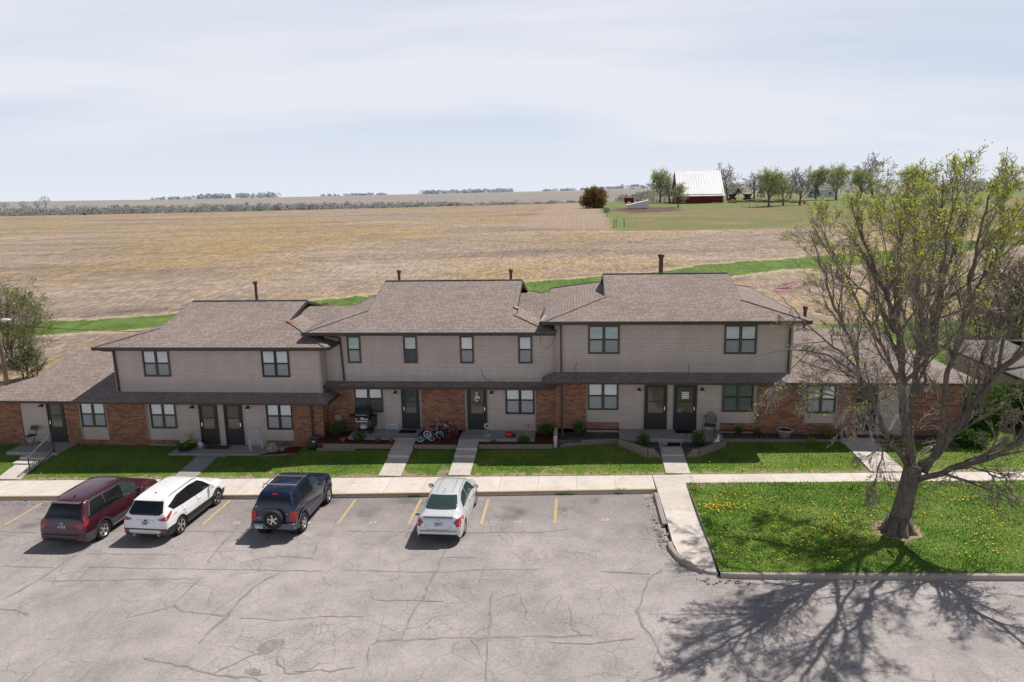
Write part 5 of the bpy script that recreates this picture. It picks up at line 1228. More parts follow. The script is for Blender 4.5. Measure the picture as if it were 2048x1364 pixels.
for ax in ('x+','x-'):
    c.patch('side_window',[(-1.80,1.34),(-1.62,1.155),(-.95,1.115),(.96,1.045),(1.0,1.08),(.70,1.34),(.36,1.53),(-.3,1.575),(-1.1,1.53)],ax,'car_glass_dark',off=.010)
    c.line([(-1.0,.38),(-.92,.62),(-1.12,1.08)],ax); c.line([(-.10,.36),(-.10,1.08)],ax); c.line([(.94,.36),(1.0,1.02)],ax); c.patch('side_cladding',[(-.92,.27),(.96,.27),(.96,.41),(-.92,.41)],ax,'dark_grey_plastic',off=.012)
    c.patch('tail_light',[(-2.20,.93),(-2.05,.95),(-1.72,1.13),(-1.76,1.17),(-2.0,1.10),(-2.17,1.04)],ax,'red_plastic',off=.012)
for s in (1,-1): c.patch('tail_light',[(s*.52,.965),(s*.66,.90),(s*.88,.92),(s*.90,1.06),(s*.76,1.045),(s*.60,.99)],'y-','red_plastic',off=.012); c.patch('reflector',[(s*.66,.47),(s*.84,.49),(s*.82,.56),(s*.66,.53)],'y-','red_plastic',off=.012)
c.patch('bumper_cladding',[(-.86,.36),(.86,.36),(.89,.60),(.84,.615),(-.84,.615),(-.89,.60)],'y-','dark_grey_plastic',off=.008); c.patch('skid_plate',[(-.56,.40),(.56,.40),(.68,.52),(.60,.565),(-.60,.565),(-.68,.52)],'y-','silver_alloy',off=.014)
plate(c,.03,-2.215,.80,seed=12); mb = MB(); mb.bar((-.33,-2.195,.92),(.38,-2.195,.92),.03,.03); c.part('boot_strip', mb, 'chrome'); mb = MB(); mb.ball((.03,-2.205,.925),.075,.016,.036,12,6); c.part('emblem', mb, 'plate_blue', None, True); mb = MB(); mb.box(-.16,.22,-2.20,-2.17,.70,.715); mb.box(-.08,.12,-2.205,-2.17,.65,.67); c.part('bumper_badge', mb, 'dark_grey_plastic')
mb = MB(); mb.bar((-.56,-1.80,1.60),(.56,-1.80,1.60),.22,.02); c.part('spoiler', mb, 'paint_white'); mirrors(c,.86,.87,1.08,'paint_white',.12,.09); handles(c,[(-1.0,.93),(.08,.91)],'paint_white')
mb = MB()
for s in (-1,1): mb.tube([(s*.605,-1.5,1.60),(s*.61,-1.35,1.64),(s*.605,.1,1.675),(s*.605,.38,1.61)],.015,6)
c.part('roof_rail', mb, 'dark_grey_plastic'); mb = MB(); mb.tube([(.0,-1.30,1.66),(.0,-1.38,1.72)],.02,6); c.part('antenna', mb, 'black_plastic'); c.line([(-.4,1.095),(.4,1.095)],'y-',.012,'chrome','wiper',off=.016)
mb = MB()
for x in (-.5,.5): mb.tube([(x,-2.2,.33),(x,-2.0,.33)],.04,10)
c.part('exhaust', mb, 'chrome')

# --- navy off-roader with the spare wheel
ar = [(-1.33,.40,.46),(1.32,.40,.46)]
K = [(-2.12,.50,.74,.64,.74,.67,.70),(-2.09,.44,.86,.66,.85,.70,.78),(-2.06,.42,.88,.70,.82,.75,.76),(-2.03,.40,.88,1.00,.82,1.06,.76),(-1.98,.38,.885,1.16,.83,1.26,.75),(-1.78,.37,.89,1.18,.835,1.62,.66),(-1.66,.36,.89,1.18,.835,1.74,.635),(-1.3,.36,.89,1.17,.835,1.79,.625),(-.5,.36,.89,1.15,.83,1.815,.62),(.1,.36,.89,1.135,.83,1.80,.62),(.32,.36,.89,1.13,.83,1.74,.63),(.60,.36,.885,1.13,.825,1.50,.66),(.86,.36,.885,1.13,.82,1.25,.70),(1.0,.36,.88,1.12,.81,1.20,.72),(1.5,.38,.86,1.08,.78,1.17,.70),(1.95,.42,.80,1.0,.74,1.08,.66),(2.10,.48,.72,.78,.70,.84,.62),(2.15,.54,.62,.68,.60,.72,.54)]
c = Car('offroad_car', 'navy blue boxy off-road car with a spare wheel on its tailgate and roof bars', (-10.42,24.46,gr(-10.42)), R(-1.6), K, ar, 'paint_navy', 4, 'cladding_grey') if plain('cladding_grey',(.13,.125,.135),.6,.35) else None
wells(c, ar, .88)
for y in (-1.33,1.32):
    for s in (-1,1): wheel(c.root,(s*.78,y,.375),.375,.25,s,'silver_alloy',5,.60)
    for ax in ('x+','x-'): c.patch('arch_flare',[(y+.60*math.cos(R(a)),.38+.58*math.sin(R(a))) for a in range(-4,186,10)]+[(y+.46*math.cos(R(a)),.40+.46*math.sin(R(a))) for a in range(184,-6,-10)],ax,'cladding_grey',off=.035)
c.patch('rear_window',[(-.70,1.20),(-.66,1.185),(.66,1.185),(.70,1.20),(.60,1.64),(-.60,1.64)],'y-','car_glass_dark'); c.patch('windscreen',[(-.68,1.24),(.68,1.24),(.58,1.70),(-.58,1.70)],'y+','car_glass_dark')
for ax in ('x+','x-'):
    c.patch('side_window',[(-1.74,1.25),(-1.18,1.235),(-1.20,1.66),(-1.54,1.665),(-1.66,1.60)],ax,'car_glass_dark',off=.010); c.patch('side_window',[(-1.02,1.225),(-.22,1.205),(-.22,1.67),(-1.0,1.67)],ax,'car_glass_dark',off=.010); c.patch('side_window',[(-.12,1.205),(.72,1.19),(.52,1.48),(.26,1.655),(-.12,1.675)],ax,'car_glass_green',off=.010)
    c.line([(-1.08,.55),(-1.1,1.2)],ax); c.line([(-.17,.45),(-.17,1.18)],ax); c.line([(.78,.45),(.78,1.15)],ax); c.patch('side_strip',[(-.78,.60),(.74,.60),(.74,.67),(-.78,.67)],ax,'cladding_grey',off=.022); c.patch('side_cladding',[(-.80,.38),(.76,.38),(.76,.50),(-.80,.50)],ax,'cladding_grey',off=.015)
    c.patch('tail_light',[(-2.06,.78),(-1.94,.78),(-1.92,1.10),(-2.0,1.13),(-2.05,1.08)],ax,'red_plastic',off=.014)
for s in (1,-1): c.patch('tail_light',[(s*.66,.77),(s*.86,.77),(s*.86,1.10),(s*.80,1.14),(s*.70,1.13),(s*.66,1.06)],'y-','red_plastic',off=.02)
mb = MB(); mb.box(-.86,.86,-2.20,-2.02,.46,.70); o = bevel(c.part('bumper', mb, 'cladding_grey'),.03); 
wheel(c.root,(.06,-2.16,.86),.37,.24,1,'silver_alloy',5,.56,False,(0,-1,0),'spare_wheel')
c.patch('brake_light',[(-.13,1.665),(.13,1.665),(.12,1.715),(-.12,1.715)],'y-','red_plastic',off=.016); plate(c,-.52,-2.215,.58,seed=15,base='plate_white'); mb = MB(); mb.tube([(-.40,-2.01,1.22),(.35,-2.01,1.215)],.012,5); c.part('wiper', mb, 'black_plastic')
mb = MB(); mb.lathe((-.66,-1.955,1.25),(0,-1,.3),[(0,.035),(.05,.03)],12); c.part('sticker', mb, 'shed_white'); mb = MB(); mb.box(.50,.62,-2.06,-2.03,1.04,1.055); mb.box(-.66,-.50,-2.06,-2.03,.84,.855); c.part('badge', mb, 'chrome')
mb = MB()
for s in (-1,1): mb.tube([(s*.62,-1.45,1.80),(s*.63,-1.3,1.86),(s*.62,.0,1.88),(s*.61,.15,1.82)],.018,6)
c.part('roof_rail', mb, 'dark_grey_plastic'); mb = MB()
for y in (-1.28,-.42): mb.bar((-.68,y,1.90),(.68,y,1.90),.05,.03)
c.part('roof_bar', mb, 'silver_alloy'); mirrors(c,.62,.86,1.22,'black_plastic',.11,.085); handles(c,[(-.92,1.08),(-.02,1.06)],'dark_grey_plastic')
for x in (-.32,-.1,.12,.34): c.line([(x,-1.5),(x,-.05)],'z+',.03,'paint_navy','roof_rib',off=.014)
mb = MB(); mb.tube([(.42,-2.10,.42),(.44,-2.2,.40)],.03,8); mb.ring((.1,-2.2,.40),(1,0,0),.04,.01,12,5); c.part('tow_hook', mb, 'black_metal')

# ------------------------------------------------------------------ trees
def rand_perp(d):
    a = Vector((random.gauss(0,1),random.gauss(0,1),random.gauss(0,1))); a -= d*a.dot(d)
    return a.normalized() if a.length > 1e-5 else d.orthogonal().normalized()
class Tree:
    def __init__(s): s.wood = MB(); s.twig = MB(); s.tt = []; s.tips = []
    def tube(s, mb, pts, rad, n, tint=None):
        k = len(mb.v); mb.tube(pts, rad, n, n > 4)
        if mb is s.twig: s.tt += [random.random() if tint is None else tint]*(len(mb.v)-k)
    def grow(s, p, d, L, r, lev, P):
        """one branch: a wandering polyline, then its side branches; the last level records leaf tips"""
        ml = P['levels']; ns = max(2, P['segs'][lev]); pts = [p.copy()]; rad = [r]; dd = d.copy(); up = Vector((0,0,1)); st = L/ns
        for i in range(ns):
            dd = (dd + rand_perp(dd)*random.gauss(0,P['wander'][lev]) + up*P['up'][lev]).normalized()
            pts.append(pts[-1]+dd*st); rad.append(max(P['rmin'], r*(1-(i+1)/ns*.86)))
        if 'cull' in P and P['cull'](pts[-1]): return
        s.tube(s.wood if lev <= P['woodlev'] else s.twig, pts, rad, P['sides'][lev])
        if lev >= ml: s.tips.append((pts[-1], dd)); s.tips.append((pts[len(pts)//2], dd)); return
        s.side(pts, rad, L, lev+1, P)
    def side(s, pts, rad, L, lev, P, n=None, t0=.18):
        n = n or P['n'][lev]; n = max(1, int(n*random.uniform(.8,1.2)+.5)); m = len(pts)-1
        for k in range(n):
            t = t0+(1-t0)*(k+random.random()*.8)/n; f = min(t*m, m-.001); i = int(f); q = pts[i].lerp(pts[i+1], f-i); d = (pts[i+1]-pts[i]).normalized()
            a = random.uniform(*P['angle']); nd = (d*math.cos(a)+rand_perp(d)*math.sin(a)).normalized()
            rr = (rad[i]+(rad[i+1]-rad[i])*(f-i))
            s.grow(q, nd, L*P['ratio'][lev]*random.uniform(.6,1.15)*(1.1-.5*t), max(P['rmin'], min(rr*.62, P['rcap'][lev])), lev, P)
    def leaves(s, prob, size, n, spread, mb=None, tints=None):
        mb = mb or MB(); tints = tints if tints is not None else []
        for p, d in s.tips:
            if random.random() > (prob(p) if callable(prob) else prob): continue
            tb = random.random()
            for k in range(n):
                c = p+Vector((random.gauss(0,spread),random.gauss(0,spread),random.gauss(0,spread))); u = Vector((random.gauss(0,1),random.gauss(0,1),random.gauss(0,1))).normalized(); w_ = rand_perp(u); sz = size*random.uniform(.6,1.3)
                b = len(mb.v); mb.v += [tuple(c-u*sz), tuple(c+w_*sz*.6), tuple(c+u*sz), tuple(c-w_*sz*.6)]; mb.f.append((b,b+1,b+2,b+3)); mb.m.append(0); tints += [max(0,min(1,tb*.6+random.random()*.45))]*4
        return mb, tints
def tinted(mb, name, mat, parent, org, tints):
    o = mb.build(name, mat, parent, org, False, False)
    at = o.data.attributes.new('tint','FLOAT','POINT'); at.data.foreach_set('value', tints); return o
LIMBS=[
('trunk',[(10.33,22.75,0.49,0.620),(10.37,22.75,0.91,0.470),(10.45,22.75,1.51,0.410),(10.54,22.75,2.19,0.380),(10.66,22.80,2.77,0.400)]),
('a',[(10.58,22.80,2.68,0.270),(10.29,22.70,3.79,0.240),(10.02,22.50,4.99,0.210),(9.85,22.40,5.96,0.190),(9.58,22.20,7.09,0.160),(9.35,22.10,7.56,0.145),(9.10,22.00,8.17,0.130),(8.72,21.80,8.79,0.110),(8.27,21.60,9.68,0.080),(7.82,21.40,10.54,0.040)]),
('b',[(9.92,22.40,5.65,0.150),(9.90,22.70,6.68,0.135),(9.85,23.00,7.72,0.120),(9.87,23.20,8.62,0.105),(9.91,23.40,9.68,0.085),(9.99,23.60,10.73,0.060),(10.09,23.80,11.63,0.030)]),
('c',[(10.66,22.85,2.75,0.230),(10.64,23.20,3.96,0.190),(10.82,23.70,5.15,0.170),(11.13,24.20,6.20,0.150),(11.33,24.60,7.29,0.130),(11.60,25.00,8.39,0.110),(11.79,25.30,9.52,0.090),(12.02,25.60,10.65,0.060),(12.10,25.80,11.79,0.030)]),
('d',[(11.02,22.80,2.52,0.200),(11.13,22.60,3.26,0.170),(11.19,22.30,4.26,0.150),(10.98,22.00,5.60,0.145),(10.94,21.80,6.34,0.135),(11.01,21.60,6.98,0.125),(10.96,21.40,7.68,0.110),(10.88,21.10,8.65,0.100),(10.79,20.80,9.57,0.080),(10.76,20.50,10.52,0.055),(10.79,20.30,11.30,0.030)]),
('e',[(10.88,22.80,2.69,0.270),(11.22,22.70,3.11,0.235),(11.62,22.60,3.88,0.215),(12.13,22.50,4.91,0.200),(12.63,22.40,5.85,0.180),(13.27,22.30,6.61,0.160),(13.93,22.20,7.53,0.130),(14.34,22.00,8.72,0.090),(14.72,22.00,9.85,0.040)]),
('f',[(10.81,22.70,2.34,0.200),(11.19,22.10,2.82,0.170),(11.73,21.40,3.40,0.160),(12.17,20.80,3.97,0.145),(12.49,20.30,4.56,0.130),(13.07,19.90,5.20,0.100),(13.58,19.50,6.01,0.050)]),
('g',[(10.47,22.80,2.76,0.170),(9.83,22.30,3.44,0.145),(9.23,21.80,4.25,0.130),(8.58,21.30,5.40,0.115),(8.03,20.90,6.25,0.100),(7.63,20.50,7.14,0.090),(7.27,20.20,7.69,0.080),(6.76,19.80,8.64,0.065),(6.27,19.40,9.48,0.045),(5.91,19.10,10.27,0.020)]),
('h',[(10.06,22.60,4.96,0.120),(10.01,23.40,5.80,0.110),(9.75,24.20,6.62,0.100),(9.50,25.00,7.57,0.085),(9.16,25.70,8.59,0.065),(8.80,26.30,9.49,0.040),(8.58,26.80,10.16,0.020)]),
('i',[(8.00,20.90,6.29,0.060),(7.65,21.00,6.65,0.055),(7.19,21.20,7.08,0.050),(6.64,21.40,7.57,0.038),(6.14,21.60,8.18,0.024),(5.81,21.80,8.52,0.012)]),
('j',[(8.58,21.30,5.40,0.065),(7.37,20.20,6.63,0.055),(6.42,19.40,7.15,0.045),(5.47,18.80,7.36,0.034),(4.75,18.40,7.34,0.022),(4.17,18.00,7.21,0.012)]),
('k',[(9.27,21.80,4.15,0.060),(8.09,20.60,5.23,0.050),(7.16,19.80,5.82,0.040),(6.30,19.20,6.12,0.026),(5.63,18.90,6.13,0.012)]),
('l',[(9.98,22.50,5.47,0.130),(9.96,21.50,6.26,0.120),(9.78,20.60,7.12,0.105),(9.46,19.80,8.22,0.090),(9.24,19.20,9.22,0.075),(9.07,18.80,10.24,0.050),(9.00,18.60,11.09,0.025)]),
('m',[(11.33,24.60,7.29,0.100),(12.14,25.40,8.34,0.085),(12.80,26.00,9.46,0.065),(13.34,26.50,10.61,0.045),(13.65,26.80,11.45,0.020)]),
('n',[(10.96,21.40,7.68,0.080),(11.16,21.00,8.86,0.065),(11.36,20.60,9.85,0.045),(11.52,20.30,10.78,0.020)]),
('o',[(12.63,22.40,5.85,0.110),(12.76,22.60,6.85,0.095),(12.67,22.80,7.89,0.080),(12.52,23.00,8.92,0.065),(12.66,23.20,9.95,0.045),(12.82,23.40,10.98,0.020)]),
('p',[(9.58,22.20,7.09,0.090),(9.41,22.80,7.44,0.080),(9.18,23.30,8.14,0.070),(8.68,23.90,8.55,0.055),(8.06,24.30,9.48,0.035),(7.55,24.60,10.43,0.018)]),
('q',[(11.27,22.10,2.80,0.060),(11.35,21.20,3.32,0.055),(11.58,20.80,3.40,0.050),(11.95,20.50,3.34,0.035),(12.39,20.20,3.62,0.015)]),
('r',[(10.29,22.70,3.79,0.070),(9.52,22.00,3.86,0.060),(9.10,21.50,3.40,0.045),(8.85,21.20,2.88,0.030),(8.76,21.10,2.45,0.012)]),
('s',[(11.13,24.20,6.20,0.090),(11.18,25.50,6.97,0.080),(11.17,26.50,8.05,0.065),(11.06,27.30,9.21,0.040),(10.98,27.80,10.44,0.018)]),
('t',[(10.63,23.20,4.79,0.100),(10.37,22.00,5.76,0.090),(9.59,20.50,6.99,0.080),(8.81,19.30,8.31,0.060),(8.26,18.50,9.42,0.040),(7.93,18.00,10.42,0.020)]),
]
def XLIM(p): return 4.7+(p.z-5.6)*.46 + (p.y-21)*.12
random.seed(42); T = Tree()
P = dict(levels=4, segs=[6,6,5,4,3], wander=[.1,.13,.17,.2,.24], up=[.05,.07,.06,.05,.03], rmin=.0047, woodlev=1, sides=[9,6,4,3,3], n=[0,6,7,7,4], angle=(.28,.80), ratio=[0,.47,.52,.5,.5], rcap=[1,.055,.024,.011,.0065])
def cull(p): return p.z < .9 or p.z > 12.4 or p.x < 3.9 or p.x > 19.5 or (p.z > 5.6 and p.x < XLIM(p))
P['cull'] = cull
for name, pl in LIMBS:
    pts = [Vector(p[:3]) for p in pl]; rad = [p[3] for p in pl]
    # smooth and jitter the limb
    q = []; qr = []
    for i in range(len(pts)-1):
        for k in range(3):
            t_ = k/3; p0 = pts[max(0,i-1)]; p1 = pts[i]; p2 = pts[i+1]; p3 = pts[min(len(pts)-1,i+2)]
            c_ = .5*((2*p1)+(p2-p0)*t_+(2*p0-5*p1+4*p2-p3)*t_*t_+(3*p1-p0-3*p2+p3)*t_**3)
            if name != 'trunk': c_ = c_+Vector((random.gauss(0,.03),random.gauss(0,.03),random.gauss(0,.02)))
            q.append(c_); qr.append(rad[i]+(rad[i+1]-rad[i])*t_)
    q.append(pts[-1]); qr.append(rad[-1])
    qr = [r_*(.69 if name == 'trunk' else .52) for r_ in qr]; T.tube(T.wood, q, qr, 14 if name == 'trunk' else 9)
    if name == 'trunk': continue
    L = sum((q[i+1]-q[i]).length for i in range(len(q)-1))
    low = name in 'fqkjir'
    P2 = dict(P)
    if low: P2['up'] = [.0,-.02,-.04,-.05,-.06]; P2['n'] = [0,7,7,6,5]; P2['ratio'] = [0,.40,.5,.55,.6]
    nn = max(4, int(L*(2.7 if low else 1.8))); T.side(q, qr, min(L, 5.2), 1, P2, nn, .22 if not low else .12)
    T.grow(q[-1], (q[-1]-q[-2]).normalized(), .9, qr[-1], 2, P2)
# root flare
for k in range(7):
    a = k*.9+.3; p = Vector((10.33,22.75,.42)); T.tube(T.wood, [p+Vector((math.cos(a)*.20,math.sin(a)*.20,.6)), p+Vector((math.cos(a)*.38,math.sin(a)*.38,.14)), p+Vector((math.cos(a)*.72,math.sin(a)*.72,-.05))], [.17,.15,.05], 8)
# broken stubs and a few bare epicormic shoots on the lower trunk
for p, d in (((9.35,21.3,4.9),(-.5,-.3,-.9)),((10.6,22.4,5.3),(.4,-.4,.8)),((10.75,22.6,3.2),(.3,-.6,.7))):
    T.tube(T.twig, [Vector(p), Vector(p)+Vector(d)*.5], [.06,.035], 7, 1.)
for k in range(90):
    z = random.uniform(1.4,5.6); a = random.random()*6.28; p = Vector((10.45+.03*z, 22.78, z)); d = Vector((math.cos(a),math.sin(a),random.uniform(-.1,.7))).normalized(); T.grow(p+d*.3, d, random.uniform(.5,1.3), .010, 3, P)
LOC = (10.33, 22.75, .45)
tr = empty('tree', LOC, 'big many-stemmed tree with yellow-green young leaves, standing on the dandelion lawn', 'tree')
T.wood.build('trunk', M['bark'], tr, LOC, True, False); tinted(T.twig, 'branches', M['twig'], tr, LOC, T.tt)
def lp(p): return max(.010, min(.09, (p.z-7.6)/32.)) if p.z > 5.5 else .006
lm, lt = T.leaves(lp, .030, 6, .06)
tinted(lm, 'leaves', M['young_leaf'], tr, LOC, lt)
print('tree faces', len(T.wood.f), len(T.twig.f), len(lm.f), 'tips', len(T.tips))

def simple_tree(h, spread, P, seed, trunk_r, clear=.22, limbs=7, leafp=0., leafs=.1, leafn=3, leafsp=.2, multi=1, lead=.86):
    """a whole tree standing at the origin"""
    random.seed(seed); T = Tree()
    for m_ in range(multi):
        lean = Vector((random.gauss(0,.05+.12*(multi>1)),random.gauss(0,.05+.12*(multi>1)),1)).normalized(); n = 7; pts = [Vector((random.gauss(0,.25)*(multi>1),random.gauss(0,.25)*(multi>1),-.15))]; rad = [trunk_r*1.25]; d = lean
        for i in range(n):
            d = (d+rand_perp(d)*random.gauss(0,.09)+Vector((0,0,.05))).normalized(); pts.append(pts[-1]+d*h*lead/n); rad.append(trunk_r*(1-.82*(i+1)/n))
        T.tube(T.wood, pts, rad, 8)
        m = len(pts)-1
        for k in range(limbs):
            t = clear+(1-clear)*(k+random.random()*.6)/limbs; f = min(t*m, m-.01); i = int(f); p = pts[i].lerp(pts[i+1], f-i); a = random.uniform(.55,.95)*(1.15-.55*t); az = k*2.4+random.random(); nd = Vector((math.sin(a)*math.cos(az), math.sin(a)*math.sin(az), math.cos(a)))
            T.grow(p, nd, spread*random.uniform(.75,1.15)*(1.05-.45*t), max(P['rmin'], rad[i]*.55), 1, P)
    lm, lt = T.leaves(leafp, leafs, leafn, leafsp); return T, lm, lt
def place_tree(name, data, loc, label, cat='tree', group=None, wood='bark', twig='far_twig', leaf='far_leaf', rz=0., sc=1.):
    T, lm, lt = data; r = empty(name, loc, label, cat, group, rz); r.scale = (sc,sc,sc)
    if T.wood.f: T.wood.build('trunk', M[wood], r, (0,0,0), True, False)
    if T.twig.f: tinted(T.twig, 'branches', M[twig], r, (0,0,0), T.tt)
    if lm.f: tinted(lm, 'leaves', M[leaf], r, (0,0,0), lt)
    return r
def recopy(src, loc, label, rz, sc):
    c = copy_tree(src); c.location = loc; c.rotation_euler = (0,0,rz); c.scale = (sc[0]*1.15,sc[0]*1.15,sc[1]*1.06) if hasattr(sc,'__len__') else (sc,sc,sc); c['label'] = label; return c
# trees right behind the low wing and at the right edge
PN = dict(levels=4, segs=[5,5,4,3,3], wander=[.1,.14,.18,.22,.25], up=[.05,.06,.05,.03,.02], rmin=.008, woodlev=1, sides=[8,5,4,3,3], n=[0,6,6,4,3], angle=(.4,.95), ratio=[0,.6,.5,.5,.55], rcap=[1,.14,.06,.022,.012])
place_tree('tree', simple_tree(9.2,5.6,PN,77,.38,.2,10,lambda p: .12,.05,3,.08), (22.1,46.5,terr(22.1,46.5)), 'bare dark-trunked tree behind the low wing at the right end of the row', wood='bark_dark', twig='twig', leaf='young_leaf')
PB = dict(levels=3, segs=[4,4,4,3], wander=[.15,.2,.22,.25], up=[.03,.04,.03,.02], rmin=.009, woodlev=0, sides=[5,4,3,3], n=[0,7,6,5], angle=(.35,1.05), ratio=[0,.6,.55,.55], rcap=[1,.05,.02,.011])
place_tree('thicket', simple_tree(4.6,3.4,PB,31,.09,.05,8,.15,.05,2,.1,9), (28.4,49.,terr(28.4,49.)), 'dense reddish-brown bare thicket at the right edge behind the lawn', 'thicket', wood='bark_dark', twig='red_twig', leaf='bush_leaf')
place_tree('thicket', simple_tree(4.4,3.2,PB,37,.08,.05,8,.5,.05,3,.1,8), (33.5,47.,terr(33.5,47.)), 'bare thicket with some green leaves beyond the neighbouring roof', 'thicket', wood='bark_dark', twig='red_twig', leaf='bush_leaf')
place_tree('thicket', simple_tree(3.6,3.0,PB,41,.07,.05,8,.12,.045,3,.1,8), (23.6,43.8,terr(23.6,43.8)), 'pale tangled bare brush between the low wing and the neighbouring house', 'thicket', wood='bark', twig='twig', leaf='willow_leaf')
place_tree('willow_shrub', simple_tree(5.0,3.5,PB,12,.07,.04,8,lambda p: .75 if p.x > .3 else .05,.05,4,.11,9), (-40.2,47.5,terr(-40,47.5)-.1), 'tall willow shrub at the left edge, half bare grey, half yellow-green', 'shrub', wood='bark', twig='twig', leaf='willow_leaf')
place_tree('shrub', simple_tree(1.8,1.3,PB,19,.04,.04,6,.5,.04,3,.07,6), (-36.6,44.2,terr(-36.6,44.2)), 'low dark scrub behind the wing roof at the left edge', 'shrub', wood='bark_dark', twig='twig', leaf='bush_leaf')
PT = dict(levels=2, segs=[3,3,3], wander=[.15,.2,.25], up=[.05,.05,.03], rmin=.006, woodlev=0, sides=[4,3,3], n=[0,5,5], angle=(.3,.8), ratio=[0,.6,.6], rcap=[1,.02,.01])
# farm trees (far, so simpler), three builds then copies
PF = dict(levels=3, segs=[4,4,3,3], wander=[.1,.16,.2,.24], up=[.03,.03,.02,.01], rmin=.036, woodlev=1, sides=[6,4,3,3], n=[0,9,8,7], angle=(.4,1.05), ratio=[0,.6,.52,.55], rcap=[1,.14,.06,.03])
GF = 'farmyard trees round the red barn'
fa = simple_tree(11.5,6.6,PF,101,.34,.3,11,lead=.62); fb = simple_tree(11.,6.0,PF,102,.30,.25,12,1.,.15,4,.45,lead=.62); fc = simple_tree(8.5,5.0,PF,103,.26,.22,11,.6,.14,3,.4,lead=.62)
t0 = place_tree('tree', fa, (57.8,290,terr(57.8,290)-.2), 'large bare tree standing close behind the right end of the red barn', 'tree', GF, sc=1.3)
t1 = place_tree('tree', fb, (30.4,275,terr(30.4,275)-.2), 'pale green budding tree left of the red barn', 'tree', GF, sc=1.2)
t2 = place_tree('tree', fc, (29.4,218,terr(29.4,218)-.1), 'small bare tree in front of the left corner of the red barn', 'tree', GF, sc=.86)
for src, x, y, rz, sc, lab in (
  (t0,34.4,277,1.,(.9,.98),'bare grey tree between the budding tree and the red barn'),
  (t0,70,300,2.2,(1.0,.98),'bare tree farthest left in the farm tree row, behind the dark wagons'),
  (t1,54.1,214,.7,(.95,1.0),'rounded yellow-green tree at the left of the farm tree row'),
  (t2,58.6,216,3.,(.9,1.02),'smaller greenish tree beside the rounded yellow-green one'),
  (t0,83.1,297,4.,(1.,1.04),'bare tree in the background of the farm tree row'),
  (t0,63.8,218,5.2,(.82,.9),'bare purple-grey tree with a thick trunk near the red markers'),
  (t1,85.4,273,2.,(.95,1.12),'dull brown-green tree behind the thick-trunked bare tree'),
  (t1,90.6,268,3.7,(1.15,1.15),'tall pale green spreading tree at the right of the farm tree row'),
  (t0,115,300,1.4,(1.35,1.45),'tallest bare tree behind the crown of the big tree'),
  (t1,106.8,290,5.,(1.05,1.08),'soft green tree left of the tallest bare tree'),
  (t1,129,300,.4,(1.1,1.1),'hazy green tree right of the tallest bare tree')):
    recopy(src, (x,y,terr(x,y)-.2), lab, rz, sc)
PD = dict(levels=3, segs=[4,4,3,3], wander=[.12,.16,.2,.22], up=[.03,.03,.03,.02], rmin=.022, woodlev=0, sides=[5,4,3,3], n=[0,9,7,5], angle=(.35,.95), ratio=[0,.6,.5,.5], rcap=[1,.08,.04,.024])
place_tree('round_shrub', simple_tree(6.2,4.6,PD,55,.14,.02,10,.9,.17,4,.32,9,.6), (5.3,225,terr(5.3,225)-.6), 'large round brown bushy tree at the corner of the stubble field', 'tree', None, 'bark_dark', 'brown_twig', 'brown_leaf') if mat_leaf('brown_leaf',(.13,.09,.04),(.22,.15,.065),(.32,.23,.10)) is None else None

def blob_mass(name, spots, leaf, kind='stuff', label=None, cat=None, group=None, n=70, size=.5, loc=None):
    """clumps of many small leaf faces; spots = (x, y, z, radius, height)"""
    mb = MB(); tints = []
    for x, y, z, r, h in spots:
        tb = random.random()
        for k in range(n):
            th = random.random()*6.283; u = random.random()**.5*r; hh = random.random()**.75*h; q = 1-abs(hh/h-.45)*1.0; px, py, pz = x+math.cos(th)*u*q, y+math.sin(th)*u*q, z+hh; sz = size*random.uniform(.5,1.3)
            a = Vector((random.gauss(0,1),random.gauss(0,1),random.gauss(0,1))).normalized(); w_ = rand_perp(a); c = Vector((px,py,pz)); b = len(mb.v)
            mb.v += [tuple(c-a*sz),tuple(c+w_*sz*.7),tuple(c+a*sz),tuple(c-w_*sz*.7)]; mb.f.append((b,b+1,b+2,b+3)); mb.m.append(0); tints += [max(0,min(1,tb*.5+.25*hh/h+random.random()*.35))]*4
    o = tinted(mb, name, M[leaf], None, loc or (0,0,0), tints)
    return tag(o, label, cat, group, kind)
random.seed(8); sp = []
for k in range(1300):                                                       # wooded creek below the far edge of the stubble field
    u = random.random(); x = -330+u*390 if random.random() < .75 else random.uniform(-420,-60); e = edge_y(x); y = e+random.uniform(16,130)
    if x > 15: y = e+random.uniform(60,150)
    z = terr(x,y)-.3; top = 9.2 - .014*max(0,x+130) + random.gauss(0,.55); hh = max(1.6, min(9.5, top-z)) * random.uniform(.75,1.05)
    sp.append((x,y,z,random.uniform(2.,4.6),hh))
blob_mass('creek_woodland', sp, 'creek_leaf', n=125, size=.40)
random.seed(9); sp = []
for (xa, xb, yy, n, hm) in ((-1180,-1010,2000,30,9),(-1010,-800,1900,80,14),(-760,-560,2150,40,8),(-420,-180,2000,70,11),(-280,-160,1900,30,10),(-100,120,2050,45,7),(100,420,1700,80,11),(420,1200,1500,120,12)):
    for k in range(n):
        x = random.uniform(xa,xb); y = yy+random.gauss(0,20); sp.append((x,y,terr(x,y)-1,random.uniform(5,10),hm*random.uniform(.6,1.1)))
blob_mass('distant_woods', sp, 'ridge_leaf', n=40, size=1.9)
sp = []
for k in range(110):                                                       # hedge-like trees behind the pasture
    x = random.uniform(18,75); y = random.uniform(560,760); sp.append((x*2,y,terr(x*2,y)-.5,random.uniform(3,6),random.uniform(4,9)))
for k in range(70):
    x = random.uniform(120,330); y = random.uniform(380,520); sp.append((x,y,terr(x,y)-.5,random.uniform(3,6),random.uniform(3,8)))
blob_mass('distant_hedge', sp, 'haze_leaf', n=60, size=.8)
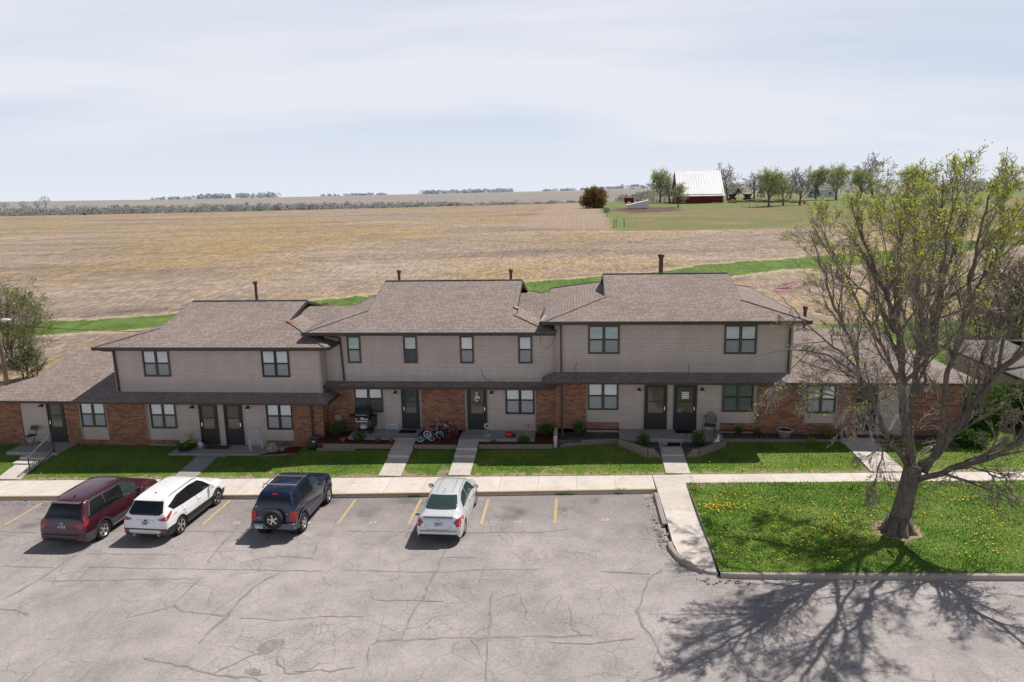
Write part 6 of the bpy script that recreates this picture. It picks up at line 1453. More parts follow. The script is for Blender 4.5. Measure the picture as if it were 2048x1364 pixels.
for x, y, h_, r_, lab in ((-826,1000,11,7,'leftmost of the hazy round trees on the far left skyline'),(-800,1005,12,7,'second hazy tree from the left on the far left skyline'),(-782,1010,12,6,'third hazy tree from the left on the far left skyline'),(-762,1000,19,7.5,'tallest hazy tree standing on the far left skyline')):
    z = terr(x,y); r = empty('distant_tree',(x,y,z),lab,'tree','hazy trees on the far left skyline'); mb = MB(); mb.tube([(0,0,-1),(0,0,h_*.5)],[.5,.3],6); mb.build('trunk',M['bark'],r)
    mb = MB(); tn = []
    for k in range(220):
        v = Vector((random.gauss(0,1),random.gauss(0,1),random.gauss(0,1))).normalized()*(random.random()**.4); c = Vector((v.x*r_,v.y*r_,h_*.62+v.z*h_*.38)); a = Vector((random.gauss(0,1),random.gauss(0,1),random.gauss(0,1))).normalized(); w_ = rand_perp(a); sz = random.uniform(.5,1.1); b = len(mb.v)
        mb.v += [tuple(c-a*sz),tuple(c+w_*sz*.7),tuple(c+a*sz),tuple(c-w_*sz*.7)]; mb.f.append((b,b+1,b+2,b+3)); mb.m.append(0); tn += [random.random()]*4
    tinted(mb,'crown',M['ridge_leaf'],r,(0,0,0),tn)
def conifer(x, y, h_, r_, lab):
    z = terr(x,y)-.2; r = empty('conifer',(x,y,z),lab,'tree','dark evergreens by the farm'); mb = MB(); mb.tube([(0,0,0),(0,0,h_*.9)],[.18,.05],6); mb.build('trunk',M['bark_dark'],r); mb = MB(); tn = []
    for k in range(420):
        t_ = random.random()**.8; rr = r_*(1-t_)*random.random()**.4; a_ = random.random()*6.283; c = Vector((rr*math.cos(a_),rr*math.sin(a_),.3+t_*(h_-.3))); a = Vector((math.cos(a_),math.sin(a_),-.3)).normalized(); w_ = rand_perp(a); sz = random.uniform(.2,.45); b = len(mb.v)
        mb.v += [tuple(c-a*sz),tuple(c+w_*sz*.6),tuple(c+a*sz),tuple(c-w_*sz*.6)]; mb.f.append((b,b+1,b+2,b+3)); mb.m.append(0); tn += [random.random()]*4
    tinted(mb,'crown',M['conifer_leaf'],r,(0,0,0),tn)
conifer(101,330,5.2,2.6,'dark evergreen right of the red markers, nearest the white farmhouse'); conifer(97,312,6.5,3.,'taller dark evergreen in front of the white farmhouse'); conifer(80,330,5.5,2.4,'dark evergreen behind the bare farm trees'); conifer(100,470,4.4,3.4,'lone squat evergreen in the green field beyond the wagons')

# ------------------------------------------------------------------ farm in the distance
bx, by = 42.3, 266.; bz = terr(bx,by)-.3; rz = R(-2)
b = empty('barn',(bx,by,bz),'red barn with a huge steep white metal roof','barn',None,rz)
W, D, hw, hr = 7.4, 11., 3.2, 11.2
mb = MB(); mb.box(-W,W,-D,D,0,hw); mb.face([(-W,-D,hw),(-W,D,hw),(-W,0,hr-.25)]); mb.face([(W,-D,hw),(W,0,hr-.25),(W,D,hw)]); mb.build('wall',M['barn_red'],b)
mb = MB()
for s in (1,-1):
    mb.face([(-W-.45,s*(D+.5),hw-.55),(W+.45,s*(D+.5),hw-.55),(W+.45,0,hr),(-W-.45,0,hr)])
rf = mb.build('roof',M['barn_roof'],b)
mb = MB()
for s in (1,-1):
    for x in (-W-.47,W+.47): mb.bar((x,s*(D+.5),hw-.72),(x,0,hr-.17),.08,.3)
mb.build('rake_board',M['barn_red'],rf); mb = MB()
for k in range(17): xx = -W+.1+k*(2*W-.2)/16; mb.bar((xx,-D-.48,hw-.52),(xx,-.02,hr+.02),.05,.06)
mb.build('roof_seams',M['shed_white'],rf); mb = MB(); mb.bar((-W-.5,-D-.52,hw-.62),(W+.5,-D-.52,hw-.62),.1,.2); mb.build('eave_board',M['shed_white'],rf)
mb = MB()
for k in range(15): mb.box(-W+.5+k*1.03,-W+.55+k*1.03,-D-.03,-D,.05,hw-.7)
mb.build('wall_batten',M['barn_red'],b); mb = MB(); mb.box(-2.2,.2,-D-.05,-D-.002,.1,2.3); mb.build('door',M['barn_red'],b)
mb = MB(); mb.box(-W-.06,-W-.002,-2.,2.,.2,2.8); mb.box(-W-.06,-W-.002,-.7,.7,5.4,6.9); mb.build('door',M['wagon_dark'],b)
x, y = 17.4, 216.; z = terr(x,y)+.1
b = empty('livestock_shed',(x,y,z),'low white livestock shed with a slanting roof on the mud mound','shed',None,R(4)); mb = MB(); mb.face([(-2.6,-1.6,0),(3.2,-1.6,0),(3.2,-1.6,2.2),(-2.6,-1.6,1.0)]); mb.face([(-2.6,1.6,0),(3.2,1.6,0),(3.2,1.6,2.2),(-2.6,1.6,1.0)]); mb.face([(3.2,-1.6,0),(3.2,1.6,0),(3.2,1.6,2.2),(3.2,-1.6,2.2)]); mb.face([(-2.6,-1.6,0),(-2.6,1.6,0),(-2.6,1.6,1.0),(-2.6,-1.6,1.0)]); mb.build('wall',M['shed_white'],b)
mb = MB(); mb.face([(-3.0,-1.9,.95),(3.4,-1.9,2.28),(3.4,1.9,2.28),(-3.0,1.9,.95)]); mb.build('roof',M['barn_roof'],b)
x, y = 19.3, 276.; b = empty('grain_wagon',(x,y,terr(x,y)),'small red wagon box behind the white shed','wagon'); mb = MB(); mb.box(-1.7,1.7,-1,1,.5,1.9); mb.build('body',M['barn_red'],b); mb = MB(); mb.box(-1.75,1.75,-1.05,1.05,1.9,2.05); mb.build('rim',M['shed_white'],b); mb = MB()
for s in (-1,1):
    for q in (-1,1): mb.lathe((s*1.1,q*1.05,.4),(0,1,0),[(0,.1),(.4,.1),(.4,-.1),(0,-.1)],12)
mb.build('wheels',M['rubber'],b)
def wagon(x, y, lab):
    b = empty('grain_wagon',(x,y,terr(x,y)),lab,'wagon','dark wagons right of the barn',.2); mb = MB(); mb.v = [(-1.6,-1,2.3),(1.6,-1,2.3),(1.6,1,2.3),(-1.6,1,2.3),(-.7,-.5,.9),(.7,-.5,.9),(.7,.5,.9),(-.7,.5,.9)]; mb.f = [(0,1,2,3),(4,7,6,5),(0,4,5,1),(1,5,6,2),(2,6,7,3),(3,7,4,0)]; mb.m = [0]*6; mb.build('body',M['wagon_dark'],b); mb = MB()
    for s in (-1,1):
        for q in (-1,1): mb.lathe((s*.9,q*.8,.45),(0,1,0),[(0,.12),(.45,.12),(.45,-.12),(0,-.12)],12)
    mb.build('wheels',M['rubber'],b); mb = MB(); mb.box(-1.,1.,-.5,.5,.55,.9); mb.bar((1,0,.6),(2.6,0,.4),.12,.12); mb.build('chassis',M['black_metal'],b)
wagon(60.7,296,'dark funnel-shaped grain wagon nearest the barn'); wagon(65.2,290,'dark grain wagon farther from the barn, beside the log heap'); 
random.seed(4); mb = MB()
for k in range(70):
    x = 60+random.gauss(0,6.5); y = 258+random.gauss(0,5); z = terr(x,y)+random.uniform(.05,.7)*(1-min(1,abs(x-60)/16)); a = random.random()*3.14; l = random.uniform(.8,2.2); mb.tube([(x-l*math.cos(a),y-l*math.sin(a),z),(x+l*math.cos(a),y+l*math.sin(a),z+random.uniform(-.2,.3))],random.uniform(.12,.28),6)
tag(mb.build('log_heap',M['log_brown'] if plain('log_brown',(.24,.14,.10),.9,.1,var=.4) else None),'heap of reddish-brown logs and brush right of the barn','log heap','',kind='stuff')
x, y = 7.9, 196.; mb = MB(); z = terr(x,y)+.72; ax = Vector((.55,-.83,0)); mb.lathe((x,y,z),ax,[(0,-.7),(.66,-.7),(.74,-.62),(.76,0),(.74,.62),(.66,.7),(0,.7)],20); o = mb.build('hay_bale',M['bale_wrap'],None,(x,y,terr(x,y)),True); tag(o,'round wrapped hay bale at the corner of the pasture','hay bale')
for i, (x, y, h_, ln, lab) in enumerate(((6.9,138.3,1.5,.05,'left one of the two close-set fence posts at the pasture corner'),(7.35,138.4,1.55,.0,'right one of the two close-set fence posts at the pasture corner'),(9.0,140.,1.6,-.12,'leaning fence post standing apart at the pasture corner'),(7.0,172.,1.2,.0,'lone fence post beside the hay bale'),(6.8,207.,1.5,.0,'fence post in front of the round brown bushy tree'))):
    z = terr(x,y); mb = MB(); mb.tube([(x,y,z-.2),(x+ln,y,z+h_)],[.075,.06],7); tag(mb.build('fence_post',M['post_wood'],None,(x,y,z)),lab,'fence post','fence posts along the pasture')
mb = MB()
for (x0,y0,x1,y1) in ((35.5,268,20.5,270),): 
    for k in range(12):
        t_ = k/11; x = x0+(x1-x0)*t_; y = y0+(y1-y0)*t_; z = terr(x,y); mb.box(x-.07,x+.07,y-.07,y+.07,z-.1,z+1.7)
    for zz in (.5,1.,1.5): mb.bar((x0,y0,terr(x0,y0)+zz),(x1,y1,terr(x1,y1)+zz),.05,.12)
tag(mb.build('corral_fence',M['post_wood']),'dark wooden corral fence between the white shed and the barn','fence')
mb = MB()
for k in range(22):
    x = 45+k*2.1; y = 206+k*.6; z = terr(x,y); mb.box(x-.03,x+.03,y-.03,y+.03,z,z+1.25)
for zz in (.5,1.15): mb.bar((45,206,terr(45,206)+zz),(89,218.6,terr(89,218.6)+zz),.012,.012)
tag(mb.build('wire_fence',M['post_wood']),'thin wire fence on small posts across the green pasture under the farm trees','fence')
for x, lab in ((61.3,'left one of the two red barrels under the farm trees'),(67.5,'right one of the two red barrels under the farm trees')):
    y = 226.; z = terr(x,y); mb = MB(); mb.lathe((x,y,z),(0,0,1),[(0,0),(.34,0),(.36,.3),(.34,.6),(.36,.9),(.3,.95),(0,.95)],12); tag(mb.build('barrel',M['red_plastic'],None,(x,y,z)),lab,'barrel','red barrels under the farm trees')
x, y = 104., 325.; z = terr(x,y); b = empty('farmhouse',(x,y,z),'white farmhouse glimpsed between the farm trees','house'); mb = MB(); mb.box(-5,5,-3.5,3.5,0,3.); mb.face([(-5,-3.5,3),(-5,3.5,3),(-5,0,5.2)]); mb.face([(5,-3.5,3),(5,3.5,3),(5,0,5.2)]); mb.build('wall',M['shed_white'],b); mb = MB(); mb.face([(-5.4,-4,2.8),(5.4,-4,2.8),(5.4,0,5.3),(-5.4,0,5.3)]); mb.face([(-5.4,4,2.8),(5.4,4,2.8),(5.4,0,5.3),(-5.4,0,5.3)]); mb.build('roof',M['far_roof'],b); mb = MB(); mb.box(-3.2,-2.2,-3.53,-3.505,.9,2.1); mb.box(1.6,2.6,-3.53,-3.505,.9,2.1); mb.build('window',M['car_glass_dark'],b)
x, y = -186.5, 264.8; z = terr(x,y); mb = MB(); mb.ball((x,y,z+.75),.5,.3,.45,8,6); mb.tube([(x,y,z),(x,y,z+.6)],.05,5); mb.ball((x-.55,y,z+1.05),.18,.15,.15,6,5); tag(mb.build('large_bird',M['black_metal'],None,(x,y,z),True),'small dark bird standing far out in the stubble field','bird')

# ------------------------------------------------------------------ left edge: utility pole, lamp, wire, guy markers
x, y = -36.35, 42.; z = terr(x,y); b = empty('utility_pole',(x,y,z),'weathered wooden utility pole with a white lamp at the left edge','utility pole'); mb = MB(); mb.tube([(x,y,z-.3),(x-.05,y,z+3.6),(x-.1,y,z+4.05)],[.135,.115,.11],12); mb.build('pole',M['pole_wood'],b,(x,y,z),True)
mb = MB(); mb.tube([(x-.1,y,3.75),(x+.2,y-.1,4.05),(x+.4,y-.2,4.28),(x+.6,y-.25,4.32)],.022,6); mb.ring((x+.1,y-.14,3.6),(0,1,0),.12,.02,14,5); mb.build('lamp_arm',M['dark_grey_plastic'],b,(x,y,z)); mb = MB(); mb.ball((x+.85,y-.3,4.33),.36,.14,.10,10,7); mb.build('lamp_head',M['white_paint'],b,(x,y,z),True)
a = Vector((x+.05,y,4.03)); q = Vector((-19.,42.6,3.62)); pts = [a.lerp(q,k/14)-Vector((0,0,.35*4*(k/14)*(1-k/14))) for k in range(15)]; mb = MB(); mb.tube(pts,.016,5); tag(mb.build('overhead_wire',M['black_plastic']),'black service wire from the utility pole toward the back of the left house','wire')
for x0, lab in ((-38.1,'left one of the two yellow guy-wire guards by the willow shrub'),(-37.1,'right one of the two yellow guy-wire guards by the willow shrub')):
    y0 = 45.4; z0 = terr(x0,y0); mb = MB(); mb.tube([(x0+.3,y0,z0),(x0-.25,y0+.2,z0+1.55)],.035,8); tag(mb.build('guy_guard',M['yellow_plastic'],None,(x0,y0,z0)),lab,'guy-wire guard','yellow guy-wire guards')
for i, (x0, y0, x1, y1, lab) in enumerate(((18.6,69.,21.0,71.,'long bright pink streamer lying in the stubble behind the right house'),(18.1,67.6,19.4,67.9,'shorter bright pink streamer lying in the stubble behind the right house'))):
    random.seed(i+3); mb = MB(); n = 12
    for k in range(n):
        t_ = k/n; xx = x0+(x1-x0)*t_+random.gauss(0,.08); yy = y0+(y1-y0)*t_; zz = terr(xx,yy)+.1+random.random()*.12; mb.bar((xx,yy,zz),(xx+.30,yy+.15,zz+random.gauss(0,.06)),.06,.06)
    tag(mb.build('streamer',M['pink_streamer'] if 'pink_streamer' in M else plain('pink_streamer',(.75,.10,.42),.6,.2),None,(x0,y0,terr(x0,y0))),lab,'streamer')

# ------------------------------------------------------------------ shrubs, pots and things on the porches
def shrub(x, y, z, r, hgt, label, leaf='shrub_leaf', n=None, seed=0, up=False, group='small garden shrubs along the house fronts', size=.035):
    random.seed(seed+int(abs(x)*100)); root = empty('garden_shrub',(x,y,z),label,'shrub',group); T = Tree(); n = n or int(900*r*hgt/.25)
    for k in range(14):
        a = random.random()*6.28; d = Vector((math.cos(a)*.7,math.sin(a)*.7,1)).normalized(); T.tube(T.twig,[Vector((0,0,0)),d*hgt*.45,d*hgt*.85+Vector((0,0,.02))],[.010,.007,.004],3)
    tinted(T.twig,'stems',M['twig'],root,(0,0,0),T.tt); mb = MB(); tn = []
    for k in range(n):
        v = Vector((random.gauss(0,1),random.gauss(0,1),random.gauss(0,1))).normalized()*(random.random()**.45); c = Vector((v.x*r,v.y*r,hgt*.52+v.z*hgt*.5)); c *= 1+.13*math.sin(v.x*7+seed)*math.cos(v.y*6); a = (v+Vector((random.gauss(0,.6),random.gauss(0,.6),.5+random.gauss(0,.5)))).normalized(); w_ = rand_perp(a); sz = size*random.uniform(.6,1.5); b = len(mb.v)
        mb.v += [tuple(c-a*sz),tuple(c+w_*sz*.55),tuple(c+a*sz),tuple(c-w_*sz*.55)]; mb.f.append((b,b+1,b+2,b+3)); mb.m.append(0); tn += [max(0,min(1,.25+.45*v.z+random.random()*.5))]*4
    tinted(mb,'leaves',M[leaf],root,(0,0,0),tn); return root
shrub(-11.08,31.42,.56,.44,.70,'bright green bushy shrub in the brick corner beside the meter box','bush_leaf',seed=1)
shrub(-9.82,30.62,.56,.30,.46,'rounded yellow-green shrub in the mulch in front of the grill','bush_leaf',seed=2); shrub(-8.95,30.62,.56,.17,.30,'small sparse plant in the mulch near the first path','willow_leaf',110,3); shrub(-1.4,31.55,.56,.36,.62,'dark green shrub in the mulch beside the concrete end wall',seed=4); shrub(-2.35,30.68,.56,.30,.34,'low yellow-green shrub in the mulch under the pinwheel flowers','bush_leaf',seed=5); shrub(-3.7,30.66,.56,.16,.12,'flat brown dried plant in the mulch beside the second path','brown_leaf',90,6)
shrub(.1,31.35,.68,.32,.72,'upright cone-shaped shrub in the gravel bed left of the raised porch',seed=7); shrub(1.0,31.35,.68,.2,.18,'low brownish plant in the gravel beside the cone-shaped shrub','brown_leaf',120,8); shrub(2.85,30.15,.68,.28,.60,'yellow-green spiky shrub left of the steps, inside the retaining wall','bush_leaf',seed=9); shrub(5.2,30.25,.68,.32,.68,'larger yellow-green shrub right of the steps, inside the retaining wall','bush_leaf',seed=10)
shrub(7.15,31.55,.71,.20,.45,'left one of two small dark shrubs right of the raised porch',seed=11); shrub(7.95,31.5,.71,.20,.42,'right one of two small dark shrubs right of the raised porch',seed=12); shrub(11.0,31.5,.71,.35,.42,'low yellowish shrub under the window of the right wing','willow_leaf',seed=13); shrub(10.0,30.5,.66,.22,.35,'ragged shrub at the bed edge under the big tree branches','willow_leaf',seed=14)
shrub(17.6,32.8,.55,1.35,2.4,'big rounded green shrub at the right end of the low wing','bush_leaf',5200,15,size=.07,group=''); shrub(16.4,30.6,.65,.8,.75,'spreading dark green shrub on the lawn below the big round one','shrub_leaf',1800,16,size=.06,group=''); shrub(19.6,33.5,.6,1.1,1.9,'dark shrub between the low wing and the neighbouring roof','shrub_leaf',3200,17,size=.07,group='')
shrub(-18.1,30.6,.05,.42,.34,'leafy green plant on the left porch below the yellow pot','bush_leaf',520,18,size=.06)
def pot(x, y, z, r, h_, mat, label, name='flower_pot', cat='flower pot', plant=None):
    root = empty(name,(x,y,z),label,cat); mb = MB(); mb.lathe((0,0,0),(0,0,1),[(0,0),(r*.68,0),(r*.95,h_*.84),(r*1.08,h_*.84),(r*1.08,h_),(r*.92,h_),(r*.88,h_*.86),(0,h_*.86)],18); mb.build('pot_body',M[mat],root,(0,0,0),True); mb = MB(); mb.lathe((0,0,0),(0,0,1),[(0,h_*.88),(r*.86,h_*.88)],14); mb.build('soil',M['mulch_red'],root)
    if plant:
        T = Tree(); random.seed(int(x*10)); mb = MB(); tn = []
        for k in range(plant):
            a = random.random()*6.28; rr = random.random()*r*1.1; T.tube(T.twig,[Vector((0,0,h_*.85)),Vector((rr*math.cos(a),rr*math.sin(a),h_+random.uniform(.15,.4)))],[.008,.004],3); T.tips.append((Vector((rr*math.cos(a),rr*math.sin(a),h_+random.uniform(.15,.4))),Vector((0,0,1))))
        tinted(T.twig,'stems',M['twig'],root,(0,0,0),T.tt); lm, lt = T.leaves(1.,.035,4,.04); tinted(lm,'leaves',M['willow_leaf'],root,(0,0,0),lt)
    return root
pot(-18.05,30.95,.055,.20,.34,'yellow_plastic','bright yellow flower pot with a small plant at the end of the left porch',plant=12); pot(-8.35,30.6,.57,.11,.15,'terracotta','small round terracotta pot in the mulch beside the first path'); pot(-10.55,30.55,.57,.13,.16,'terracotta','terracotta pot tipped among the mulch left of the grill')
pot(9.15,31.5,.72,.33,.34,'pale_stone','wide pale stone planter in the gravel bed right of the raised porch','planter','planter')
mb = MB(); mb.lathe((-17.62,31.0,.055),(0,0,1),[(0,0),(.11,0),(.12,.16),(.08,.22),(.03,.25),(.035,.30),(0,.30)],14); mb.ring((-17.50,31.0,.21),(0,1,0),.055,.014,12,5); tag(mb.build('water_jug',M['shed_white'],None,(-17.62,31.0,.055),True),'small white jug on the porch beside the yellow pot','jug')
random.seed(6)
def rock(x, y, z, rx, ry, rz_, label, mat='stone'):
    bm = bmesh.new(); bmesh.ops.create_icosphere(bm, subdivisions=3, radius=1.)
    for v in bm.verts: f = 1+.14*math.sin(v.co.x*4+x)*math.cos(v.co.y*5)+.08*math.sin(v.co.z*9+y); v.co = Vector((v.co.x*rx*f,v.co.y*ry*f,max(-.25,v.co.z)*rz_*f))
    me = bpy.data.meshes.new('garden_stone'); bm.to_mesh(me); bm.free(); me.materials.append(M[mat]); o = bpy.data.objects.new('garden_stone',me); COL.objects.link(o); o.location = (x,y,z); tag(o,label,'stone')
rock(-13.95,30.62,.03,.26,.17,.42,'large upright grey stone beside the white wire chair'); rock(-13.55,30.75,.03,.12,.1,.16,'small stone at the foot of the large upright stone'); rock(-11.75,30.75,.18,.2,.14,.2,'pale flat stone at the end of the timber edging by the black barrel','pale_stone')
# black composter / downspout barrel at the brick corner
root = empty('compost_bin',(-11.95,30.85,.1),'black plastic bin under the downspout at the brick corner','bin'); mb = MB(); mb.lathe((0,0,0),(0,0,1),[(0,0),(.36,0),(.33,.25),(.27,.50),(.22,.56),(0,.58)],20); mb.build('body',M['black_plastic'],root,(0,0,0),True); mb = MB(); mb.lathe((0,0,0),(0,0,1),[(.23,.56),(.20,.62),(0,.64)],20); mb.build('lid',M['dark_grey_plastic'],root,(0,0,0),True); mb = MB(); mb.box(-.06,.06,-.30,-.27,.42,.48); mb.build('handle',M['shed_white'],root)
# barbecue grill
gx, gy, gz = -9.88, 31.62, .665; root = empty('barbecue_grill',(gx,gy,gz),'black gas barbecue grill on wheels in front of the double window','grill'); mb = MB()
for x in (-.30,.30):
    for y in (-.2,.2): mb.bar((x,y,.06),(x,y,.62),.05,.05)
mb.bar((-.3,-.2,.16),(.3,-.2,.16),.04,.03); mb.bar((-.3,.2,.16),(.3,.2,.16),.04,.03); mb.box(-.30,.30,-.2,.2,.14,.155); mb.build('cart',M['black_metal'],root); mb = MB(); mb.box(-.36,.36,-.25,.25,.60,.84); bevel(mb.build('firebox',M['black_plastic'],root),.02)
mb = MB(); prof = [(-.26,.85),(-.26,.98),(-.16,1.14),(.04,1.20),(.2,1.12),(.26,.96),(.26,.85)]; n = len(prof); mb.v = [(-.36,y,z) for y, z in prof]+[(.36,y,z) for y, z in prof]; mb.f = [tuple(range(n)),tuple(reversed(range(n,2*n)))]+[(i,(i+1)%n,n+(i+1)%n,n+i) for i in range(n)]; mb.m = [0]*len(mb.f); lid = bevel(mb.build('lid',M['black_metal'],root),.03); mb = MB(); mb.tube([(-.26,-.31,.92),(.26,-.31,.92)],.014,8); mb.box(-.25,-.23,-.31,-.25,.91,.93); mb.box(.23,.25,-.31,-.25,.91,.93); mb.build('handle',M['silver_alloy'],lid)
mb = MB(); mb.box(-.30,.30,-.275,-.25,.60,.63); mb.build('front_rail',M['silver_alloy'],root); mb = MB(); mb.box(-.10,.12,-.262,-.252,.66,.79); mb.build('sign_panel',M['red_plastic'],root); mb = MB(); mb.box(-.07,.09,-.267,-.263,.74,.78); mb.box(-.02,.10,-.267,-.263,.68,.72); mb.build('panel_label',M['shed_white'],root)
mb = MB()
for k in range(3): mb.lathe((-.26+.06*k if k < 1 else .17+.08*(k-1),-.25,.72),(0,-1,0),[(0,.04),(.03,.04),(.03,0)],10)
mb.build('knob',M['silver_alloy'],root); mb = MB(); mb.ball((-.02,.0,.27),.2,.14,.12,10,7); mb.build('gas_bottle',M['shed_white'],root,(0,0,0),True); mb = MB(); mb.box(-.62,-.36,-.2,.2,.80,.83); mb.box(.36,.62,-.2,.2,.80,.83); mb.box(.4,.58,-.16,.18,.30,.79); mb.build('side_shelf',M['black_plastic'],root)
for x, y in ((.36,-.2),(.36,.2)): mb = MB(); mb.lathe((x,y,.09),(1,0,0),[(0,.03),(.09,.03),(.09,-.03),(0,-.03)],14); mb.build('wheel',M['rubber'],root)
# doormats
def mat_(x0, x1, y0, y1, z, label, mat='doormat', border=None):
    mb = MB(); mb.box(x0,x1,y0,y1,z,z+.018); o = bevel(mb.build('doormat',M[mat],None,((x0+x1)/2,(y0+y1)/2,z)),.006); tag(o,label,'doormat','')
    if border: 
        g = MB(); random.seed(2)
        for k in range(9): g.box(x0+.02+.025*k,x0+.04+.025*k,y0+.03+.02*(k%3),y1-.05-.02*(k%4),z+.019,z+.022)
        g.box(x0,x1,y1-.05,y1,z+.019,z+.022); b_ = g.build('mat_print',M[border],o,(0,0,0)); b_.location = (-(x0+x1)/2,-(y0+y1)/2,-z)
mat_(-8.25,-7.45,31.55,31.98,.666,'dark grey doormat in front of the door beside the grill'); mat_(4.42,5.18,31.4,31.83,.851,'black doormat in front of the right one of the paired doors'); mat_(3.66,4.46,30.12,30.58,.705,'black and white printed mat lying at the top of the path',border='shed_white'); mat_(-17.35,-16.2,30.75,31.2,.056,'worn brown doormat in front of the paired doors of the left house','post_wood')
mb = MB(); random.seed(14); x0, x1, y0, z0, z1 = -8.95,-8.33,31.98,.67,.97
mb.box(x0,x1,y0,y0+.03,z1-.06,z1); mb.box(x0,x1,y0,y0+.03,z0+.04,z0+.07)
for k in range(4): xa = x0+(x1-x0)*k/4; mb.bar((xa,y0+.015,z0+.07),(xa+.15,y0+.015,z1-.06),.02,.02); mb.bar((xa+.15,y0+.013,z0+.07),(xa,y0+.013,z1-.06),.02,.02)
for x in (x0,x1-.03): mb.box(x,x+.03,y0,y0+.2,z0,z1)
tag(mb.build('boot_rack',M['shed_white'],None,((x0+x1)/2,y0,z0)),'low white lattice rack against the siding beside the door','rack')
# chairs
def folding_chair(x, y, z, rz, label):
    root = empty('folding_chair',(x,y,z),label,'chair',None,rz); mb = MB()
    for s in (-1,1): mb.tube([(s*.22,.22,0),(s*.21,-.02,.44),(s*.20,-.20,.86)],.013,6); mb.tube([(s*.19,-.26,0),(s*.19,.20,.46)],.013,6)
    mb.tube([(-.19,-.26,.02),(.19,-.26,.02)],.011,6); mb.tube([(-.22,.21,.05),(.22,.21,.05)],.011,6); mb.build('frame',M['black_metal'],root); mb = MB(); mb.box(-.20,.20,-.17,.23,.44,.465); bevel(mb.build('seat',M['black_plastic'],root),.01); mb = MB(); M4 = Matrix.Translation((0,-.175,.76)) @ Matrix.Rotation(R(18),4,'X'); mb.obox(M4,.205,.012,.10); bevel(mb.build('backrest',M['black_plastic'],root),.008)
folding_chair(-26.0,31.0,.09,R(165),'black folding chair on the far left porch by the railing')
def patio_chair(x, y, z, rz, label, mat, rows, name='patio_chair', back=.92):
    root = empty(name,(x,y,z),label,'chair',None,rz); mb = MB()
    for sx, sy in ((-1,1),(1,1),(-1,-1),(1,-1)): mb.tube([(sx*.26,sy*.26,0),(sx*.23,sy*.22,.40)],.013,6)
    for s in (-1,1): mb.tube([(s*.27,.26,.02),(s*.28,.20,.62),(s*.28,-.08,.66),(s*.24,-.24,.78)],.013,6)
    arc = [Vector((.24*math.cos(a)*1.0,-.24-.04*math.sin(a),.70+(back-.70)*math.sin(a))) for a in [math.pi*k/12 for k in range(13)]]; mb.tube([Vector((.22,-.2,.40))]+arc+[Vector((-.22,-.2,.40))],.013,6); mb.tube([(-.23,.23,.41),(.23,.23,.41),(.23,-.21,.40),(-.23,-.21,.40),(-.23,.23,.41)],.012,6); mb.build('frame',M[mat],root)
    mb = MB(); n = rows
    for k in range(n+1): t_ = -.22+.44*k/n; mb.bar((t_,-.21,.405),(t_,.23,.412),.012,.008); mb.bar((-.23,t_*1.,.409),(.23,t_*1.,.409),.012,.007)
    mb.build('seat',M[mat],root); mb = MB()
    for k in range(n+1):
        t_ = -.21+.42*k/n; zt_ = .70+(back-.70)*math.sqrt(max(0,1-(t_/.24)**2)); mb.bar((t_,-.205,.42),(t_*1.02,-.26,zt_),.012,.008)
    for k in range(1,n-1): zz = .42+.45*k/n; mb.bar((-.21,-.205-.06*k/n,zz),(.21,-.205-.06*k/n,zz),.012,.007)
    mb.build('backrest',M[mat],root)
patio_chair(-14.85,30.85,.055,R(215),'white wire-mesh armchair on the porch of the left house','shed_white',9); patio_chair(5.85,31.35,.85,R(160),'black metal armchair with a rounded back on the raised porch','black_metal',11)
# railing by the far left steps
root = empty('stair_railing',(-24.12,29.,-.3),'black iron railing with thin balusters beside the far left steps','railing'); mb = MB(); A = (-24.12,28.35,.43); B = (-24.12,29.95,1.02); a0 = (-24.12,28.35,-.42); b0 = (-24.12,29.95,.08)
mb.bar(a0,A,.035,.035); mb.bar(b0,(B[0],B[1],B[2]+.12),.045,.045); mb.bar((a0[0],a0[1],a0[2]+.1),(b0[0],b0[1],b0[2]+.12),.025,.025)
for k in range(1,15): t_ = k/15; y = 28.35+1.6*t_; mb.bar((-24.12,y,-.32+.52*t_),(-24.12,y,.43+.59*t_),.012,.012)
mb.build('balusters',M['black_metal'],root,(-24.12,29.,-.3)); mb = MB(); mb.bar(A,B,.05,.03); mb.bar(B,(-24.4,31.2,1.02),.0001,.0001); mb.build('handrail',M['silver_alloy'],root,(-24.12,29.,-.3))
# garden ornaments of the middle house
def flower_stake(x, y, z, h_, r_, mat, label, leafm='green_plastic'):
    root = empty('flower_ornament',(x,y,z),label,'garden ornament','flower stakes by the porch'); mb = MB(); mb.tube([(0,0,-.1),(0,0,h_)],.012,6); mb.build('stem',M['trim_grey'],root); mb = MB()
    for k in range(10): a = 6.283*k/10; mb.ball((math.cos(a)*r_*.62,-.015,h_+math.sin(a)*r_*.62),r_*.38,.012,r_*.38,8,5)
    mb.build('petals',M[mat],root,(0,0,0),True); mb = MB(); mb.ball((0,-.03,h_),r_*.36,.03,r_*.36,8,5); mb.build('flower_centre',M['shed_white'] if mat == 'red_plastic' else M['dark_grey_plastic'],root,(0,0,0),True); mb = MB()
    for s in (-1,1): mb.face([(0,-.01,h_*.28),(s*.07,-.02,h_*.30),(s*.19,-.02,h_*.50),(s*.08,-.02,h_*.42)])
    mb.build('leaf',M[leafm],root)
flower_stake(-4.0,30.82,.57,.72,.15,'trim_grey','tall pale grey flower stake with teal leaves at the porch edge','teal_paint'); flower_stake(-2.2,31.0,.665,.62,.10,'red_plastic','red flower stake with a white centre at the porch edge')
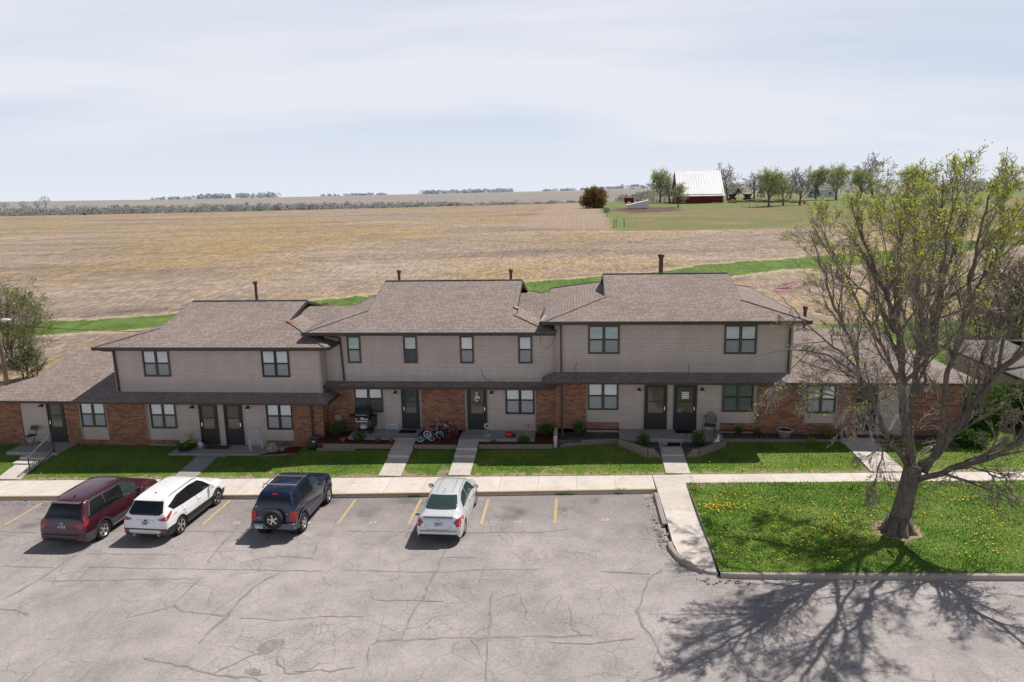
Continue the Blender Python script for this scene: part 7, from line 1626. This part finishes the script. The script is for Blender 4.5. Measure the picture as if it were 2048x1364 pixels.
root = empty('ladybird_ornament',(-3.05,31.2,.665),'red ladybird ornament lying on the porch between the flower stakes','garden ornament'); mb = MB(); mb.ball((0,0,.12),.2,.16,.15,14,8); mb.build('shell',M['red_plastic'],root,(0,0,0),True); mb = MB(); mb.ball((.22,-.02,.09),.09,.09,.08,10,6); mb.build('head',M['black_metal'],root,(0,0,0),True); mb = MB()
for x, y, z in ((-.06,-.12,.2),(.07,-.11,.2),(-.1,-.02,.245),(.06,.0,.26),(0,-.15,.13)): mb.ball((x,y,z),.03,.03,.02,7,5)
mb.build('spot',M['black_metal'],root,(0,0,0),True)
root = empty('rabbit_statue',(6.02,30.42,.72),'small white rabbit statue at the right end of the retaining wall','statue'); mb = MB(); mb.ball((0,0,.10),.13,.09,.11,12,8); mb.ball((.0,-.02,.14),.08,.08,.10,12,8); mb.ball((.05,-.04,.27),.062,.055,.06,12,8); mb.ball((.035,-.02,.37),.016,.014,.08,8,6); mb.ball((.075,-.01,.36),.016,.014,.08,8,6); mb.ball((-.13,0,.07),.045,.04,.04,8,6); mb.build('figure',M['white_paint'],root,(0,0,0),True)
for x, y, lab in ((4.72,30.5,'thin black garden stake near the black doormat'),(6.2,31.0,'thin black garden stake at the right end of the raised porch')):
    mb = MB(); mb.tube([(x,y,.7),(x,y,1.12)],.01,5); mb.ball((x,y,1.13),.035,.035,.02,8,5); tag(mb.build('garden_stake',M['black_metal'],None,(x,y,.7)),lab,'garden stake')
# bicycles heaped by the wall
def bicycle(loc, rot, label, r, frame, rim, tyre='rubber', seat='black_plastic', grips='black_plastic', extra=None):
    root = empty('bicycle',loc,label,'bicycle','children bicycles heaped against the brick wall'); root.rotation_euler = rot; wb = r*3.1; hb = r*1.0
    for x, fork in ((-wb/2,0),(wb/2,1)):
        mb = MB(); mb.ring((x,0,r),(0,1,0),r*.93,r*.10,28,7); o = mb.build('wheel',M[tyre],root,(0,0,0),True); mb = MB(); mb.ring((x,0,r),(0,1,0),r*.80,r*.045,28,5)
        for k in range(14): a = 6.283*k/14; mb.bar((x,0,r),(x+math.cos(a)*r*.8,0,r+math.sin(a)*r*.8),.004,.004)
        mb.lathe((x,0,r),(0,1,0),[(0,.03),(.025,.03),(.025,-.03),(0,-.03)],8); mb.build('rim',M[rim],o,(0,0,0))
    bb = (-.06*r,0,r*.95); st = (-wb*.18,0,r*2.25); hd = (wb*.30,0,r*2.35); hd2 = (wb*.33,0,r*1.95); tr_ = r*.055; mb = MB()
    mb.tube([bb,st],tr_,8); mb.tube([st,hd],tr_,8); mb.tube([bb,hd2],tr_*1.15,8); mb.tube([hd,hd2],tr_*1.3,8)
    for s in (-1,1): mb.tube([(bb[0],s*.04,bb[2]),(-wb/2,s*.055,r)],tr_*.6,6); mb.tube([(st[0],s*.03,st[2]),(-wb/2,s*.055,r)],tr_*.55,6); mb.tube([(hd2[0],s*.045,hd2[2]),(wb/2,s*.055,r)],tr_*.8,6)
    mb.build('frame',M[frame],root,(0,0,0),True); mb = MB(); mb.tube([st,(st[0]-.03,0,st[2]+r*.35)],tr_*.8,6); mb.ball((st[0]-.05,0,st[2]+r*.40),r*.42,r*.22,r*.12,10,6); mb.build('saddle',M[seat],root,(0,0,0),True)
    mb = MB(); hz = hd[2]+r*.55; mb.tube([hd,(hd[0]-.02,0,hz)],tr_*.8,6); mb.tube([(hd[0]-.14*r,-r*.95,hz+r*.3),(hd[0]+.02,-r*.55,hz+r*.32),(hd[0],-r*.15,hz),(hd[0],r*.15,hz),(hd[0]+.02,r*.55,hz+r*.32),(hd[0]-.14*r,r*.95,hz+r*.3)],tr_*.65,7); hbq = mb.build('handlebar',M['silver_alloy'],root,(0,0,0),True); mb = MB()
    for s in (-1,1): mb.tube([(hd[0]-.16*r,s*r*.72,hz+r*.31),(hd[0]-.14*r,s*r*1.02,hz+r*.3)],tr_*.95,7)
    mb.build('grip',M[grips],hbq); mb = MB(); mb.lathe((bb[0],.05,bb[2]),(0,1,0),[(0,.012),(r*.30,.012),(r*.30,0),(0,0)],16); mb.bar((bb[0],.07,bb[2]),(bb[0]+r*.5,.07,bb[2]-r*.2),.02,.02); mb.bar((bb[0],-.07,bb[2]),(bb[0]-r*.5,-.07,bb[2]+r*.2),.02,.02); mb.box(bb[0]+r*.42,bb[0]+r*.62,.07,.16,bb[2]-r*.26,bb[2]-r*.16); mb.box(bb[0]-r*.62,bb[0]-r*.42,-.16,-.07,bb[2]+r*.14,bb[2]+r*.24); mb.build('pedal_crank',M['black_metal'],root)
    if extra:
        mb = MB(); mb.ball((hd[0]+r*.45,0,hd[2]-.02),r*.42,r*.36,r*.34,10,7); mb.build('basket',M[extra],root,(0,0,0),True)
    return root
bicycle((-6.1,31.55,.58),(R(-14),0,R(176)),'larger dark child bicycle with a silver frame leaning on the brick wall',.26,'silver_alloy','dark_grey_plastic'); bicycle((-6.02,31.28,.60),(R(-18),0,R(-4)),'child bicycle with orange-red wheel rims standing at the right of the heap',.245,'black_metal','orange_red_paint')
bicycle((-6.45,30.92,.66),(R(-48),R(10),R(24)),'turquoise child bicycle with white tyres on top of the heap',.185,'teal_paint','shed_white','white_tyre' if plain('white_tyre',(.62,.63,.64),.6,.3) else '','pink_plastic','pink_plastic'); bicycle((-6.72,30.62,.62),(R(-72),R(4),R(30)),'small turquoise child bicycle with a basket lying at the front of the heap',.165,'teal_paint','teal_paint','white_tyre','pink_plastic','pink_plastic','teal_paint')
bicycle((-6.1,30.86,.60),(R(-62),0,R(8)),'small bicycle with a red front wheel lying flat on the mulch',.19,'black_metal','orange_red_paint')
